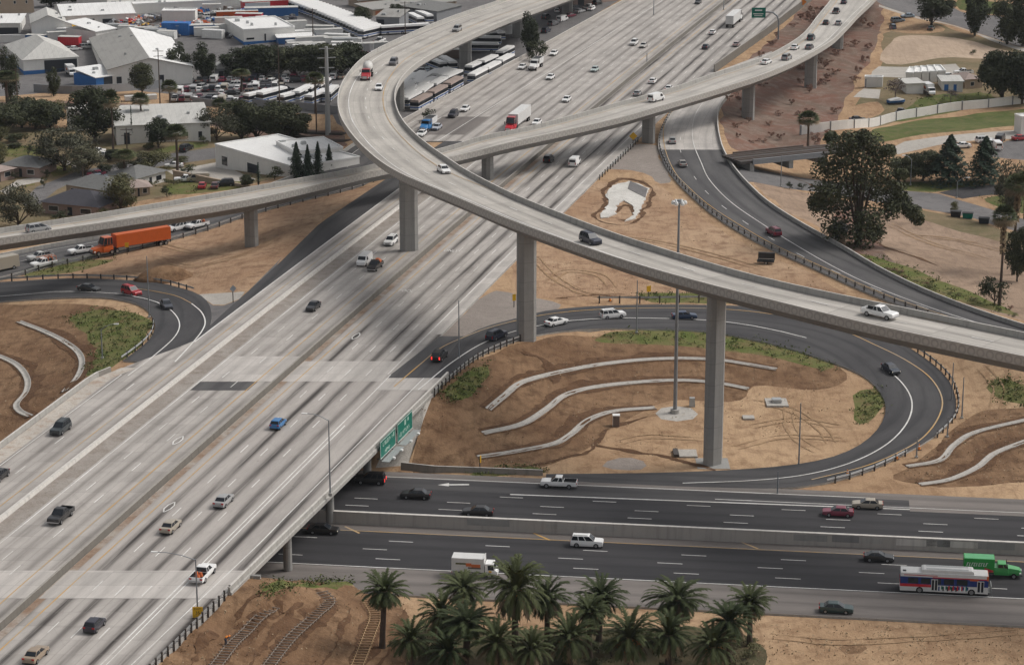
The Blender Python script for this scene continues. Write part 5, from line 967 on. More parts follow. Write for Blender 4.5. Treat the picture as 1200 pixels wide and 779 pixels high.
def car(kind, lit=False, name=None):
    L, W, st, (a, b, c, d, zb, zr), wx, r, bp = CAR[kind]; hw = W/2
    root = empty(name or {'sedan': 'sedan_car', 'coupe': 'coupe_car', 'hatch': 'hatchback_car', 'suv': 'sport_utility_car', 'minivan': 'minivan'}[kind])
    m = MB(); m.loft([ringpts(x-L/2, hw*k, hw*k*.93, .26+(.1 if i in (0, len(st)-1) else 0), min(.62, z*.75), z) for i, (x, z, k) in enumerate(st)]); m.build('body', M['paint'], root)
    greenhouse(root, a-L/2, b-L/2, c-L/2, d-L/2, hw*.9, hw*.72, zb-.02, zr, bp)
    m = MB(); m.box(-L/2+.02, L/2-.04, -hw*.9, hw*.9, .2, .36); m.build('sill', M['trim'], root)
    m = MB(); m.box(L/2-.12, L/2+.02, -hw*.5, hw*.5, .42, .6); m.build('grille', M['trim'], root)
    wheels(root, [x-L/2 for x in wx], hw, r); lamps(root, L/2-.1, -L/2+.02, hw*.93, .66, .85, lit, kind in ('suv', 'minivan'))
    if kind == 'suv':
        for s in (-1, 1): m = MB(); m.bar((b-L/2+.2, s*hw*.6, zr+.1), (c-L/2-.2, s*hw*.6, zr+.1), .05); m.build('roof_rail', M['trim'], root)
    return root
def pickup(load=None, lit=False, crew=False):
    root = empty('pickup_truck'); L, hw = 5.7, .98
    m = MB(); st = [(.9 if crew else .9, 1.05, 1), (2.5, 1.12, 1), (3.9, 1.12, 1), (5.2, 1.10, .98), (5.58, 1.05, .95), (5.7, .95, .91)]
    st = [(2.05, 1.12, 1)]+st[2:]
    m.loft([ringpts(x-L/2, hw*k, hw*k*.95, .42, .75, z) for x, z, k in st]); m.box(-L/2, -L/2+2.1, -hw, hw, .45, .72); m.build('body', M['paint'], root)
    greenhouse(root, 2.12-L/2, 2.3-L/2, 3.35-L/2, 4.15-L/2, hw*.92, hw*.76, 1.1, 1.78, (.42,) if not crew else (.45,))
    for s in (-1, 1): m = MB(); m.box(-L/2+.02, -L/2+2.06, s*hw-.05 if s > 0 else -hw, hw if s > 0 else -hw+.05, .72, 1.14); m.build('bed_side', M['paint'], root)
    m = MB(); m.box(-L/2, -L/2+.07, -hw+.05, hw-.05, .6, 1.12); m.build('tailgate', M['paint'], root)
    m = MB(); m.box(-L/2+.08, -L/2+2.04, -hw+.06, hw-.06, .72, .76); 
    for s_ in (-1, 1): m.box(-L/2+.08, -L/2+2.04, min(s_*(hw-.06), s_*(hw-.09)), max(s_*(hw-.06), s_*(hw-.09)), .76, 1.145)
    m.box(-L/2+2.0, -L/2+2.04, -hw+.09, hw-.09, .76, 1.14); m.build('bed_liner', M['trim'], root)
    m = MB(); m.box(-L/2-.12, -L/2, -hw*.95, hw*.95, .45, .6); m.box(L/2-.05, L/2+.08, -hw*.9, hw*.9, .45, .62); m.build('bumper', M['chrome'], root)
    wheels(root, (1.15-L/2, 4.75-L/2), hw, .39, .26); lamps(root, L/2-.08, -L/2, hw*.97, .85, .9, lit, False)
    if load == 'tools':
        for x, y, r_, h in ((-1.9, .15, .3, .8), (-1.5, -.3, .28, .6), (-2.2, -.2, .25, .5)): m = MB(); m.tube([(x, y, .76), (x+.1, y+.1, .76+h)], [r_, r_*.7], 8); m.build('orange_cargo', M['load_orange'], root)
    if load == 'rack':
        m = MB()
        for s in (-1, 1):
            for x in (-2.6, -1.7, -.75): m.bar((x, s*.88, 1.1), (x, s*.88, 1.95), .07)
            m.bar((-2.65, s*.88, 1.95), (1.2, s*.88, 1.95), .07)
        for x in (-2.6, -1.7, -.75): m.bar((x, -.88, 1.95), (x, .88, 1.95), .07)
        m.build('ladder_rack', M['load_orange'], root)
    if load == 'pile':
        m = MB(); m.loft([[(-1.75+a*r_, b*r_*.8, z) for a, b in ((-1, -1), (1, -1), (1.1, 0), (1, 1), (-1, 1), (-1.1, 0))] for z, r_ in ((.8, .85), (1.3, .8), (1.75, .35))]); m.build('orange_cargo', M['load_orange'], root)
    return root
def van(long=False):
    root = empty('cargo_van'); L, hw = 5.4, 1.0; m = MB()
    m.loft([ringpts(x-L/2, hw*k, hw*k*kt, .4, 1.1, z) for x, z, k, kt in ((0, 2.0, .95, .88), (.06, 2.12, 1, .86), (4.0, 2.12, 1, .86), (4.1, 2.05, 1, .86), (4.75, 1.25, .98, .9), (5.25, 1.08, .94, .9), (5.4, .8, .88, .9))]); m.build('body', M['paint'], root)
    m = MB(); quad_panel(m, (4.72-L/2, -hw*.9, 1.27), (4.72-L/2, hw*.9, 1.27), (4.12-L/2, hw*.84, 2.03), (4.12-L/2, -hw*.84, 2.03), .08, .03); m.build('windshield', M['glass'], root)
    for s in (-1, 1):
        m = MB(); y0, y1 = s*(hw+.01), s*(hw*.9+.02); q = [(3.2-L/2, y0, 1.2), (4.4-L/2, y0, 1.2), (4.0-L/2, y1, 1.85), (3.2-L/2, y1, 1.85)]; m.add(q if s < 0 else q[::-1], [(0, 1, 2, 3)]); m.build('side_window', M['glass'], root)
    m = MB(); m.box(-L/2-.015, -L/2, -hw*.75, hw*.75, 1.25, 1.8); m.build('rear_window', M['glass'], root)
    wheels(root, (1.05-L/2, 4.4-L/2), hw, .36); lamps(root, L/2-.06, -L/2, hw*.95, .85, 1.0, False, True); return root
def box_with(root, name, x0, x1, hw, z0, z1, mats, panels=()):
    m = MB(); m.box(x0, x1, -hw, hw, z0, z1); o = m.build(name, mats, root); return o
def cab_conventional(root, x0, hw=1.15, mat='paint', sleeper=True, roofz=2.9):
    """bonneted lorry cab, front at x0+4.6"""
    m = MB(); m.loft([ringpts(x, w, w*.93, .6, 1.1, z) for x, w, z in ((x0, hw, 1.9), (x0+2.3, hw, 1.9), (x0+2.5, hw*.85, 1.85), (x0+4.2, hw*.74, 1.55), (x0+4.5, hw*.68, 1.35), (x0+4.6, hw*.6, 1.0))]); m.build('body', M[mat], root)
    greenhouse(root, x0+(.0 if sleeper else .5), x0+.05+(0 if sleeper else .5), x0+1.9, x0+2.35, hw*.97, hw*.86, 1.85 if roofz < 3 else 2.15, roofz, (.6,) if roofz < 3 else (.3, .58), False)
    m = MB(); m.box(x0+4.5, x0+4.66, -.55, .55, .75, 1.35); m.build('grille', M['chrome'], root)
    m = MB(); m.box(x0+4.45, x0+4.75, -hw*.9, hw*.9, .45, .7); m.build('bumper', M['trim'], root)
    for s in (-1, 1): m = MB(); m.box(x0+4.2, x0+4.5, s*.95-.17, s*.95+.17, .85, 1.1); m.build('headlight', M['lamp_clear'], root)
    for s in (-1, 1): m = MB(); m.box(x0+2.1, x0+2.2, s*(hw+.25)-.1, s*(hw+.25)+.1, 1.9, 2.6); m.build('mirror', M['trim'], root)
def semi(cab='paint', trailer='white_box', Lt=14.0, zt=4.0):
    root = empty('articulated_lorry'); tot = Lt+5.6; x0 = tot/2-4.8
    cab_conventional(root, x0, 1.2, cab, True, 3.7)
    m = MB(); m.box(x0-1.6, x0+4.2, -.45, .45, .55, .95); m.build('chassis', M['trim'], root)
    m = MB(); m.box(-tot/2, -tot/2+Lt, -1.28, 1.28, 1.25, zt); m.build('trailer', M[trailer], root)
    m = MB(); m.box(-tot/2-.02, -tot/2, -1.2, 1.2, 1.35, zt-.1); m.box(-tot/2-.05, -tot/2-.02, -.03, .03, 1.35, zt-.1); m.build('trailer_door', M['white_box' if trailer == 'white_box' else trailer], root)
    m = MB(); m.box(-tot/2+.3, -tot/2+Lt-.3, -.5, .5, .95, 1.25); m.build('trailer_frame', M['trim'], root)
    wheels(root, (x0+3.5,), 1.2, .5, .3); wheels(root, (x0-.9, x0+.35, -tot/2+1.2, -tot/2+2.5), 1.24, .5, .5)
    return root
def box_truck_cabover():
    root = empty('box_truck'); L = 6.6; hw = 1.05
    m = MB(); m.loft([ringpts(x, w, w*.93, .5, 1.1, z) for x, w, z in ((1.55, 1.0, 2.2), (2.75, 1.0, 2.2), (2.95, 1.0, 1.35), (3.3, .95, 1.05), (3.32, .92, .8))]); m.build('cab', M['paint'], root)
    m = MB(); quad_panel(m, (2.97, -.93, 1.35), (2.97, .93, 1.35), (2.77, .9, 2.15), (2.77, -.9, 2.15), .05, .03); m.build('windshield', M['glass'], root)
    for s in (-1, 1): m = MB(); q = [(1.95, s*1.015, 1.3), (2.85, s*1.015, 1.3), (2.7, s*.98, 2.0), (1.95, s*.98, 2.0)]; m.add(q if s < 0 else q[::-1], [(0, 1, 2, 3)]); m.build('side_window', M['glass'], root)
    m = MB(); m.box(-3.3, 1.3, -1.15, 1.15, .95, 3.0); m.build('cargo_box', M['white_box'], root)
    m = MB(); m.box(1.3, 1.42, -1.15, 1.15, .95, 3.1); m.build('front_frame', M['white_box'], root)
    m = MB()
    for x0, x1, z0, z1, mi in ((-2.7, -1.2, 2.05, 2.3, 0), (-1.2, -.4, 1.8, 2.3, 1), (-.4, .9, 1.7, 2.15, 1), (-.9, .95, 1.45, 1.7, 2)): m.box(x0, x1, -1.172-.004*mi, -1.15, z0, z1, mi)
    m.build('side_picture', [M['lawn'], M['load_orange'], M['rebar']], root)
    m = MB(); m.box(2.1, 2.5, -1.03, -1.0, .95, 1.2); m.build('door_sticker', M['sign_yellow'], root)
    m = MB(); m.box(-3.2, 3.1, -.4, .4, .5, .95); m.build('chassis', M['trim'], root)
    wheels(root, (-1.9, 2.2), 1.05, .42, .3); lamps(root, 3.3, -3.3, 1.0, .8, .8); return root
def box_truck_green():
    root = empty('box_truck'); cab_conventional(root, 1.2-.6, 1.15, 'paint', False, 2.55)
    m = MB(); m.box(-4.6, .55, -1.25, 1.25, 1.05, 3.45); m.build('cargo_box', M['livery_green'], root)
    m = MB(); m.box(-4.5, .45, -1.18, 1.18, 3.45, 3.475); m.build('roof_sheet', M['pale_green'], root)
    m = MB(); m.add([(-1.1, -1.262, 1.1), (.4, -1.262, 1.1), (.4, -1.262, 1.45), (-1.1, -1.262, 1.9)], [(0, 1, 2, 3)]); m.build('red_stripe', M['livery_red'], root)
    m = MB()
    for k in range(9):   # slanted white capitals along the side, too blurred to read
        x = -4.2+k*.4; m.add([(x, -1.265, 2.1), (x+.12, -1.265, 2.1), (x+.27, -1.265, 2.75), (x+.15, -1.265, 2.75)], [(0, 1, 2, 3)])
        if k % 3 != 1: m.add([(x+.2, -1.265, 2.66), (x+.42, -1.265, 2.66), (x+.43, -1.265, 2.75), (x+.22, -1.265, 2.75)], [(0, 1, 2, 3)])
        if k % 2: m.add([(x+.08, -1.265, 2.1), (x+.3, -1.265, 2.1), (x+.31, -1.265, 2.2), (x+.1, -1.265, 2.2)], [(0, 1, 2, 3)])
    m.build('lettering', M['sign_white'], root)
    m = MB(); m.box(-4.5, 4.6, -.4, .4, .55, 1.05); m.build('chassis', M['trim'], root); wheels(root, (-2.6, 3.9), 1.15, .46, .34); lamps(root, 5.1, -4.6, 1.0, .9, .9); return root
def transit_bus():
    root = empty('city_bus'); hw, L = 1.27, 12.3; x0, x1 = -L/2, L/2
    m = MB(); m.box(x0, x1, -hw, hw, .35, 1.35, taper=0); m.build('lower_body', M['white_box'], root)
    m = MB(); m.box(x0+.01, x1-.03, -hw+.01, hw-.01, 1.35, 2.5); m.build('window_band', M['livery_blue'], root)
    m = MB(); m.box(x0, x1, -hw, hw, 2.5, 3.05, taper=.06); m.build('roof', M['white_box'], root)
    m = MB(); m.box(x0-.012, x0+5.0, -hw-.012, -hw, 1.0, 1.42); m.box(x0-.014, x0, -hw, hw, 1.0, 1.42); m.build('red_stripe', M['livery_red'], root)
    m = MB(); m.box(x0+4.5, x1, -hw-.012, -hw, 2.42, 2.58); m.build('upper_red_stripe', M['livery_red'], root)
    m = MB(); m.box(x0+.5, x0+5.2, -hw-.01, -hw, 2.70, 2.80); m.build('roof_lettering', M['livery_red'], root)
    m = MB(); m.box(x1-.25, x1+.015, -hw-.016, hw+.016, 2.35, 3.0); m.build('front_cap', M['livery_orange'], root)
    m = MB(); m.box(x1-2.6, x1-1.4, -hw-.02, -hw, 2.25, 2.45); m.build('destination_panel', M['livery_orange'], root)
    for a, b in ((x0+1.1, x0+2.5), (x0+2.9, x0+4.2), (x0+4.6, x0+5.7), (x0+6.1, x0+7.5), (x0+7.9, x0+9.4)): m = MB(); m.box(a, b, -hw-.008, -hw+.01, 1.5, 2.35); m.build('window', M['glass'], root)
    for a, b in ((x0+4.35, x0+5.25), (x1-1.55, x1-.6)):
        m = MB(); m.box(a, b, -hw-.02, -hw, .45, 2.25)
        o = m.build('door', M['white_box'], root); m = MB()
        for k in (0, 1): m.box(a+.08+k*(b-a)/2, a+(b-a)/2-.06+k*(b-a)/2, -hw-.032, -hw-.02, .6, 2.15)
        m.build('pane', M['glass'], o)
    m = MB()
    cols = [M['livery_blue'], M['sign_green'], M['livery_red'], M['sign_white'], M['trim']]
    for k in range(22): a = x0+5.35+k*.2; m.box(a, a+.2, -hw-.015-.002*(k % 3), -hw, .55+.12*((k*7) % 3), 1.2+.08*((k*5) % 3), (k*3+k//4) % 5)
    m.build('advert_panel', cols, root)
    m = MB(); m.loft([[(x, y, z) for x, y in ((x0+2.9+d, -1.0+d*.3), (x1-2.0-d, -1.0+d*.3), (x1-2.0-d, 1.0-d*.3), (x0+2.9+d, 1.0-d*.3))] for z, d in ((3.05, 0), (3.45, .1), (3.55, .35))]); o = m.build('roof_tank_cover', M['white_box'], root)
    for s in (-.75, .35):
        m = MB(); m.box(x0+3.6, x1-2.8, s, s+.4, 3.555, 3.575); m.build('vent_slot', M['galvanised'], o)
    m = MB(); m.box(x0+.35, x0+.8, -.7, -.2, 3.05, 3.12); m.build('roof_hatch', M['trim'], root)
    m = MB(); m.box(x1-.01, x1+.02, -hw+.1, hw-.1, 1.2, 2.35); m.build('windshield', M['glass'], root)
    m = MB(); m.box(x1+.02, x1+.5, -hw+.2, hw-.2, .5, .58); m.box(x1+.42, x1+.5, -hw+.2, hw-.2, .58, 1.5); m.build('bicycle_rack', M['galvanised'], root)
    wheels(root, (x0+2.75, x1-2.3), hw, .5, .34); lamps(root, x1, x0, hw, .7, 1.7, False, True); return root
def mixer():
    root = empty('mixer_truck'); cab_conventional(root, .6, 1.15, 'paint', False, 2.7)
    m = MB(); m.tube([(.4, 0, 2.3), (-.8, 0, 2.55), (-2.4, 0, 2.8), (-3.9, 0, 3.1), (-4.3, 0, 3.25)], [.65, 1.15, 1.3, .8, .5], 16); m.build('drum', M['mixer_grey'], root, smooth=True)
    m = MB(); m.tube([(-4.3, 0, 3.1), (-4.7, 0, 3.7)], [.3, .6], 10); m.build('hopper', M['mixer_grey'], root)
    m = MB(); m.box(-4.4, 5, -.5, .5, .6, 1.1); m.box(-.2, .5, -1.1, 1.1, 1.1, 1.6); m.box(-3.9, -3.5, -1, 1, 1.1, 2.2); m.build('chassis', M['trim'], root); wheels(root, (4.0, -2.2, -3.5), 1.2, .5, .45); return root
def dump_truck():
    root = empty('dump_truck'); cab_conventional(root, .4, 1.15, 'paint', False, 2.7)
    m = MB(); m.loft([[(x, y, z) for x, y in ((-4.4-d, -1.2), (.1, -1.2), (.1, 1.2), (-4.4-d, 1.2))] for z, d in ((1.3, 0), (2.9, .4))]); m.build('tipper_body', M['white_box'], root); m = MB(); m.box(-4.4, 0, -1.08, 1.08, 2.905, 2.93); m.build('load', M['trim'], root)
    m = MB(); m.box(-4.4, 4.8, -.5, .5, .6, 1.25); m.build('chassis', M['trim'], root); wheels(root, (3.8, -2.2, -3.4), 1.2, .5, .45); return root
def motorhome():
    root = empty('motorhome'); m = MB(); m.box(-3.6, 3.6, -1.2, 1.2, .5, 3.0, taper=.06); m.build('body', M['paint'], root)
    m = MB(); m.box(1.4, 2.8, -1.215, -1.2, 1.7, 2.5); m.build('window', M['glass'], root); m = MB(); m.box(3.6, 3.62, -1, 1, 1.4, 2.4); m.build('windshield', M['glass'], root); wheels(root, (-2.2, 2.5), 1.2, .42); return root
# ---- where each road runs
def yawto(d): return math.atan2(d[1], d[0])
ROADS = dict(NW=((NWL+NWR)/2, 1), SE=((SEL+SER)/2, 1), RR=((RRR+RRL)/2, -1), FR=((FRL+FRR)/2, -1), F1=((f1L+f1R)/2, 1), F2=((f2L+f2R)/2, 1))
def road_pose(road, u, v, hz):
    if road in ('NB', 'SB', 'CD'):
        p = at(u, v, ZF+hz); y = p[1]; d = np.array([2*2.91643813e-05*y+.2219, 1]); return np.array([p[0], p[1], ZF+.03]), yawto(d if road == 'NB' else -d)
    if road in ('EB', 'WB'):
        z = 0 if road == 'EB' else 1.0; p = at(u, v, z+hz); return np.array([p[0], p[1], z]), yawto(I10 if road == 'EB' else -I10)
    C, sg = ROADS[road]; z = float(C[:, 2].mean()); T = tangent(C)
    for _ in range(12):
        p = at(u, v, z+hz); k = int(np.argmin(np.hypot(C[:, 0]-p[0], C[:, 1]-p[1]))); z = .5*z+.5*C[k, 2]
    k2 = k+1 if k+1 < len(C) and np.dot(p[:2]-C[k, :2], T[k]) > 0 else max(k-1, 0)
    a, b = np.hypot(*(p[:2]-C[k, :2])), np.hypot(*(p[:2]-C[k2, :2])); f = np.clip(abs(np.dot(p[:2]-C[k, :2], T[k]))/max(np.hypot(*(C[k2, :2]-C[k, :2])), .1), 0, 1)
    z = C[k, 2]*(1-f)+C[k2, 2]*f; p = at(u, v, z+hz); return np.array([p[0], p[1], z+.01]), yawto(T[k]*sg)
PROTO = {}
MAKE = dict(sedan=lambda: car('sedan'), coupe=lambda: car('coupe'), hatch=lambda: car('hatch'), suv=lambda: car('suv'), minivan=lambda: car('minivan'), sedan_lit=lambda: car('sedan', True), suv_lit=lambda: car('suv', True), pickup=pickup, pickup_lit=lambda: pickup(None, True), pickup_tools=lambda: pickup('tools'), pickup_rack=lambda: pickup('rack'), pickup_pile=lambda: pickup('pile', True), van=van)
def vehicle(kind, pos, yaw, color, label, cat='car', group=None):
    if kind in PROTO: o = copy_tree(PROTO[kind])
    else: o = MAKE[kind]() if kind in MAKE else kind(); PROTO[kind] = o
    o.location = pos; o.rotation_euler = (0, 0, yaw); paint(o, color)
    for k in ('label', 'category', 'group'):
        if k in o.keys(): del o[k]
    return tag(o, label, cat, group)
WHT, BLK, SIL, GRY, NVY, BEI, RED, MAR, BLU, TAN, DGN = (.88, .875, .86), (.014, .014, .016), (.36, .36, .36), (.14, .14, .15), (.018, .022, .045), (.40, .35, .28), (.42, .02, .03), (.20, .02, .05), (.02, .17, .42), (.33, .25, .18), (.02, .05, .05)
TRAFFIC = [
 ('EB', 'suv', 688, 634, WHT, 'white sport utility car in the near lanes of the cross freeway beside the retaining wall', 'car'),
 ('EB', 'coupe', 1030, 651, BLK, 'black coupe just ahead of the city bus in the lane by the wall', 'car'),
 ('EB', 'sedan', 980, 711, DGN, 'dark green sedan stopped on the shoulder above the bare dirt', 'car'),
 ('EB', 'sedan_lit', 379, 619, BLK, 'black car with its headlights on, coming out of the shade of the overpass', 'car'),
 ('WB', 'sedan', 487, 578, BLK, 'black sedan on the cross freeway nearest the overpass', 'car'),
 ('WB', 'sedan', 560, 598, BLK, 'black sedan beside the retaining wall top, left of the white pickup', 'car'),
 ('WB', 'pickup', 655, 565, WHT, 'white pickup with an empty black bed on the far side of the cross freeway', 'pickup'),
 ('WB', 'sedan', 982, 598.5, MAR, 'maroon sedan on the cross freeway', 'car'),
 ('WB', 'sedan', 1016.5, 589.5, BEI, 'beige sedan following the maroon one', 'car'),
 ('WB', 'suv', 434, 561, BLK, 'dark sport utility car passing under the green guide signs', 'car'),
 ('SE', 'suv', 515, 416, BLK, 'black sport utility car entering the centre loop ramp, brake lights on', 'car'),
 ('SE', 'suv', 582, 392, NVY, 'dark sport utility car on the loop ramp left of the middle pier', 'car'),
 ('SE', 'sedan', 652, 376, WHT, 'white sedan on the loop ramp just right of the middle pier', 'car'),
 ('SE', 'suv', 718, 368, WHT, 'white sport utility car on the top of the centre loop ramp', 'car'),
 ('SE', 'sedan', 802, 369, (.02, .045, .10), 'blue sedan passing left of the tall pier on the loop ramp', 'car'),
 ('SE', 'sedan_lit', 1044, 431, (.02, .03, .05), 'dark sedan with headlights on, rounding the right end of the loop', 'car'),
 ('F1', 'pickup', 1031, 366, WHT, 'white pickup alone on the right end of the tall flyover', 'pickup'),
 ('F1', 'suv', 692, 280, NVY, 'dark blue estate car on the tall flyover right of the middle pier', 'car'),
 ('F1', 'sedan', 520, 198, WHT, 'white sedan on the tall flyover above the connector crossing', 'car'),
 ('F1', 'suv', 461, 73, GRY, 'grey sport utility car on the flyover bend behind the mixer truck', 'car'),
 ('F1', 'sedan', 444, 102, WHT, 'white car on the flyover bend below the mixer truck', 'car'),
 ('F1', 'suv', 535.5, 34, SIL, 'silver sport utility car highest up on the tall flyover', 'car'),
 ('F2', 'minivan', 45, 267, SIL, 'silver minivan on the left end of the connector flyover', 'minivan'),
 ('F2', 'van', 769, 114, WHT, 'white van on the connector flyover above its pier', 'van'),
 ('F2', 'sedan', 898, 72, WHT, 'white sedan on the connector, last of the cluster climbing right', 'car'),
 ('F2', 'suv', 922, 67, SIL, 'silver sport utility car on the connector between two white cars', 'car'),
 ('F2', 'sedan', 931.5, 55, WHT, 'white sedan beside the grey car on the connector', 'car'),
 ('F2', 'sedan', 948.5, 54.5, GRY, 'dark grey sedan on the outer lane of the connector', 'car'),
 ('F2', 'suv', 950.5, 44, (.03, .05, .06), 'dark sport utility car on the connector in the middle of the cluster', 'car'),
 ('F2', 'sedan', 968, 26, BLK, 'black car high on the connector left of a silver one', 'car'),
 ('F2', 'sedan', 982.5, 26.5, SIL, 'silver sedan high on the outer lane of the connector', 'car'),
 ('F2', 'pickup', 980, 13, GRY, 'grey pickup near the top end of the connector', 'pickup'),
 ('F2', 'sedan', 989, 2, NVY, 'navy car topmost on the connector', 'car'),
 ('NB', 'sedan', 42, 765, TAN, 'tan sedan in the bottom left corner of the freeway', 'car'),
 ('NB', 'hatch', 111, 730, (.02, .02, .035), 'dark navy hatchback low on the freeway right of the tan sedan', 'car'),
 ('NB', 'pickup_tools', 238, 671, WHT, 'white pickup carrying orange gear in its bed, beside the double white line', 'pickup'),
 ('NB', 'sedan', 200, 615, BEI, 'beige sedan in the lane next to the painted diamond', 'car'),
 ('NB', 'sedan', 262, 585, SIL, 'silver sedan just ahead of the beige one', 'car'),
 ('NB', 'hatch', 326, 495, BLU, 'bright blue hatchback on the overpass approach', 'car'),
 ('NB', 'suv', 643, 186, BLK, 'black boxy car just below the connector flyover', 'car'),
 ('NB', 'van', 673.5, 189, WHT, 'white van seen from behind below the connector flyover', 'van'),
 ('NB', 'sedan', 747, 109, SIL, 'silver car just above the connector flyover in the near lanes', 'car'),
 ('NB', 'sedan', 765, 94.5, WHT, 'white car above the connector flyover, ahead of the silver one', 'car'),
 ('NB', 'sedan', 784, 103, WHT, 'white car half hidden by the connector parapet', 'car'),
 ('NB', 'sedan', 827, 54.5, NVY, 'dark blue car beside a white one behind the white semi trailer', 'car'),
 ('NB', 'sedan', 835, 37.5, WHT, 'white car close behind the white semi trailer', 'car'),
 ('NB', 'sedan', 863, 51.5, (.42, .33, .32), 'pinkish silver car in the lane right of the dark blue one', 'car'),
 ('SB', 'pickup_lit', 71, 603, BLK, 'black pickup with headlights on at the lower left', 'pickup'),
 ('SB', 'sedan', 367, 358, BLK, 'black sedan alone in the southbound lanes', 'car'),
 ('SB', 'van', 427, 304, WHT, 'white van beside the black truck with the orange load', 'van'),
 ('SB', 'pickup_pile', 439.5, 311, BLK, 'black pickup with an orange load and headlights on', 'pickup'),
 ('SB', 'suv_lit', 458, 282, WHT, 'white sport utility car left of the first pier', 'car'),
 ('SB', 'sedan', 629, 143, WHT, 'white car half hidden next to the red-cabbed lorry', 'car'),
 ('SB', 'sedan', 664, 116, WHT, 'white car on the far lanes above the red-cabbed lorry', 'car'),
 ('SB', 'sedan', 645, 90, WHT, 'white sedan in the far lanes nearest the dump truck', 'car'),
 ('SB', 'sedan', 697, 81, (.5, .58, .56), 'pale mint car in the middle of the far lanes', 'car'),
 ('SB', 'suv', 743, 50, WHT, 'white sport utility car left of a small white car, far lanes', 'car'),
 ('SB', 'sedan', 754, 53, (.55, .53, .5), 'small off-white car beside the white sport utility car, far lanes', 'car'),
 ('SB', 'sedan', 818, 2, (.05, .05, .055), 'dark car at the very top of the far lanes', 'car'),
 ('SB', 'sedan', 612, 78, WHT, 'white car in front of the dump truck by the parapet', 'car'),
 ('SB', 'sedan', 649, 62, WHT, 'white car behind the dump truck by the parapet', 'car'),
 ('SB', 'sedan', 545, 127, WHT, 'white car behind the black one on the off-ramp', 'car'),
 ('SB', 'suv_lit', 531, 134, (.02, .02, .035), 'black car with headlights on between the white and the blue vehicles', 'car'),
 ('SB', 'sedan', 512, 148.5, (.45, .47, .52), 'pale car with a dark roof load beside the blue truck', 'car'),
 ('SB', 'sedan', 494, 156, WHT, 'white car half hidden behind the tall flyover parapet', 'car'),
 ('CD', 'suv', 71, 501, (.025, .035, .04), 'dark sport utility car on the lane beside the whitish barrier, left edge', 'car'),
 ('CD', 'sedan', -2, 556, BLK, 'black car cut off by the left edge of the picture', 'car'),
 ('NW', 'sedan', 104, 337, BLK, 'black sedan leading around the far left loop', 'car'),
 ('NW', 'suv', 154, 341, RED, 'red sport utility car on the far left loop', 'car'),
 ('NW', 'sedan', 195, 356, (.04, .045, .06), 'dark blue grey sedan at the bend of the far left loop', 'car'),
 ('FR', 'pickup', 95, 293, WHT, 'white pickup just ahead of the orange lorry', 'pickup'),
 ('FR', 'pickup_rack', 51, 308, WHT, 'white work pickup with a rack at the left end of the off-ramp', 'pickup'),
 ('FR', 'pickup', 47, 300.5, (.55, .54, .52), 'second white pickup, half behind the one with the rack', 'pickup'),
 ('FR', 'suv', 207, 266, WHT, 'white car close behind the orange lorry', 'car'),
 ('FR', 'pickup_tools', 231, 263, WHT, 'white pickup with orange gear behind the orange lorry', 'pickup'),
 ('RR', 'sedan', 788, 164, SIL, 'silver car on the concrete part of the right ramp', 'car'),
 ('RR', 'sedan', 799.5, 191, (.30, .28, .26), 'grey sedan on the upper asphalt of the right ramp', 'car'),
 ('RR', 'suv', 906.5, 271, MAR, 'dark red car on the right ramp', 'car'),
]
GRP = {'NB': 'vehicles driving up the diagonal freeway', 'SB': 'vehicles coming down the diagonal freeway', 'CD': 'vehicles coming down the diagonal freeway', 'EB': 'vehicles on the near side of the cross freeway', 'WB': 'vehicles on the far side of the cross freeway', 'SE': 'cars on the centre loop ramp', 'NW': 'cars on the left loop ramp', 'F1': 'vehicles on the tall flyover', 'F2': 'vehicles on the connector flyover', 'FR': 'vehicles on the off-ramp', 'RR': 'cars on the right ramp'}
for road, kind, u, v, c, lab, cat in TRAFFIC:
    p, yw = road_pose(road, u, v, 1.0 if kind in ('van',) else .72); vehicle(kind, p, yw, c, lab, cat, GRP[road])
for road, mk, u, v, hz, c, lab, cat in [('EB', transit_bus, 1106, 680, 1.6, WHT, 'white, blue and red city bus with a tank cover on its roof', 'bus'), ('EB', box_truck_green, 1161, 662, 1.6, (.05, .36, .09), 'green box truck with white slanted lettering beside the bus', 'box truck'), ('EB', box_truck_cabover, 557, 662.5, 1.5, WHT, 'white box truck with a food picture on its side behind the palms', 'box truck'),
        ('FR', lambda: semi('livery_orange', 'livery_orange', 13.2), 152, 282, 2.0, (.55, .10, .018), 'bright orange articulated lorry on the off-ramp below the connector', 'lorry'), ('SB', lambda: semi('livery_red', 'white_box', 14), 606, 140, 1.9, RED, 'white semi trailer with a red cab in the far lanes', 'lorry'), ('NB', lambda: semi('paint', 'white_box', 14), 861, 21, 2.0, WHT, 'white semi trailer seen from behind in the far lanes', 'lorry'),
        ('F1', mixer, 430, 84, 1.7, RED, 'red concrete mixer with a pale drum on the flyover bend', 'mixer truck'), ('SB', dump_truck, 628, 74, 1.6, WHT, 'white dump truck by the far parapet', 'dump truck'), ('SB', dump_truck, 501.5, 145, 1.5, (.02, .2, .5), 'bright blue truck on the off-ramp by the flyover parapet', 'truck'), ('FR', motorhome, 2, 308, 1.6, BEI, 'beige motorhome cut off by the left edge on the off-ramp', 'motorhome')]:
    p, yw = road_pose(road, u, v, hz); o = mk(); o.scale = (.84,)*3 if 'green' in lab else (1, 1, 1); o.location = p; o.rotation_euler = (0, 0, yw); paint(o, c); tag(o, lab, cat, GRP[road])
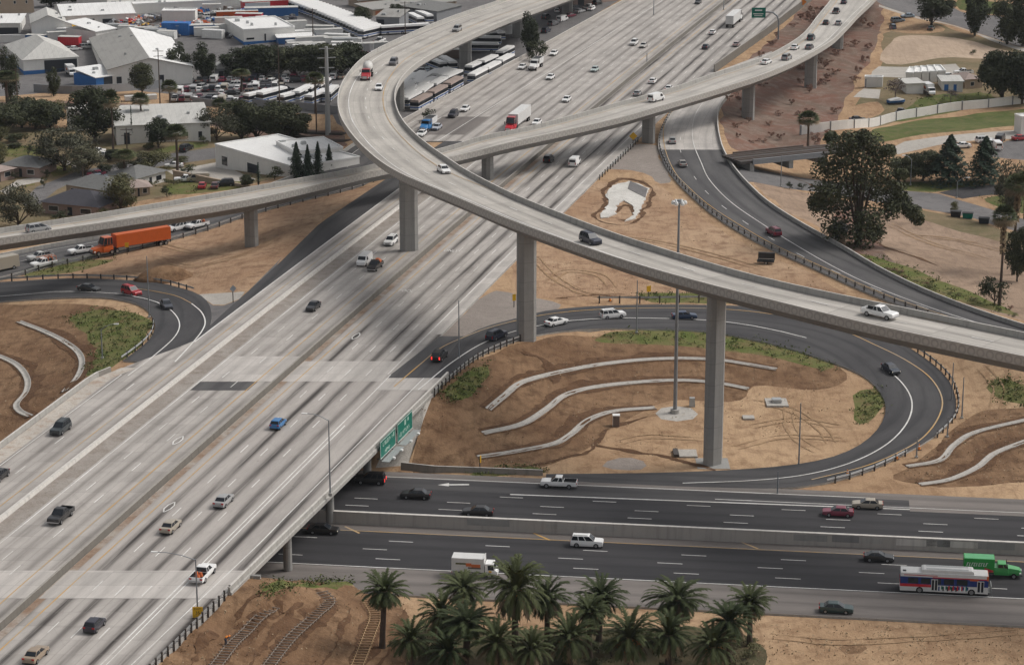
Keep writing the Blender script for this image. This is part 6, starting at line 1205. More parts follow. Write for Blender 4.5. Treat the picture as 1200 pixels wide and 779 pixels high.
# brake lights that are on
def relight(lab, part, mat):
    for o in list(col.objects):
        if o.get('label') == lab:
            for ch in o.children:
                if ch.name.startswith(part): ch.data = ch.data.copy(); ch.data.materials[0] = M[mat]
relight('black sport utility car entering the centre loop ramp, brake lights on', 'taillight', 'brake_lit'); relight('dark sport utility car passing under the green guide signs', 'taillight', 'brake_lit')
# black trailer standing on the dirt
p = G(898, 309); r = empty('message_trailer', p, -.15, 'black portable message trailer standing on the dirt beside the right ramp', 'trailer'); m = MB(); m.box(-1.7, 1.7, -.35, .35, .9, 2.4); m.build('panel', M['black_metal'], r); m = MB(); m.box(-1.9, 1.6, -.8, .8, .45, .75); m.build('frame', M['trim'], r); m = MB(); m.box(-1.55, 1.55, -.36, -.35, 1.05, 1.2); m.build('edge_strip', M['galvanised'], r); wheels(r, (0,), .9, .35)

# the worker bending over the formwork
p = G(264, 756); w_ = empty('person', p, .6, 'person in an orange vest and hard hat bending over the nearest formwork', 'person')
def skin(name, V, E, Rr, mat, parent):
    me = bpy.data.meshes.new(name); me.from_pydata(V, E, []); o = link(bpy.data.objects.new(name, me), parent); md = o.modifiers.new('skin', 'SKIN'); sk = me.skin_vertices[0].data
    for q, r_ in zip(sk, Rr): q.radius = r_ if isinstance(r_, tuple) else (r_, r_)
    sk[0].use_root = True; sb = o.modifiers.new('sub', 'SUBSURF'); sb.levels = 1; sb.render_levels = 1
    dg = bpy.context.evaluated_depsgraph_get(); m2 = bpy.data.meshes.new_from_object(o.evaluated_get(dg)); o.modifiers.clear(); o.data = m2; m2.materials.clear(); m2.materials.append(M[mat]); return o
simple('work_trousers', (.05, .06, .09), .9); simple('skin_tone', (.42, .26, .18), .6)
skin('body', [(0, 0, .92), (.02, .11, .88), (.10, .13, .48), (0, .14, .06), (.16, .14, .03), (.02, -.11, .88), (.14, -.13, .50), (-.02, -.14, .06), (.14, -.14, .03), (.22, 0, 1.12), (.42, 0, 1.22), (.52, 0, 1.20), (.62, 0, 1.16), (.40, .2, 1.18), (.50, .24, .90), (.60, .18, .68), (.66, .16, .60), (.40, -.2, 1.18), (.52, -.24, .92), (.62, -.18, .70), (.68, -.16, .62)],
     [(0, 1), (1, 2), (2, 3), (3, 4), (0, 5), (5, 6), (6, 7), (7, 8), (0, 9), (9, 10), (10, 11), (11, 12), (10, 13), (13, 14), (14, 15), (15, 16), (10, 17), (17, 18), (18, 19), (19, 20)], [.15, .11, .075, .055, .04, .11, .075, .055, .04, .15, .14, .055, .105, .065, .05, .035, .03, .065, .05, .035, .03], 'work_trousers', w_)
skin('vest', [(.04, 0, .97), (.22, 0, 1.13), (.42, 0, 1.225), (.40, .18, 1.19), (.40, -.18, 1.19)], [(0, 1), (1, 2), (2, 3), (2, 4)], [.19, .19, .17, .09, .09], 'sign_orange', w_)
m = MB(); m.loft([[(.62+r_*math.cos(a), r_*math.sin(a), z) for a in np.linspace(0, 2*math.pi, 10, endpoint=False)] for r_, z in ((.17, 1.2), (.135, 1.215), (.125, 1.28), (.06, 1.34))]); m.build('hard_hat', M['sign_orange'], w_)
# ------------------------------------------------------------------ buildings, yards, parked vehicles
concrete_mat('white_wall', (.74, .725, .69), .1, .3); concrete_mat('tan_wall', (.42, .33, .25), .1); concrete_mat('grey_wall', (.26, .265, .275), .12); concrete_mat('pink_wall', (.34, .25, .22), .1)
def roof_mat(name, c, stain):
    t = NT(name); p = t.obj(); s = t.sep(p); g = t.pos(); a = t.noise(g, .12, 5, .65); b = t.noise(t.mapping(g, (.5, .12, .5)), 1.0, 5, .65)
    x = t.mix(a, tuple(v*.86 for v in c), tuple(min(v*1.08, .86) for v in c)); x = t.mix(t.math('MULTIPLY', t.ramp(b, .5, .72), stain), x, tuple(v*.5 for v in c))
    l = t.math('LESS_THAN', t.math('FRACT', t.math('DIVIDE', s['X'], 1.6)), .09); x = t.mix(t.math('MULTIPLY', l, .28), x, tuple(v*.55 for v in c))
    M[name] = t.out(x, .7, .3)
roof_mat('white_roof', (.82, .81, .785), .22); roof_mat('grey_roof', (.33, .32, .30), .5); roof_mat('pale_roof', (.54, .53, .50), .5); concrete_mat('shingle_dark', (.075, .073, .085), .3, .4); concrete_mat('shingle_grey', (.19, .19, .185), .4, .3); concrete_mat('shingle_pink', (.36, .29, .26), .4, .3)
simple('dark_opening', (.03, .034, .042), .8); simple('blue_trim', (.03, .13, .34), .6); simple('orange_door', (.42, .15, .07), .7); simple('awning_blue', (.03, .15, .42), .7)
def building(name, label, a, b, depth, h, roof='flat', rh=1.5, wall='white_wall', rmat='white_roof', cat='building', doors=(), windows=(), trim=None, over=.4, rmat2=None, zoff=0.0, group=None):
    """a, b: pixel positions of the near bottom corners (left, right); doors/windows: (f0, f1, z0, z1[, material]) on the near wall"""
    A, B = G(*a), G(*b); d = (B-A)[:2]; W = float(np.linalg.norm(d)); d /= W; z = min(A[2], B[2])+zoff
    r = empty(name, (A[0], A[1], z), math.atan2(d[1], d[0]), label, cat, group)
    def mk(nm, mat, f):
        m = MB(); f(m); return m.build(nm, [M[x] for x in mat] if isinstance(mat, (list, tuple)) else M[mat], r)
    gab = rh if roof in ('gable', 'gable_across') else 0
    def walls(m):
        m.box(0, W, 0, depth, -.6, h)
        if roof == 'gable': m.add([(0, 0, h), (0, depth, h), (0, depth/2, h+rh)], [(0, 2, 1)]); m.add([(W, 0, h), (W, depth, h), (W, depth/2, h+rh)], [(0, 1, 2)])
        if roof == 'gable_across': m.add([(0, 0, h), (W, 0, h), (W/2, 0, h+rh)], [(0, 1, 2)]); m.add([(0, depth, h), (W, depth, h), (W/2, depth, h+rh)], [(0, 2, 1)])
    mk('wall', wall, walls)
    o = over; t = .18
    def roofm(m):
        if roof == 'flat':
            m.box(-.05, W+.05, -.05, depth+.05, h, h+.12); 
            for x0, x1, y0, y1 in ((-.1, W+.1, -.1, .2), (-.1, W+.1, depth-.2, depth+.1), (-.1, .2, .2, depth-.2), (W-.2, W+.1, .2, depth-.2)): m.box(x0, x1, y0, y1, h+.12, h+.45)
        elif roof == 'shed': m.add([(-o, -o, h), (W+o, -o, h), (W+o, depth+o, h+rh), (-o, depth+o, h+rh), (-o, -o, h+t), (W+o, -o, h+t), (W+o, depth+o, h+rh+t), (-o, depth+o, h+rh+t)], [(3, 2, 1, 0), (4, 5, 6, 7), (0, 1, 5, 4), (1, 2, 6, 5), (2, 3, 7, 6), (3, 0, 4, 7)])
        elif roof == 'gable':
            P = [(-o, h-.1), (depth/2, h+rh), (depth+o, h-.1)]; Q = [(-o, h+t-.1), (depth/2, h+rh+t), (depth+o, h+t-.1)]
            P[0] = (-o, h-.1); vs = [(x, p[0], p[1]) for x in (-o, W+o) for p in P+Q[::-1]]
            m.add(vs, [(0, 1, 7, 6), (1, 2, 8, 7), (3, 4, 10, 9), (4, 5, 11, 10), (5, 0, 6, 11), (2, 3, 9, 8), (5, 4, 1, 0), (4, 3, 2, 1), (6, 7, 10, 11), (7, 8, 9, 10)])
        elif roof == 'gable_across':
            vs = [(x, y, zz) for y in (-o, depth+o) for x, zz in ((-o, h-.1), (W/2, h+rh), (W+o, h-.1), (W+o, h+t-.1), (W/2, h+rh+t), (-o, h+t-.1))]
            m.add(vs, [(1, 0, 6, 7), (2, 1, 7, 8), (3, 2, 8, 9), (4, 3, 9, 10), (5, 4, 10, 11), (0, 5, 11, 6), (0, 1, 4, 5), (1, 2, 3, 4), (7, 6, 11, 10), (8, 7, 10, 9)])
            if rmat2: m.m[-7] = 1; m.m[-8+1] = 1
        elif roof == 'hip':
            k = min(W, depth)/2; e = [(-o, -o, h), (W+o, -o, h), (W+o, depth+o, h), (-o, depth+o, h)]
            rg = [(k, depth/2, h+rh), (W-k, depth/2, h+rh)] if W >= depth else [(W/2, k, h+rh), (W/2, depth-k, h+rh)]
            f = [(0, 1, 5, 4), (1, 2, 5), (2, 3, 4, 5), (3, 0, 4)] if W >= depth else [(0, 1, 4), (1, 2, 5, 4), (2, 3, 5), (3, 0, 4, 5)]
            m.add(e+rg, f+[(3, 2, 1, 0)])
        elif roof == 'arch':
            n = 8; vs = []
            for x in (-o, W+o):
                for k in range(n+1): an = math.pi*k/n; vs.append((x, depth/2-(depth/2+o)*math.cos(an), h-.05+rh*math.sin(an)))
            m.add(vs, [(k, k+1, n+2+k, n+1+k) for k in range(n)]+[tuple(range(n, -1, -1)), tuple(range(n+1, 2*n+2))])
    mk('roof', [rmat, rmat2] if rmat2 else rmat, roofm)
    for q in doors: mk('door', q[4] if len(q) > 4 else 'dark_opening', lambda m: m.box(W*q[0], W*q[1], -.06, .0, q[2], q[3]))
    for q in windows:
        fr = mk('window', 'white_wall', lambda m: m.box(W*q[0]-.1, W*q[1]+.1, -.05, 0, q[2]-.1, q[3]+.1)); m = MB(); m.box(W*q[0], W*q[1], -.08, -.05, q[2], q[3]); m.build('pane', M['glass'], fr)
    if W*depth > 90 and roof in ('flat', 'gable', 'gable_across', 'shed'):
        for q in range(2 if W*depth < 250 else 5):
            x, y = W*random.uniform(.12, .88), depth*random.uniform(.15, .85); zr = {'flat': h+.12, 'shed': h+rh*y/depth, 'gable': h+rh*(1-abs(2*y/depth-1)), 'gable_across': h+rh*(1-abs(2*x/W-1))}[roof]
            m = MB(); w_ = random.uniform(.3, .8); m.box(x-w_, x+w_, y-w_*.8, y+w_*.8, zr-.15, zr+random.uniform(.5, 1.0), taper=.06); m.build('roof_vent', M['galvanised'], r)
    if trim: mk('base_trim', trim[0], lambda m: m.box(-.06, W+.06, -.06, depth+.06, trim[1], trim[2]))
    return r, W
bd = building
bd('storage_shed', 'long white-roofed shed at the top left behind the scrap yard', (74, 35), (158, 25), 26, 4.5, 'gable', 2.0, doors=((.18, .3, 0, 3), (.36, .44, 0, 3.2), (.55, .7, 0, 3)), cat='shed')
bd('storage_shed', 'white gabled shed left of the long white-roofed shed', (38, 47), (77, 41), 18, 5.5, 'gable_across', 2.4, cat='shed', rmat='pale_roof')
bd('storage_shed', 'white shed with an open dark front at the left edge', (-22, 42), (24, 39), 14, 4.0, 'shed', 1.0, doors=((.1, .95, 0, 2.6, 'dark_opening'),), cat='shed')
bd('yard_wall', 'long low white wall below the left sheds', (-20, 51), (62, 45), .5, 2.4, 'flat', cat='wall')
r5, W5 = bd('tent_hall', 'pale grey tent-like hall with a blue base and an open dark bay', (28, 88), (92, 82), 30, 4.6, 'hip', 4.2, rmat='pale_roof', doors=((.38, .98, 0, 4.0),), trim=('blue_trim', -.1, 1.2), cat='hall')
bd('warehouse', 'big warehouse with one grey and one white roof slope', (127, 102), (226, 98), 60, 5.2, 'gable_across', 3.0, 'white_wall', 'grey_roof', rmat2='white_roof', cat='warehouse', doors=((.1, .16, 0, 3), (.6, .66, 0, 3)), windows=((.25, .3, 3, 4), (.4, .45, 3, 4)))
bd('canopy', 'small white canopy with blue sides in front of the big warehouse', (113, 104), (143, 100.5), 12, 3.4, 'shed', 1.3, 'awning_blue', 'white_roof', cat='canopy', doors=((.3, .98, 0, 3.2, 'dark_opening'),))
bd('office_trailer', 'small white annex beside the canopy', (93, 99), (112, 102), 6, 3.0, 'shed', .5, cat='annex')
bd('shed', 'small tilted white shed above the big warehouse roof', (113, 50), (136, 44), 14, 3.4, 'shed', 2.0, cat='shed')
bd('beige_building', 'beige building in the top left corner', (-12, 18), (40, 15), 14, 6.5, 'flat', 1, 'tan_wall', 'pale_roof', windows=((.2, .26, 3.6, 4.6), (.55, .6, 3.6, 4.6), (.82, .86, 3.6, 4.6)))
bd('grey_building', 'pale building at the top left behind the long shed', (126, 11), (187, 8), 16, 7.5, 'flat', 1, 'white_wall', 'pale_roof', windows=((.5, .54, 3, 5), (.7, .74, 3, 5)))
bd('low_store', 'long low white store along the top of the scrap yard', (157, 17), (272, 10), 7, 3.2, 'flat', cat='store')
bd('white_store', 'small white store in the scrap yard', (190, 26), (229, 25), 6, 3.4, 'flat', cat='store')
bd('blue_trim_building', 'white flat-roofed building with a blue base by the bus yard', (286, 53), (346, 47), 24, 4.6, 'flat', 1, 'white_wall', 'white_roof', trim=('blue_trim', -.1, 1.0), doors=((.4, .43, 0, 3.2),), windows=((.05, .2, 1.6, 2.2),))
bd('blue_trim_building', 'low canopy roof with a blue base right of the white building', (326, 53), (368, 50), 7, 2.2, 'shed', .4, 'blue_trim', 'white_roof', cat='canopy')
bd('hut', 'small grey-roofed hut between the dark trees', (252, 93), (268, 92), 8, 3.2, 'hip', 1.5, 'grey_wall', 'pale_roof', cat='hut', doors=((.3, .6, 0, 2.4),))
for k, (a, b, t) in enumerate((((420, 10), (532, 4), 'upper row of orange-doored storage units at the top'), ((437, 19), (535, 11), 'lower row of orange-doored storage units at the top'), ((400, 0), (545, -6), 'topmost row of storage units'))):
    bd('storage_units', t, a, b, 11, 2.8, 'shed', .7, 'tan_wall', 'grey_roof', cat='storage building', doors=[(.03+.07*i, .085+.07*i, 0, 2.3, 'orange_door') for i in range(13)])
bd('shed', 'dark grey shed with an open bay left of the parked buses', (441, 35), (468, 36), 12, 4.2, 'shed', .8, 'grey_wall', 'grey_roof', cat='shed', doors=((.02, .35, 0, 3.4),))
bd('shed', 'grey shed behind the flyover, right of the storage units', (512, 26), (541, 21), 14, 4.2, 'shed', .8, 'grey_wall', 'shingle_grey', cat='shed')
bd('brick_building', 'reddish brown building seen past the flyover pier at the top', (672, 9), (772, -6), 12, 5, 'flat', 1, 'pink_wall', 'shingle_grey', doors=((.05, .12, 0, 3), (.25, .32, 0, 3)))
bd('workshop', 'long white workshop with a pale roof beside the railway', (137, 170), (247, 166), 24, 5.0, 'shed', .7, 'white_wall', 'pale_roof', doors=((.08, .14, 0, 3.2),), windows=((.72, .76, 1.2, 2.8), (.87, .91, 1.2, 2.8)))
bd('workshop', 'white end of a workshop half hidden by the big dark tree', (79, 152), (98, 154), 14, 5.5, 'flat', 1, 'white_wall', 'pale_roof')
ro, Wo = bd('office_building', 'white flat-roofed office with dark blue windows near the connector flyover', (253, 196), (346, 209), 19, 5.6, 'flat', 1, 'white_wall', 'white_roof', doors=((.41, .55, .2, 3.6, 'dark_opening'),), windows=((.085, .155, 1.2, 3.4),))
for x, y, t in ((.28, 12, 0), (.8, 9, 0)):
    m = MB(); m.box(Wo*x, Wo*x+1.8, y, y+1.6, 5.7, 6.8, taper=.1); m.build('roof_unit', M['galvanised'], ro)
bd('office_annex', 'pale annex behind the pointed conifers', (346, 196), (402, 186), 14, 3.6, 'flat', 1, 'white_wall', 'white_roof')
bd('boundary_wall', 'tan block wall below the white office', (203, 212), (299, 221), .4, 2.2, 'flat', 1, 'tan_wall', 'tan_wall', cat='wall')
for a, b, dp, h, rh, wl, rf, t in (((50, 250), (116, 254), 11, 2.8, 2.4, 'pink_wall', 'shingle_dark', 'house with a dark hip roof just behind the connector flyover'), ((78, 229), (127, 233), 9, 2.8, 2.2, 'tan_wall', 'shingle_grey', 'house with a plain grey hip roof behind the dark-roofed one'), ((4, 206), (46, 209), 9, 2.8, 1.8, 'pink_wall', 'shingle_grey', 'brick house with a grey roof at the left edge by the lawn'), ((-18, 217), (17, 209), 8, 2.6, 1.5, 'pink_wall', 'shingle_pink', 'house with a pinkish roof cut by the left edge'), ((160, 221), (194, 213), 9, 2.8, 1.8, 'white_wall', 'shingle_grey', 'pale grey-roofed house left of the tan wall'), ((150, 232), (176, 228), 6, 2.4, 1.2, 'tan_wall', 'shingle_pink', 'small outbuilding below the pale grey-roofed house')):
    bd('house', t, a, b, dp, h, 'hip', rh, wl, rf, 'house', doors=((.45, .53, 0, 2.1, 'dark_opening'),), windows=((.12, .28, .9, 2.0), (.68, .86, .9, 2.0)), over=.7)
bd('hut', 'small tan hut with a dark gable roof beside the big tree', (971, 282), (990, 284), 4, 2.4, 'gable_across', .9, 'tan_wall', 'shingle_grey', cat='hut', windows=((.35, .6, .9, 1.8),))
bd('shed', 'long pale shed in the yard on the right', (1104, 106), (1128, 108), 7, 3.0, 'shed', .5, 'white_wall', 'pale_roof', cat='shed', doors=((.1, .3, 0, 2.2, 'awning_blue'), (.55, .7, 0, 2.2, 'awning_blue')))
bd('house', 'tan house with a low roof beside the tall dark trees on the right', (1131, 104), (1151, 103), 8, 2.8, 'hip', 1.3, 'tan_wall', 'shingle_pink', 'house', windows=((.3, .5, .8, 1.9),))
for k in range(5): bd('carport', f'{["first", "second", "third", "fourth", "last"][k]} white container shed from the left in the right-hand yard', (1061+k*9.5, 98-k*.6), (1069.5+k*9.5, 98.4-k*.6), 10, 2.9, 'flat', 1, 'white_wall', 'white_roof', cat='container shed', group='row of container sheds')
bd('shed', 'grey and white shed left of the parked white lorry', (1062, 110), (1082, 110), 6, 3.0, 'shed', .4, 'white_wall', 'pale_roof', cat='shed')
bd('container', 'pale blue grey container at the edge of the brown slope', (1013, 103), (1034, 102), 2.6, 2.9, 'flat', 1, 'white_wall', 'white_roof', cat='container', doors=((.02, .1, .1, 2.6, 'grey_wall'),))
bd('site_office', 'white cabin at the right edge by the grass', (1196, 158), (1215, 157), 4, 4.5, 'flat', 1)
# walls and fences
def wall_line(P, label, h, mat='white_wall', w=.3, name='block_wall', cat='wall', posts=0):
    Q = resample(Gs(P), 3.0, True); Q[:, 2] = tz(Q[:, 0], Q[:, 1]); o = loft_line(name, Q, [(-w/2, -.8), (-w/2, h), (w/2, h), (w/2, -.8)], M[mat]); tag(o, label, cat)
    if posts:
        s = arclen(Q)
        for dd in np.arange(0, s[-1], posts):
            p = [float(np.interp(dd, s, Q[:, j])) for j in range(3)]; m = MB(); m.box(p[0]-.25, p[0]+.25, p[1]-.25, p[1]+.25, p[2]-.5, p[2]+h+.15); m.build('pilaster', M['grey_wall'], o)
    return o
wall_line([(938, 158), (960, 155), (1000, 150.5), (1040, 144), (1075, 137), (1110, 131), (1150, 127), (1200, 121.5), (1260, 117)], 'curving pale block wall above the green field on the right', 2.4, 'white_wall', posts=9)
wall_line([(200, 117), (240, 124), (300, 125), (395, 133)], 'pale wall between the car park and the railway', 2.0, 'grey_wall')
wall_line([(40, 108), (100, 110), (190, 103)], 'grey wall along the front of the industrial yard', 2.4, 'grey_wall')
wall_line([(610, 78), (660, 54), (735, 18)], 'dark screen fence behind the freeway parapet', 1.6, 'dark_opening', .12, 'screen_fence', 'fence') if False else None
# railway: rails and the little bridge over the street
def rails(P, label):
    Q = resample(Gs(P), 4.0); Q[:, 2] = tz(Q[:, 0], Q[:, 1])+.15; r = empty('railway_track', Q[0], 0, label, 'railway track', 'railway tracks'); Q = Q-Q[0]
    loft_line('sleepers', Q, [(-1.3, -.5), (-1.2, .05), (1.2, .05), (1.3, -.5)], M['dark_post'], r)
    for o in (-.72, .72): loft_line('rail', Q, [(o-.09, .05), (o-.09, .22), (o+.09, .22), (o+.09, .05)], M['rebar'], r)
rails([(-40, 124), (60, 123), (140, 125), (240, 139), (330, 150), (405, 157)], 'upper railway track left of the flyover bend'); rails([(-40, 127), (60, 126), (140, 128), (240, 143), (330, 156), (410, 165)], 'lower railway track left of the flyover bend')
p0, p1 = G(868, 200), G(1000, 213); m = MB()
rb = empty('railway_bridge', p0, math.atan2(p1[1]-p0[1], p1[0]-p0[0]), 'dark railway bridge with a grey girder crossing the street on the right', 'bridge'); Lb = float(np.linalg.norm((p1-p0)[:2]))
m.box(0, Lb, 0, 9, 1.5, 2.1); m.build('deck', M['dark_post'], rb)
for y0 in (-.4, 9.0): m = MB(); m.box(Lb*.1, Lb*.72, y0, y0+.4, 1.2, 2.5); m.build('girder', M['rebar' if y0 > 0 else 'grey_wall'], rb)
for x in (.08, .42, .72): m = MB(); m.box(Lb*x, Lb*x+1.2, 0, 9, -.8, 1.5); m.build('abutment', M['pier_concrete'], rb)
for y in (2.0, 3.5, 6.0, 7.5): m = MB(); m.box(0, Lb, y, y+.15, 2.1, 2.3); m.build('rail', M['rebar'], rb)
# buses in the yards
def yard_bus():
    root = empty('parked_bus'); L, hw = 11.6, 1.25; m = MB(); m.loft([[(x, -hw+d, z), (x, hw-d, z)][::1]+[(x, hw-d, z2), (x, -hw+d, z2)] for x, z, z2, d in ((-L/2, .4, 1.4, 0), (L/2, .4, 1.4, 0))]); m.build('lower_body', M['white_box'], root)
    m = MB(); m.box(-L/2+.02, L/2-.02, -hw+.02, hw-.02, 1.4, 2.45); m.build('window_band', M['glass'], root)
    m = MB(); m.box(-L/2, L/2, -hw, hw, 2.4, 3.0, taper=.12); m.build('roof', M['bus_white'], root)
    m = MB(); m.box(-L/2-.01, L/2+.01, -hw-.012, hw+.012, .85, 1.15); m.build('side_stripe', M['bus_stripe_blue'], root); wheels(root, (-3.6, 3.7), hw, .48, .3); return root
simple('bus_white', (.80, .79, .77), .5, .4, var=.1, scale=.4)
BUS = []
ORD = 'first second third fourth fifth sixth seventh eighth ninth tenth eleventh twelfth thirteenth fourteenth fifteenth sixteenth seventeenth eighteenth nineteenth twentieth'.split()
def ordn(k): return ORD[k] if k < 20 else 'twenty-'+ORD[k-20]
def park(u, v, axis, label, group, tan=False):
    p = G(u, v+3); q = G(u+axis[0], v+3+axis[1]); yaw = math.atan2(q[1]-p[1], q[0]-p[0])
    o = copy_tree(BUS[0]) if BUS else yard_bus()
    if not BUS: BUS.append(o)
    o.location = p; o.rotation_euler = (0, 0, yaw); tag(o, label, 'bus', group)
    if tan:
        for ch in o.children:
            if ch.name.startswith('roof'): ch.data = ch.data.copy(); ch.data.materials[0] = M['shingle_pink']
for k in range(25):
    f = k/24; park(347+f*88, 5+f*35-1.5*math.sin(f*3), (-20, 5.5), f'{ordn(k)} white bus from the top in the long diagonal row of parked buses', 'long diagonal row of parked buses')
for k, (u, v) in enumerate([(305, 116), (319, 114), (343, 117), (355, 112), (366, 107), (378, 104), (372, 117), (388, 113)]): park(u, v, (20, -7), f'{ordn(k)} bus from the left in the lot behind the steel power pole', 'buses behind the steel power pole')
strips = [((477, 101), (489, 95), 2, 'uppermost'), ((479, 108.5), (507, 92.5), 3, 'inner'), ((480, 116), (524, 92.5), 4, 'middle'), ((478, 97), (484, 94), 1, 'top'), ((479, 105), (493, 97), 2, 'second'), ((481, 112.5), (518, 91), 3, 'third'), ((482, 120), (530, 94), 4, 'fourth'), ((494, 123), (531, 102.5), 3, 'front')]
for a, b, n, t in strips:
    for k in range(n):
        f = k/max(n-1, 1); park(a[0]+(b[0]-a[0])*f, a[1]+(b[1]-a[1])*f, (16, -8.5), f'{"tan-roofed" if t == "front" else "white"} bus, {ordn(k)} from the left in the {t} strip under the flyover', 'buses parked end to end under the flyover', t == 'front')
for k, (u, v, ax, t) in enumerate([(557, 82, (16, -8), 'just right of the flyover pier'), (560, 92, (16, -8.5), 'beside the freeway parapet near the pier'), (576, 84, (16, -8.5), 'beside the freeway parapet, middle of three'), (592, 75, (16, -8.5), 'beside the freeway parapet, farthest'), (572, 76, (16, -8), 'behind the three by the parapet'), (592, 65, (16, -7), 'alone near the tall flyover'), (511, 78, (-14, -7), 'nosing down, left of a twin by the pier'), (525, 77, (-14, -7), 'nosing down, next to the pier'), (566, 50, (-20, .5), 'lying crosswise right of the pier'), (563, 58, (-20, .5), 'crosswise below another crosswise one'), (569, 42, (-13, -6), 'nosing down at the top right of the yard'), (580, 42, (-13, -6), 'nosing down, rightmost of the top pair'), (466, 37, (-16, 1), 'crosswise behind the bend, left one'), (483, 36, (-16, 1), 'crosswise behind the bend, right one'), (487, 25, (-13, -6), 'nosing down beside the grey shed, left one'), (497, 22, (-13, -6), 'nosing down beside the grey shed, right one')]): park(u, v, ax, 'white bus '+t, 'scattered buses in the yard')
# parked cars
PC = [(222, 105, WHT, 'sedan', 'white car at the left end of the car park'), (238, 103, SIL, 'suv', 'silver car in the upper line of the car park'), (260, 102, (.2, .3, .42), 'sedan', 'pale blue car in the upper line of the car park'), (273, 101, WHT, 'suv', 'white car left of the small palm in the car park'), (299, 99, WHT, 'sedan', 'white car right of the small palm in the car park'), (309, 98.5, GRY, 'sedan', 'grey car in the upper line near the thin pole'), (320, 97, WHT, 'suv', 'white car nearest the thin dark pole'), (339, 95, WHT, 'sedan', 'white car under the dark trees'), (348, 95.5, BLK, 'suv', 'black car under the dark trees'), (358, 94, MAR, 'suv', 'dark red car under the dark trees'), (234, 114.5, MAR, 'sedan', 'maroon car in the lower line of the car park'), (246, 115, BLK, 'sedan', 'black car in the lower line of the car park'), (272, 110, BLK, 'sedan', 'black car in the middle of the car park'), (260, 110, WHT, 'sedan', 'white car in the middle of the car park'), (262, 116.5, WHT, 'pickup', 'white pickup by the pale wall'), (296, 110, TAN, 'suv', 'tan car left of the parked buses'), (311, 108.5, WHT, 'sedan', 'white car among the parked buses'), (335, 106, BLK, 'suv', 'black car between the bus roofs'), (218, 114, WHT, 'sedan', 'white car below the white van by the wall'), (211, 108.5, WHT, 'van', 'white van at the left end of the car park'),
      (484, 88, NVY, 'suv', 'navy car left of the bus strips'), (493, 84, GRY, 'sedan', 'grey car in the upper line left of the pier'), (501, 83, (.35, .45, .5), 'sedan', 'pale blue car left of the nosing buses'), (484, 91, (.2, .3, .4), 'sedan', 'blue grey car above the first bus strip'), (494, 89, TAN, 'suv', 'tan car above the bus strips'), (505, 89, SIL, 'suv', 'silver car above the bus strips'), (445, 49, WHT, 'pickup', 'white pickup just outside the flyover bend'),
      (653, 12, NVY, 'pickup', 'dark blue truck left of the white car by the pier'), (652.5, 13.5, WHT, 'sedan', 'white car left of the tall pier at the top'), (640, 21, BLK, 'suv', 'black car beside the dark tree at the top'), (676, 11, GRY, 'suv', 'grey car just right of the top pier'), (693, 11, WHT, 'sedan', 'white car farthest right past the top pier'), (640, 37, NVY, 'suv', 'dark blue car below the dark tree'),
      (114, 180, WHT, 'pickup', 'white pickup on the drive under the big dark tree'), (121, 183, WHT, 'sedan', 'white car on the drive under the big dark tree'), (134, 185, BLK, 'suv', 'black car parked right of the white cars under the tree'), (113, 205.5, MAR, 'sedan', 'dark car with a red tail, parked along the bend of the street'), (117, 209, (.2, .25, .3), 'sedan', 'grey car parked by the grey hip roof'), (218, 212, WHT, 'pickup', 'white pickup on the grass below the tan wall'), (232, 211.5, BEI, 'van', 'beige van next to the white pickup below the tan wall'), (237, 219, RED, 'sedan', 'red car below the tan wall'), (252, 219, (.12, .05, .05), 'sedan', 'brown car right of the red one'), (263, 217, BLK, 'suv', 'black car below the right end of the tan wall'), (218.5, 175, BLK, 'suv', 'black car on the street beside the office'), (204, 195, WHT, 'sedan', 'white car at the fan palm by the street'),
      (1046, 33, (.12, .16, .22), 'suv', 'blue grey car, lowest of three in the dirt lot'), (1052, 25, (.2, .25, .3), 'suv', 'middle car of three in the dirt lot'), (1063.5, 19.5, (.35, .45, .55), 'sedan', 'pale blue car, highest of three in the dirt lot'), (1091, 34, (.08, .10, .09), 'sedan', 'dark green car alone in the dirt lot'), (1145, 19, (.1, .1, .1), 'suv', 'dark car on the avenue behind the trees'), (1129, 86, WHT, 'pickup', 'white pickup by the long pale shed'), (1112, 90, WHT, 'sedan', 'white car beside the container sheds'), (1108, 91, BLK, 'sedan', 'black car behind the container sheds'), (1055, 133, (.15, .15, .16), 'pickup', 'dark pickup near the curving wall'), (1005, 141, BLK, 'sedan', 'black car at the edge of the bare lot'), (1127, 172, WHT, 'sedan', 'white car behind the dark conifers'), (1154, 166, WHT, 'suv', 'white car, left of the white group on the right-hand lot'), (1162, 169, WHT, 'sedan', 'white car in front of the dark van on the right-hand lot'), (1168, 173, WHT, 'van', 'white van nearest on the right-hand lot'), (1172, 165, BLK, 'van', 'dark brown van on the right-hand lot'), (1196, 163, RED, 'sedan', 'reddish car at the right edge of the lot')]
for u, v, c, k, t in PC:
    p = G(u, v+1.2); vehicle(k, p, random.choice((.2, .35, 3.3, 1.2, 1.6)), c, t, {'pickup': 'pickup', 'van': 'van'}.get(k, 'car'), 'parked vehicles in the yards and lots')
o = box_truck_cabover(); o.location = G(1088, 110); o.rotation_euler = (0, 0, -1.4); tag(o, 'white lorry parked nose-on between the sheds on the right', 'lorry')
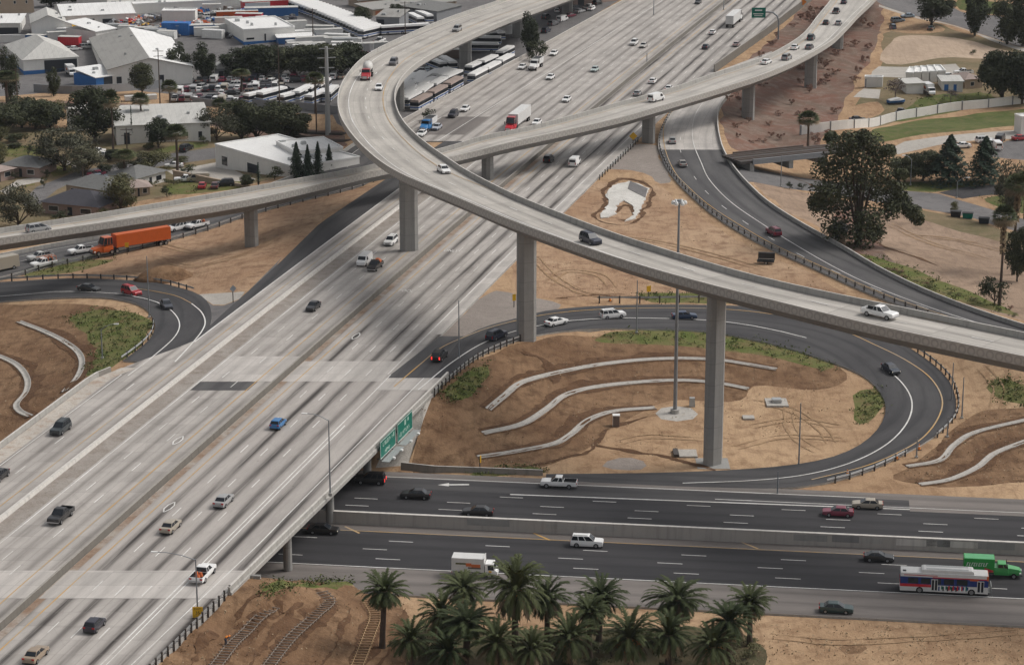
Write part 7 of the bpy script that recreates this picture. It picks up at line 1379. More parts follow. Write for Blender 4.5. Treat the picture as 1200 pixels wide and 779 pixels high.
p = G(1050, 122); r = empty('boat', p, .35, 'small white and blue boat on the lawn under the bare tree', 'boat'); m = MB(); m.loft([[(x, -w*.6, .5), (x, -w, 1.1), (x, w, 1.1), (x, w*.6, .5)] for x, w in ((-2.6, 1.0), (0, 1.1), (1.6, .8), (2.8, .15))]); m.build('hull', M['blue_trim'], r); m = MB(); m.loft([[(x, -w, z0), (x, -w*.9, z1), (x, w*.9, z1), (x, w, z0)] for x, w, z0, z1 in ((-2.4, .95, 1.12, 1.35), (.6, .95, 1.12, 1.8), (2.4, .3, 1.12, 1.3))]); m.build('deck', M['white_box'], r); m = MB(); m.box(-2.6, 2.2, -.7, .7, .1, .5); m.build('trailer', M['trim'], r)
for u, v, mt, t in ((1120, 254, 'black_metal', 'black rubbish skip left of the green one'), (1134, 256, 'sign_green', 'green rubbish skip by the street'), (1153, 262, 'dark_opening', 'dark rubbish skip right of the green one')):
    p = G(u, v); r = empty('rubbish_skip', p, -.25, t, 'skip', 'skips by the street'); m = MB(); m.loft([[(x, y, z) for x, y in ((-1.2*k, -.8*k), (1.2*k, -.8*k), (1.2*k, .8*k), (-1.2*k, .8*k))] for z, k in ((.1, .88), (1.3, 1))]); m.build('body', M[mt], r); m = MB(); m.box(-1.25, 1.25, -.85, .85, 1.3, 1.4); m.build('lid', M['white_box' if 'green one' not in t and False else 'trim'], r)
# clutter of the scrap yard: containers, trailers and heaps
COLS = ['awning_blue', 'livery_orange', 'white_box', 'galvanised', 'grey_wall', 'rebar', 'sign_yellow', 'livery_red', 'blue_trim', 'white_box', 'galvanised', 'shingle_dark']
COLN = ['blue', 'orange', 'white', 'grey', 'dark grey', 'rusty', 'yellow', 'red', 'deep blue', 'pale', 'steel', 'black']
def heap(u, v, r_, h, ci, label, name='scrap_heap'):
    p = G(u, v); m = MB(); n = 22
    for k in range(n):
        a = random.uniform(0, 6.28); d = r_*math.sqrt(random.random()); z = h*(1-(d/r_)**1.5)*random.uniform(.2, 1); s = random.uniform(.4, 1.1)
        Mx = Matrix.Translation((p[0]+d*math.cos(a), p[1]+d*math.sin(a), p[2]+z)) @ Matrix.Rotation(random.uniform(0, 3), 4, 'Z') @ Matrix.Rotation(random.uniform(-.6, .6), 4, 'X'); m.box(-s, s, -s*.5, s*.5, -.5*s-z*.5, .5*s, random.choice((0, 0, 1)), Mx, .1)
    tag(m.build(name, [M[COLS[ci % 12]], M[COLS[(ci*5+3) % 12]]]), label, 'scrap heap', 'heaps in the scrap yard')
def crate(u, v, L, w, h, ci, label, yaw=None):
    p = G(u, v); r = empty('shipping_container', p, random.uniform(-.2, .4) if yaw is None else yaw, label, 'container', 'containers and boxes in the yards'); m = MB()
    m.box(-L/2, L/2, -w/2, w/2, .1, h)
    for k in range(int(L/.8)): m.box(-L/2+.3+k*.8, -L/2+.5+k*.8, -w/2-.05, -w/2, .2, h-.1)
    m.build('body', M[COLS[ci % 12]], r); m = MB(); m.box(-L/2-.05, L/2+.05, -w/2-.08, w/2+.08, h, h+.1); m.build('roof', M['pale_roof' if ci % 3 else COLS[ci % 12]], r)
k = 0
for u, v in [(92, 36), (100, 38), (125, 32), (133, 30), (141, 33), (148, 32), (155, 35), (163, 30), (168, 36), (176, 33), (182, 38), (150, 27), (160, 24), (175, 24), (182, 20), (205, 14), (215, 12), (230, 17), (240, 14), (250, 18), (262, 14), (275, 18), (285, 15), (205, 30), (235, 28), (250, 24), (262, 26), (255, 36), (265, 33), (245, 34)]:
    heap(u, v, random.uniform(2.5, 4.5), random.uniform(1.2, 2.4), k*7+2, f'{COLN[(k*7+2) % 12]} scrap heap in the yard, {ordn(k)} counted from the left sheds'); k += 1
CR = [(82, 53, 7, 3, 2.8, 7, 'red and white container below the tilted shed'), (96, 38, 6, 2.5, 2.4, 6, 'yellow container in front of the long shed'), (103, 40, 6, 2.5, 2.2, 0, 'blue container beside the yellow one'), (45, 50, 8, 2.5, 2.5, 8, 'blue container left of the tent hall'), (207, 41, 9, 4, 4, 0, 'big bright blue container above the dark trees'), (228, 40, 12, 4, 3, 8, 'blue-sided store with a pale roof right of the blue container'), (278, 22, 14, 3, 2.6, 1, 'long orange trailer in the scrap yard'), (292, 25, 9, 3, 2.6, 7, 'short red trailer in the scrap yard'), (262, 38, 6, 3, 2.6, 2, 'white container above the dark trees'), (85, 41, 10, 3, 2.2, 9, 'pale trailer below the gabled shed'), (310, 11, 16, 3.5, 3, 7, 'red-sided long store at the top'), (318, 19, 18, 4, 3, 8, 'long white-roofed blue store by the diagonal bus row'), (345, 37, 8, 3, 3.4, 2, 'white box trailer by the blue-based building'), (356, 45, 7, 3, 2.5, 9, 'pale trailer right of the low canopy'), (368, 44, 6, 2.4, 2.6, 2, 'white trailer at the end of the low canopy'), (165, 117, 9, 2.4, 1.2, 2, 'long pale tank-like box by the railway'), (533, 68, 8, 3, 2.8, 5, 'rusty container just left of the flyover pier'), (508, 71, 6, 4, 2.6, 2, 'white box left of the rusty container'), (520, 62, 9, 3, 2.6, 7, 'maroon container behind the rusty one'), (635, 6, 8, 3, 3, 7, 'dark red container at the top between the piers'), (620, 9, 8, 3, 3, 2, 'white trailer at the top between the piers'), (652, 4, 7, 3, 3, 7, 'dark red lorry body at the top next to the pier')]
for u, v, L, w_, h, ci, t in CR: crate(u, v, L, w_, h, ci, t)
p = G(83, 88); o = box_truck_cabover(); o.location = p; o.rotation_euler = (0, 0, -1.2); tag(o, 'white lorry standing in the dark bay of the tent hall', 'lorry')

CNAME = [('white', WHT), ('silver', SIL), ('black', BLK), ('white', WHT), ('grey', GRY), ('maroon', MAR), ('white', WHT), ('navy', NVY), ('beige', BEI)]
for row, (a, b, n, yaw) in {'front car park row': ((206, 118), (300, 121), 13, 1.5), 'third car park row': ((212, 108.5), (330, 104), 17, 1.6), 'back row under the dark trees': ((206, 97), (400, 92), 22, 1.5), 'line along the yard wall': ((345, 55), (436, 66), 9, .4), 'row below the bus strips': ((474, 78), (505, 74), 5, 1.2), 'lane beyond the freeway parapet': ((648, 30), (700, 6), 6, 1.0), 'line by the long white store': ((235, 21), (330, 28), 10, .5), 'line by the left sheds': ((80, 60), (112, 56), 5, .3)}.items():
    for k in range(n):
        f = k/(n-1); nm, c = CNAME[(k*5+len(row)) % 9]; kd = ('sedan', 'suv', 'sedan', 'pickup', 'van')[(k*3+len(row)) % 5]; kn = {'sedan': 'car', 'suv': 'tall car', 'pickup': 'pickup', 'van': 'van'}[kd]
        vehicle(kd, G(a[0]+(b[0]-a[0])*f+random.uniform(-.6, .6), a[1]+(b[1]-a[1])*f+random.uniform(-.3, .3)), yaw+random.uniform(-.1, .1), c, f'{nm} {kn}, {ordn(k)} from the left in the {row}', {'sedan': 'car', 'suv': 'car'}.get(kd, kd), 'parked vehicles in the yards and lots')
k = 0
for u, v, L in [(300, 6, 14), (320, 4, 12), (345, 2, 14), (268, 30, 9), (280, 33, 8), (242, 42, 8), (250, 45, 7), (182, 44, 7), (196, 46, 6), (172, 42, 8), (70, 47, 8), (118, 40, 6), (138, 38, 7), (150, 40, 6), (375, 40, 9), (385, 44, 9), (395, 50, 8), (405, 55, 8), (352, 60, 8), (440, 60, 8), (600, 30, 10), (595, 40, 8), (612, 20, 9), (585, 30, 10)]:
    crate(u, v, L, 2.6, 2.7, (2, 9, 3, 2, 10)[k % 5], f'pale box trailer in the yards, {ordn(k)} of the scattered ones', random.uniform(-.3, .6)); k += 1

for k in range(34):
    u, v = [(random.uniform(118, 190), random.uniform(22, 42)), (random.uniform(225, 345), random.uniform(4, 30)), (random.uniform(150, 300), random.uniform(36, 46))][k % 3]
    heap(u, v, random.uniform(1.5, 3.2), random.uniform(.8, 1.8), (3, 4, 11, 5, 9, 10)[k % 6], f'small {("steel grey", "dark grey", "black", "rusty", "pale", "steel")[k % 6]} scrap heap, {ordn(k) if k < 28 else "late "+ordn(k-28)} of the small ones')
for k in range(20):
    u, v = [(random.uniform(345, 430), random.uniform(52, 64)), (random.uniform(240, 335), random.uniform(2, 16))][k % 2]
    crate(u, v, random.uniform(6, 11), 2.5, 2.6, 2 if k % 3 else 9, f'white trailer, {ordn(k)} of those parked {"outside the flyover bend" if k % 2 == 0 else "at the top of the scrap yard"}', random.uniform(-.2, .5))
# ------------------------------------------------------------------ vegetation
def leaf_mat(name, c0, c1, rough=.75):
    t = NT(name); g = t.n('ShaderNodeNewGeometry'); r = g.outputs['Random Per Island']; n = t.noise(t.obj(), .35, 3)
    x = t.mix(r, c0, c1); oi = t.n('ShaderNodeObjectInfo').outputs['Random']; x = t.mix(t.math('MULTIPLY', oi, .45), x, tuple(a*.6+b*.4 for a, b in zip(c1, (.13, .11, .05))))
    x = t.n('ShaderNodeHueSaturation', i_Color=x, i_Value=t.math('ADD', t.math('MULTIPLY', n, .9), t.math('ADD', t.math('MULTIPLY', oi, .35), .45))).outputs[0]
    M[name] = t.out(x, rough, .2)
leaf_mat('leaf_dark', (.022, .030, .018), (.062, .074, .040)); leaf_mat('leaf_olive', (.062, .066, .03), (.14, .135, .068)); leaf_mat('leaf_grey', (.055, .058, .038), (.115, .115, .078)); leaf_mat('leaf_conifer', (.022, .040, .028), (.05, .078, .052)); leaf_mat('leaf_green', (.03, .055, .016), (.08, .115, .03))
leaf_mat('leaf_rust', (.19, .09, .065), (.30, .185, .145)); leaf_mat('leaf_bare', (.12, .095, .09), (.20, .165, .155)); leaf_mat('palm_green', (.030, .044, .017), (.052, .068, .026)); leaf_mat('palm_dead', (.16, .115, .07), (.26, .20, .13)); leaf_mat('fan_green', (.04, .06, .028), (.10, .115, .05)); leaf_mat('fruit_orange', (.45, .13, .02), (.6, .22, .04)); leaf_mat('straw', (.26, .19, .12), (.38, .29, .19)); leaf_mat('weed_leaf', (.05, .075, .02), (.14, .16, .055))
simple('bark', (.085, .065, .052), .95, .1); simple('palm_bark', (.11, .085, .07), .95, .1, var=.3, scale=2)
R = random.Random(11)
def leafquad(m, c, s, nrm=None, mi=0):
    n = Vector((R.gauss(0, 1), R.gauss(0, 1), R.gauss(.5, 1))) if nrm is None else nrm; n.normalize(); a = n.orthogonal().normalized(); a.rotate(Matrix.Rotation(R.uniform(0, 6.28), 3, n)); b = n.cross(a)
    w = s*R.uniform(.35, .6); c = Vector(c); m.add([c-a*s*.5, c+b*w*.5, c+a*s*.5, c-b*w*.5], [(0, 1, 2, 3)], mi)
def crown(W, Hc, z0, n, leaf, blobs, shape=None, gap=.0):
    m = MB(); B = [(a, b, c, d*1.22) for a, b, c, d in (shape or ())]
    if B: blobs = len(B)
    for _ in range(0 if B else blobs):
        while True:
            p = Vector((R.uniform(-1, 1), R.uniform(-1, 1), R.uniform(-1, 1)))
            if p.length < 1: break
        f = .80; B.append((p.x*W/2*f, p.y*W/2*f, z0+Hc*(.48+.42*p.z), R.uniform(.11, .27)))
    for k in range(n):
        bx, by, bz, br = B[k % blobs]; d = Vector((R.gauss(0, 1), R.gauss(0, 1), R.gauss(0, 1))).normalized()*(R.random()**.45)
        if d.z < -.3 and R.random() < .5: d.z = -d.z
        c = (bx+d.x*W*br, by+d.y*W*br, bz+d.z*Hc*br*.85); leafquad(m, c, leaf*R.uniform(.6, 1.3), d+Vector((R.gauss(0, .6), R.gauss(0, .6), R.gauss(0, .6))))
    return m, B
def tree_proto(name, h, W, z0, n, leaf, blobs, mat, tr=.28, shape=None):
    root = empty(name); m, B = crown(W, h-z0, z0, n, leaf, blobs, shape); m.build('crown', M[mat], root)
    t = MB(); t.tube([(0, 0, -.4), (.1, 0, z0*.6), (0, .1, z0+(h-z0)*.35)], [tr*1.3, tr, tr*.5], 7)
    for bx, by, bz, br in B[:6]: t.tube([(0, .05, z0*.8+.3), (bx*.5, by*.5, (z0+bz)*.52), (bx, by, bz)], [tr*.5, tr*.32, tr*.12], 5)
    t.build('trunk', M['bark'], root); return root
def conifer_proto(h, W, mat='leaf_conifer', n=1500, col_=False):
    root = empty('conifer_tree'); m = MB()
    for k in range(n):
        f = R.random()**.8; z = .6+f*(h-.7); r = W/2*((1-f)**.8 if not col_ else (math.sin(min(f*1.2+.12, 1)*math.pi)**.6 if f < .75 else (1-f)*2.2))*math.sqrt(R.uniform(.15, 1)); a = R.uniform(0, 6.28); r *= (.75+.35*math.sin(a*5+z*2.2)); c = (r*math.cos(a), r*math.sin(a), z-.25*r); leafquad(m, c, R.uniform(.5, .95)*(.6 if col_ else 1), Vector((math.cos(a)*.5, math.sin(a)*.5, 1))+Vector((R.gauss(0, .4),)*3))
    m.build('crown', M[mat], root); t = MB(); t.tube([(0, 0, -.3), (0, 0, h*.9)], [.25, .05], 6); t.build('trunk', M['bark'], root); return root
def bare_proto():
    root = empty('bare_tree'); t = MB()
    def grow(p, d, L, r, k):
        q = p+d*L; t.tube([p, q], [r, r*.6], 4, cap=False)
        if k:
            for _ in range(3 if k > 2 else 4): e = (d+Vector((R.gauss(0, .55), R.gauss(0, .55), R.gauss(.15, .35)))).normalized(); grow(q, e, L*R.uniform(.6, .85), r*.6, k-1)
    grow(Vector((0, 0, -.3)), Vector((0, 0, 1)), 2.2, .22, 4); t.build('trunk', M['leaf_bare'], root)
    m, B = crown(7, 5, 2, 500, .5, 10); m.build('crown', M['leaf_bare'], root); return root
def date_palm(trunk, fl, n, fruit, seed):
    R.seed(seed); n = int(n*1.3); root = empty('date_palm'); t = MB(); k = 8
    t.tube([(.02*math.sin(i), .02*i, -.4+(trunk+.4)*i/k) for i in range(k+1)], [.48, .40, .37, .36, .35, .34, .36, .42, .5], 10); t.build('trunk', M['palm_bark'], root)
    m = MB(); dm = MB()
    for i in range(n):
        f = i/n; el = math.radians(84-f*135+R.uniform(-12, 12)); az = i*2.399+R.uniform(-.2, .2); L = fl*R.uniform(.85, 1.08)*(.7+.3*math.sin(math.pi*min(1, f+.25)))
        ca, sa = math.cos(az), math.sin(az); pts = []; droop = R.uniform(.30, .5)*(1.0 if f < .8 else .6); nn = 9
        x = z = 0.0; e = el
        for q in range(nn+1):
            pts.append(Vector((ca*(.2+x), sa*(.2+x), trunk+.15+z))); x += math.cos(e)*L/nn; z += math.sin(e)*L/nn; e -= droop*2.2/nn*(1+q*.12)
        side = Vector((-sa, ca, 0)); mm = dm if f > .80 else m
        for q in range(nn):
            a, b = pts[q], pts[q+1]; mm.add([a+side*.03, b+side*.03, b-side*.03, a-side*.03], [(0, 1, 2, 3)])
            up = (b-a).cross(side).normalized()
            if up.z < 0: up = -up
            for j in range(3):
                p = a+(b-a)*(j/3); w = (.72 if 1 < q < 7 else .48)*fl/3.6*R.uniform(.8, 1.15); fw_ = (b-a).normalized()
                for s in (-1, 1):
                    tip = p+side*s*w*.55+fw_*w*.78-Vector((0, 0, w*R.uniform(.12, .5)))+up*w*.12; mm.add([p+fw_*.11, tip, p-fw_*.11], [(0, 1, 2)])
    m.build('crown', M['palm_green'], root); dm.build('dead_fronds', M['palm_dead'], root)
    m = MB(); m.tube([(0, 0, trunk-.7), (0, 0, trunk-.2), (0, 0, trunk+.3)], [.4, .62, .35], 10); m.build('boot', M['palm_dead'], root)
    if fruit:
        m = MB()
        for i in range(7):
            az = i*.9; c = Vector((math.cos(az)*.9, math.sin(az)*.9, trunk-.1-R.random()*.5))
            for _ in range(26): leafquad(m, c+Vector((R.gauss(0, .22), R.gauss(0, .22), R.gauss(0, .3))), .16)
        m.build('fruit', M['fruit_orange'], root)
    return root
def fan_palm(trunk, r_, skirt, seed):
    R.seed(seed); root = empty('fan_palm'); t = MB(); t.tube([(0, 0, -.4), (.1, 0, trunk*.5), (0, 0, trunk)], [.34, .24, .2], 8); t.build('trunk', M['palm_bark'], root); m = MB(); s = MB()
    for i in range(64 if skirt else 56):
        f = i/64; el = math.radians(80-f*125); az = i*2.399; d = Vector((math.cos(az)*math.cos(el), math.sin(az)*math.cos(el), math.sin(el))); side = Vector((-math.sin(az), math.cos(az), 0)); up = d.cross(side)
        b = Vector((0, 0, trunk+.1))+d*r_*.5; mm = m if f < .68 else s
        for k in range(-4, 5): e = (d*math.cos(k*.3)+side*math.sin(k*.3)).normalized(); tip = b+e*r_*.55*R.uniform(.85, 1.1)-Vector((0, 0, r_*.12)); w = e.cross(up).normalized()*.13; mm.add([b, b+e*r_*.28+w, tip, b+e*r_*.28-w], [(0, 1, 2, 3)])
        mm.add([Vector((0, 0, trunk+.1)), b+side*.03, b-side*.03], [(0, 1, 2)])
    for i in range(120 if skirt else 40):
        az = R.uniform(0, 6.28); z = trunk-R.random()**1.3*(trunk*.4 if skirt else .9); leafquad(s, (math.cos(az)*.5, math.sin(az)*.5, z), 1.0, Vector((math.cos(az), math.sin(az), .2)))
    m.build('crown', M['fan_green'], root)
    if s.f: s.build('dead_fronds', M['palm_dead'], root)
    return root
VP = {}
VM = dict(dark=lambda: tree_proto('leafy_tree', 10, 9, .5, 7500, .6, 24, 'leaf_dark'), dark2=lambda: tree_proto('leafy_tree', 10, 9, .2, 7500, .6, 20, 'leaf_dark'), euc=lambda: tree_proto('eucalyptus_tree', 14, 7, .4, 7500, .62, 26, 'leaf_dark', .3), olive=lambda: tree_proto('leafy_tree', 9, 9, .3, 6000, .52, 18, 'leaf_olive'), grey=lambda: tree_proto('leafy_tree', 10, 11, .5, 6000, .52, 20, 'leaf_grey'), bush=lambda: tree_proto('bush', 3, 4, .2, 700, .34, 8, 'leaf_dark', .1), obush=lambda: tree_proto('bush', 3, 4, .2, 600, .34, 8, 'leaf_olive', .1), big=lambda: tree_proto('eucalyptus_tree', 19, 15, 1.0, 17000, .58, 44, 'leaf_dark', .55, [(x*15, R.uniform(-3, 3), z*19, r_) for x, z, r_ in ((-.12, .9, .10), (.0, .93, .08), (.08, .84, .13), (-.2, .78, .14), (-.05, .76, .15), (.16, .72, .13), (-.32, .64, .13), (-.16, .6, .16), (.04, .6, .16), (.22, .56, .13), (-.36, .48, .12), (-.22, .42, .15), (.0, .44, .16), (.17, .4, .14), (.34, .44, .10), (-.3, .28, .13), (-.1, .26, .15), (.08, .24, .14), (.3, .3, .10), (.42, .33, .09), (.5, .27, .08), (-.2, .12, .13), (.0, .10, .13), (.14, .11, .10), (.56, .2, .06), (-.40, .36, .08), (-.26, .88, .06), (.24, .82, .06), (.36, .62, .06))]), rust=lambda: tree_proto('dry_shrub', 2.2, 3.4, .1, 420, .3, 6, 'leaf_rust', .07), con=lambda: conifer_proto(10, 6, n=2600), con2=lambda: conifer_proto(12, 10, n=4200), cyp=lambda: conifer_proto(9, 1.6, n=500, col_=True), bare=bare_proto, date4=lambda: date_palm(6.5, 3.8, 58, False, 21), date5=lambda: date_palm(4, 3.3, 52, False, 33), date0=lambda: date_palm(7, 3.6, 62, False, 3), date1=lambda: date_palm(6, 3.7, 66, True, 5), date2=lambda: date_palm(9, 3.5, 60, False, 8), date3=lambda: date_palm(3.5, 3.4, 56, True, 9), fan=lambda: fan_palm(10, 2.7, False, 4), fans=lambda: fan_palm(17, 2.8, True, 6), weed=lambda: tree_proto('weed_clump', .55, 1.3, 0, 90, .22, 4, 'weed_leaf', .01))
DIM = dict(dark=(10, 9), dark2=(10, 9), euc=(14, 7), olive=(9, 9), grey=(10, 11), bush=(3, 4), obush=(3, 4), big=(19, 15), rust=(2.2, 3.4), con=(10, 6), con2=(12, 10), cyp=(9, 1.6), bare=(9, 8), fan=(11.5, 5.2), fans=(18.5, 5), date4=(9, 7.6), date5=(6, 6.8), date0=(9, 7.4), date1=(8, 7.6), date2=(11, 7), date3=(5.5, 7), weed=(.55, 1.3))
def plant(kind, u, vb, vt, wpx, label, cat='tree', group=None, pos=None):
    p = G(u, vb) if pos is None else pos; d = ray(u, vt); dep = p[1]
    h = max(.6, H+d[2]*dep/d[1]-p[2]); w = wpx/F*math.hypot(dep, H)*(1.75 if kind == 'fan' else 1.12 if kind in ('dark', 'dark2', 'euc', 'olive', 'grey', 'big', 'con', 'con2') else 1)
    if kind in VP: o = copy_tree(VP[kind])
    else: o = VM[kind](); VP[kind] = o
    hh, ww = DIM[kind]; o.location = p; e_ = R.uniform(.82, 1.18) if kind not in ('fan', 'fans', 'cyp') else 1; o.scale = (w/ww*e_, w/ww/e_, h/hh); o.rotation_euler = (0, 0, 0 if kind == 'big' else R.uniform(0, 6.28))
    for k in ('label', 'category', 'group'):
        if k in o.keys(): del o[k]
    return tag(o, label, cat, group)
TREES = [('dark', 300, 88, 54, 44, 'dark tree filling the gap behind the hut row'), ('dark2', 328, 89, 52, 48, 'dark tree between the two widest of the row'), ('dark', 366, 89, 52, 48, 'dark tree closing the row left of the steel pole'), ('dark2', 400, 88, 50, 46, 'dark tree closing the row right of the steel pole'), ('dark2', 26, 150, 112, 48, 'dark tree in the clump above the lawn at the left'), ('dark', 58, 150, 122, 40, 'dark tree joining the clump to the small olive tree'), ('grey', 100, 205, 170, 44, 'grey-green tree at the kerb bend'), ('dark2', 300, 164, 122, 52, 'dark tree between the pair behind the office'), ('dark', 111, 166, 104, 58, 'big dark tree in front of the white workshops'), ('grey', 76, 200, 150, 68, 'broad grey-green tree over the brick house'), ('dark2', 186, 173, 137, 34, 'dense round dark tree by the white workshop'), ('dark', 42, 152, 117, 42, 'dark tree right of the leftmost one above the brick house'), ('dark2', 6, 156, 120, 46, 'dark tree at the left edge above the brick house'), ('olive', 66, 146, 118, 28, 'small olive tree between the dark ones at the railway'), ('grey', 22, 266, 218, 56, 'bushy grey-green tree hiding the left end of the connector'), ('olive', -3, 205, 166, 26, 'yellowish tree cut by the left edge'), ('olive', 141, 246, 205, 44, 'olive tree right of the dark hip roof'), ('olive', 176, 202, 177, 42, 'olive tree beside the pale grey-roofed house'), ('grey', 152, 205, 178, 30, 'shaggy tree left of the olive one by the street'), ('euc', 63, 113, 78, 15, 'slim dark tree in front of the tent hall bay'), ('euc', 13, 118, 52, 20, 'tall dark tree left of the tent hall'), ('dark', 167, 110, 73, 27, 'dark tree in front of the big warehouse'), ('euc', 210, 95, 48, 24, 'leftmost tall tree of the dark row by the car park'), ('euc', 241, 95, 49, 27, 'second tall tree of the dark row, left of the hut'), ('euc', 276, 91, 56, 32, 'tree of the dark row just right of the hut'), ('dark', 310, 91, 52, 42, 'wide tree of the dark row above the car park'), ('dark2', 345, 90, 52, 46, 'widest tree of the dark row'), ('dark', 384, 90, 50, 50, 'dark tree behind the steel power pole'), ('dark2', 412, 84, 48, 34, 'dark tree touching the flyover bend'), ('grey', 254, 165, 127, 42, 'greyish tree left of the dark pair behind the office'), ('dark', 283, 164, 118, 44, 'left of two dark trees behind the office'), ('dark2', 330, 166, 118, 56, 'right of two dark trees behind the office'), ('dark', 345, 162, 140, 28, 'low dark tree by the railway behind the office'), ('con', 348, 209, 167, 19, 'leftmost pointed conifer beside the office'), ('con', 361, 209, 170, 17, 'second pointed conifer beside the office'), ('con', 373, 206, 166, 18, 'third and tallest pointed conifer beside the office'), ('con', 386, 199, 169, 15, 'rightmost pointed conifer beside the office'), ('bush', 322, 210, 194, 24, 'round dark bush in front of the office'), ('cyp', 155, 168, 124, 5, 'pencil-thin cypress in front of the workshop'), ('cyp', 303, 217, 190, 7, 'narrow cypress at the end of the tan wall'), ('bush', 85, 250, 233, 15, 'bush in front of the dark hip roof'), ('bush', 70, 258, 246, 26, 'low hedge-like bush behind the connector parapet'), ('obush', 128, 252, 240, 30, 'olive bush right of the dark-roofed house'), ('bush', 18, 210, 200, 12, 'small bush by the pinkish roof'), ('bush', 290, 211, 203, 14, 'small bush by the tan wall'), ('bush', 122, 202, 192, 20, 'bush at the bend of the street'),
    ('big', 1005, 286, 150, 112, 'huge dark eucalyptus in the dirt field right of the ramp'), ('con2', 1112, 214, 158, 60, 'big spreading dark conifer by the grass verge'), ('con2', 1153, 214, 160, 54, 'dark conifer right of the big spreading one'), ('dark', 1082, 212, 176, 42, 'dark tree left of the conifers'), ('dark2', 1060, 213, 180, 36, 'low dark tree behind the street lamp'), ('dark2', 1174, 118, 54, 50, 'tall dark green tree by the tan house on the right'), ('dark', 1198, 122, 60, 50, 'tall dark tree cut by the right edge'), ('dark2', 1092, 30, -14, 48, 'round dark tree at the corner of the avenue'), ('euc', 1142, 42, -22, 26, 'dark street tree in the middle of the avenue row'), ('euc', 1180, 52, -12, 34, 'dark street tree right of the middle one'), ('euc', 1198, 54, -14, 30, 'dark street tree at the right edge of the avenue'), ('bush', 1165, 18, 2, 34, 'dark bush beyond the avenue'), ('bare', 1049, 118, 84, 34, 'leafless purplish tree above the boat'), ('bare', 1114, 120, 101, 26, 'small leafless tree in front of the long shed'), ('bush', 1166, 358, 322, 42, 'dark bush at the foot of the fan palm'), ('dark', 1192, 330, 265, 30, 'ivy-like dark growth around the right-hand palm trunks'), ('grey', 1182, 262, 190, 40, 'greyish tree behind the fan palms'), ('olive', 1118, 250, 236, 12, 'small sapling beside the skips'), ('euc', 622, 66, 12, 22, 'dark slim tree beyond the freeway parapet under the flyover'), ('bush', 628, 72, 46, 30, 'bush at the foot of the slim tree by the parapet'), ('bush', 502, 142, 126, 16, 'bush just inside the flyover bend'), ('bush', 1140, 66-2, 58, 10, 'small bush in the vacant lot'), ('dark', 425, 28, 8, 22, 'small tree left of the storage units'), ('dark2', 465, 22, 4, 18, 'small dark tree in front of the storage units'), ('bush', 925, 222, 213, 10, 'left of two bushes by the street on the right'), ('bush', 940, 222, 214, 12, 'right of two bushes by the street on the right'), ('obush', 1102, 130, 118, 12, 'bush on the lawn by the curving wall'), ('dark2', 60, 8, -14, 40, 'dark trees clump at the very top left') , ('dark', 100, 6, -14, 44, 'dark tree above the long white-roofed shed')]
for k, u, vb, vt, w_, t in TREES: plant(k, u, vb, vt, w_, t, 'bush' if 'bush' in k else 'tree')
for k, u, vb, vt, w_, t in [('fan', 166, 157, 112, 14, 'fan palm left of the round dark tree'), ('fan', 200, 143, 97, 13, 'fan palm in front of the long workshop'), ('fan', 133, 182, 110, 13, 'fan palm right of the big dark tree'), ('fan', 208, 208, 150, 18, 'fan palm by the street left of the office'), ('fan', 283, 108, 83, 14, 'small fan palm in the car park'), ('fan', 370, 133, 88, 15, 'fan palm left of the steel power pole'), ('fan', 9, 122, 86, 20, 'fan palm at the far left'), ('fan', 147, 218, 178, 18, 'shaggy fan palm by the olive trees'), ('fan', 946, 184, 134, 17, 'fan palm near the railway bridge'), ('fans', 1171, 358, 246, 30, 'fan palm with a skirt of dead fronds at the right'), ('fans', 1187, 322, 210, 34, 'fan palm behind the skirted one on the right'), ('fans', 1199, 318, 205, 34, 'fan palm at the right edge'), ('fan', 258, 150, 118, 12, 'fan palm behind the greyish tree')]: plant(k, u, vb, vt, w_, t, 'palm', 'fan palms')
# the grove of date palms at the bottom: crown centre (u, v) and crown width in pixels, trunk height in metres
GROVE = [('date2', 447, 692, 58, 9.5, 'lone tall date palm left of the grove'), ('date0', 541, 690, 64, 6, 'date palm left of the white box truck, orange stalks'), ('date1', 604, 692, 74, 10, 'tall date palm in the middle left of the grove'), ('date4', 642, 702, 62, 7, 'date palm leaning behind the tall one'), ('date1', 702, 702, 62, 6, 'date palm with orange fruit right of the tall pair'), ('date4', 793, 704, 74, 6.5, 'broad date palm in the centre right of the grove'), ('date0', 880, 706, 56, 6, 'rightmost date palm behind another'), ('date1', 856, 730, 60, 6, 'date palm in front of the rightmost one'), ('date5', 515, 722, 62, 6, 'pale date palm at the left of the grove'), ('date2', 545, 728, 70, 7, 'date palm in front of the pale one'), ('date5', 583, 758, 64, 5, 'low date palm between the two left trunks'), ('date3', 668, 760, 64, 3, 'low date palm at the bottom left of centre'), ('date3', 740, 764, 72, 3, 'low fruiting date palm at the bottom centre'), ('date0', 692, 738, 50, 4, 'small date palm behind the low fruiting one'), ('date5', 784, 762, 64, 3, 'low date palm at the bottom right of centre'), ('date3', 836, 768, 60, 3, 'low date palm below the right pair'), ('date5', 482, 772, 56, 3, 'low date palm at the bottom beside the lone tall one'), ('date5', 622, 776, 56, 3, 'low date palm at the foot of the tall pair'), ('date3', 528, 778, 58, 3, 'low date palm cut by the bottom edge on the left')]
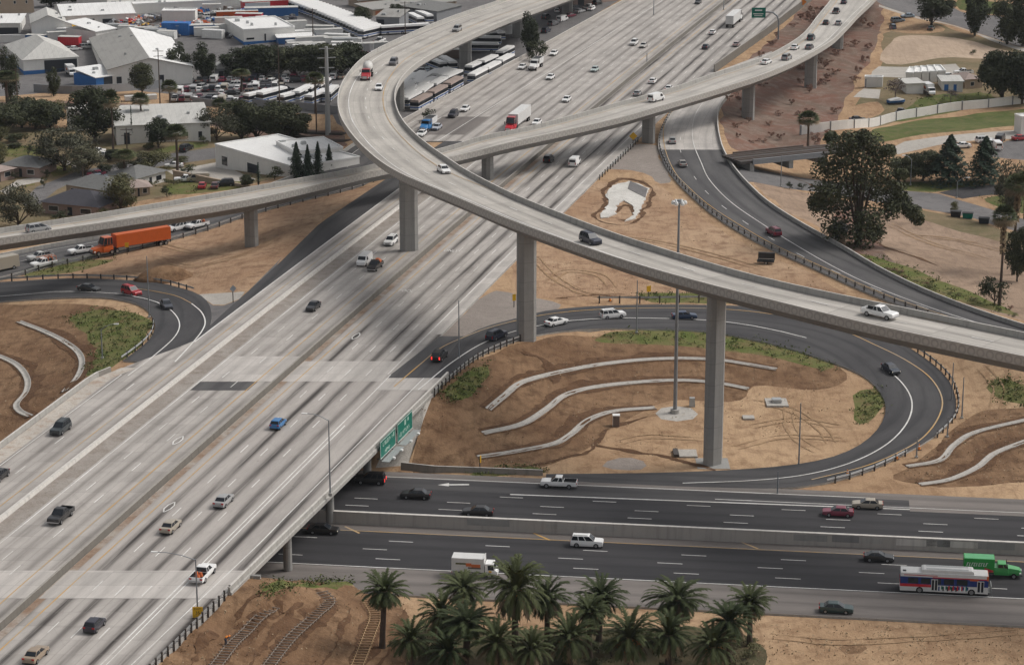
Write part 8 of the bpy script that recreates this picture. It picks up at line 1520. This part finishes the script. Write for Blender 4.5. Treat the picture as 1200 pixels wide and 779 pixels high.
for kind, u, v, wpx, th, t in GROVE:
    p = at(u, v, th); p[2] = float(tz(p[0], p[1]))
    if kind in VP: o = copy_tree(VP[kind])
    else: o = VM[kind](); VP[kind] = o
    tr0 = {'date0': 7, 'date1': 6, 'date2': 9, 'date3': 3.5, 'date4': 6.5, 'date5': 4}[kind]; w = 1.16*wpx/F*math.hypot(p[1], H); o.location = p; s = w/DIM[kind][1]; o.scale = (s, s, (th-p[2])/tr0 if th > 5 else s); o.rotation_euler = (R.uniform(-.06, .06), R.uniform(-.06, .06), R.uniform(0, 6))
    for k in ('label', 'category', 'group'):
        if k in o.keys(): del o[k]
    tag(o, t, 'palm', 'date palms along the bottom')
for k in range(20):
    u, v = R.uniform(465, 890), R.uniform(748, 792); plant('obush' if k % 2 else 'bush', u, v, v-R.uniform(9, 18), R.uniform(22, 40), 'undergrowth bush between the date palm trunks', 'bush', 'bushes under the date palms')
for k in range(34):
    u, v = R.uniform(-5, 300), R.uniform(160, 235); plant(('bush', 'obush', 'olive', 'dark2')[k % 4], u, v, v-R.uniform(5, 16), R.uniform(10, 26), 'garden bush or small tree among the houses', 'bush', 'garden bushes among the houses')
def inside(u, v, P): return bool(pip(np.array([[u, v]], float), P)[0])
k = 0; POLY = REG[4][3]
while k < 70:
    u, v = R.uniform(850, 1040), R.uniform(10, 178)
    if inside(u, v, POLY): plant('rust', u, v, v-R.uniform(5, 12), R.uniform(8, 20), 'rust-brown dry shrub on the slope below the connector', 'shrub', 'dry shrubs below the connector'); k += 1
for k in range(18):
    u = R.uniform(1000, 1190); v = 300+(u-1000)*.36+R.uniform(-4, 6); plant('obush' if k % 3 else 'rust', u, v, v-R.uniform(2, 6), R.uniform(8, 16), 'low weed bush along the verge of the right ramp', 'bush', 'weeds along the right ramp')
# weeds that nobody could count
m = MB(); R.seed(5)
for i, (nm, mt, kd, P) in enumerate(REG):
    if nm not in ('loop_weeds', 'verge_grass', 'lawn_grass') or mt == 'dry_grass': continue
    us = [p[0] for p in P]; vs_ = [p[1] for p in P]
    n = int((max(us)-min(us))*(max(vs_)-min(vs_))*(.10 if min(vs_) > 280 else .03))
    for _ in range(min(n, 700)):
        u, v = R.uniform(min(us)-2, max(us)+2), R.uniform(min(vs_)-2, max(vs_)+2)
        if not inside(u, v, P) or not (-60 < u < 1260): continue
        u += R.gauss(0, 4); v += R.gauss(0, 1.6); g = G(u, v); s = R.uniform(.25, .6)
        for _ in range(6): leafquad(m, (g[0]+R.gauss(0, .35), g[1]+R.gauss(0, .35), g[2]+R.uniform(.05, .3+.5*(R.random() < .25))), s)
o = m.build('weeds', M['weed_leaf']); o['kind'] = 'stuff'
m = MB()   # straw, dead weeds and clods on the bare slopes
for P in (REG[0][3], REG[1][3], REG[2][3], REG[3][3], [(480, 556), (690, 545), (1000, 500), (985, 440), (700, 500)], [(600, 350), (700, 190), (780, 220), (1000, 350), (820, 345)], [(880, 730), (1200, 730), (1200, 790), (880, 790)]):
    us = [p[0] for p in P]; vs_ = [p[1] for p in P]
    for _ in range(420):
        u, v = R.uniform(min(us), max(us)), R.uniform(min(vs_), max(vs_))
        if not inside(u, v, P): continue
        g = G(u, v)
        for _ in range(3): leafquad(m, (g[0]+R.gauss(0, .4), g[1]+R.gauss(0, .4), g[2]+R.uniform(.02, .15)), R.uniform(.15, .45))
o = m.build('dead_weeds', M['straw']); o['kind'] = 'stuff'
# ------------------------------------------------------------------ paint, light, camera
for key, m in MARK.items():
    structure(m.build(key, M[MK['white' if 'white' in key else 'yellow']]))
w = bpy.data.worlds.new('World'); sc.world = w; w.use_nodes = True; nt = w.node_tree
sky = nt.nodes.new('ShaderNodeTexSky'); sky.sky_type = 'NISHITA'; sky.sun_disc = False; sky.sun_elevation = math.radians(48); sky.sun_rotation = math.radians(70); sky.dust_density = 5; sky.air_density = 1; sky.ozone_density = 1
hs = nt.nodes.new('ShaderNodeHueSaturation'); hs.inputs['Saturation'].default_value = .2
nt.links.new(sky.outputs[0], hs.inputs['Color']); nt.links.new(hs.outputs[0], nt.nodes['Background'].inputs['Color']); nt.nodes['Background'].inputs['Strength'].default_value = .12
sd = bpy.data.lights.new('sun', 'SUN'); sd.energy = 1.35; sd.angle = math.radians(16); sd.color = (1, .95, .88)
so = link(bpy.data.objects.new('sun', sd)); so.rotation_euler = Vector((-math.sin(math.radians(70))*math.cos(math.radians(48)), -math.cos(math.radians(70))*math.cos(math.radians(48)), -math.sin(math.radians(48)))).to_track_quat('-Z', 'Y').to_euler()
m = MB(); m.box(-420, 420, -30, 1060, -3.5, 137); hz = m.build('haze', []) if False else link(bpy.data.objects.new('haze', m.mesh('haze', [])))
hm_ = bpy.data.materials.new('haze_air'); hm_.use_nodes = True; ht = hm_.node_tree
for n_ in list(ht.nodes):
    if n_.type == 'BSDF_PRINCIPLED': ht.nodes.remove(n_)
pv = ht.nodes.new('ShaderNodeVolumePrincipled'); pv.inputs['Color'].default_value = (.82, .87, .93, 1); pv.inputs['Density'].default_value = .00004; pv.inputs['Anisotropy'].default_value = .2
ht.links.new(pv.outputs[0], [n_ for n_ in ht.nodes if n_.type == 'OUTPUT_MATERIAL'][0].inputs['Volume']); hz.data.materials.append(hm_); hz['kind'] = 'stuff'
cd = bpy.data.cameras.new('camera'); cam = link(bpy.data.objects.new('camera', cd)); sc.camera = cam
cd.sensor_width = 36; cd.lens = 36*F/1200; cd.clip_start = 1; cd.clip_end = 9000
cam.location = (0, 0, H); cam.rotation_euler = (math.pi/2-PITCH, 0, 0)
sc.view_settings.view_transform = 'Standard'; sc.view_settings.look = 'None'; sc.view_settings.gamma = 1; sc.view_settings.exposure = 0
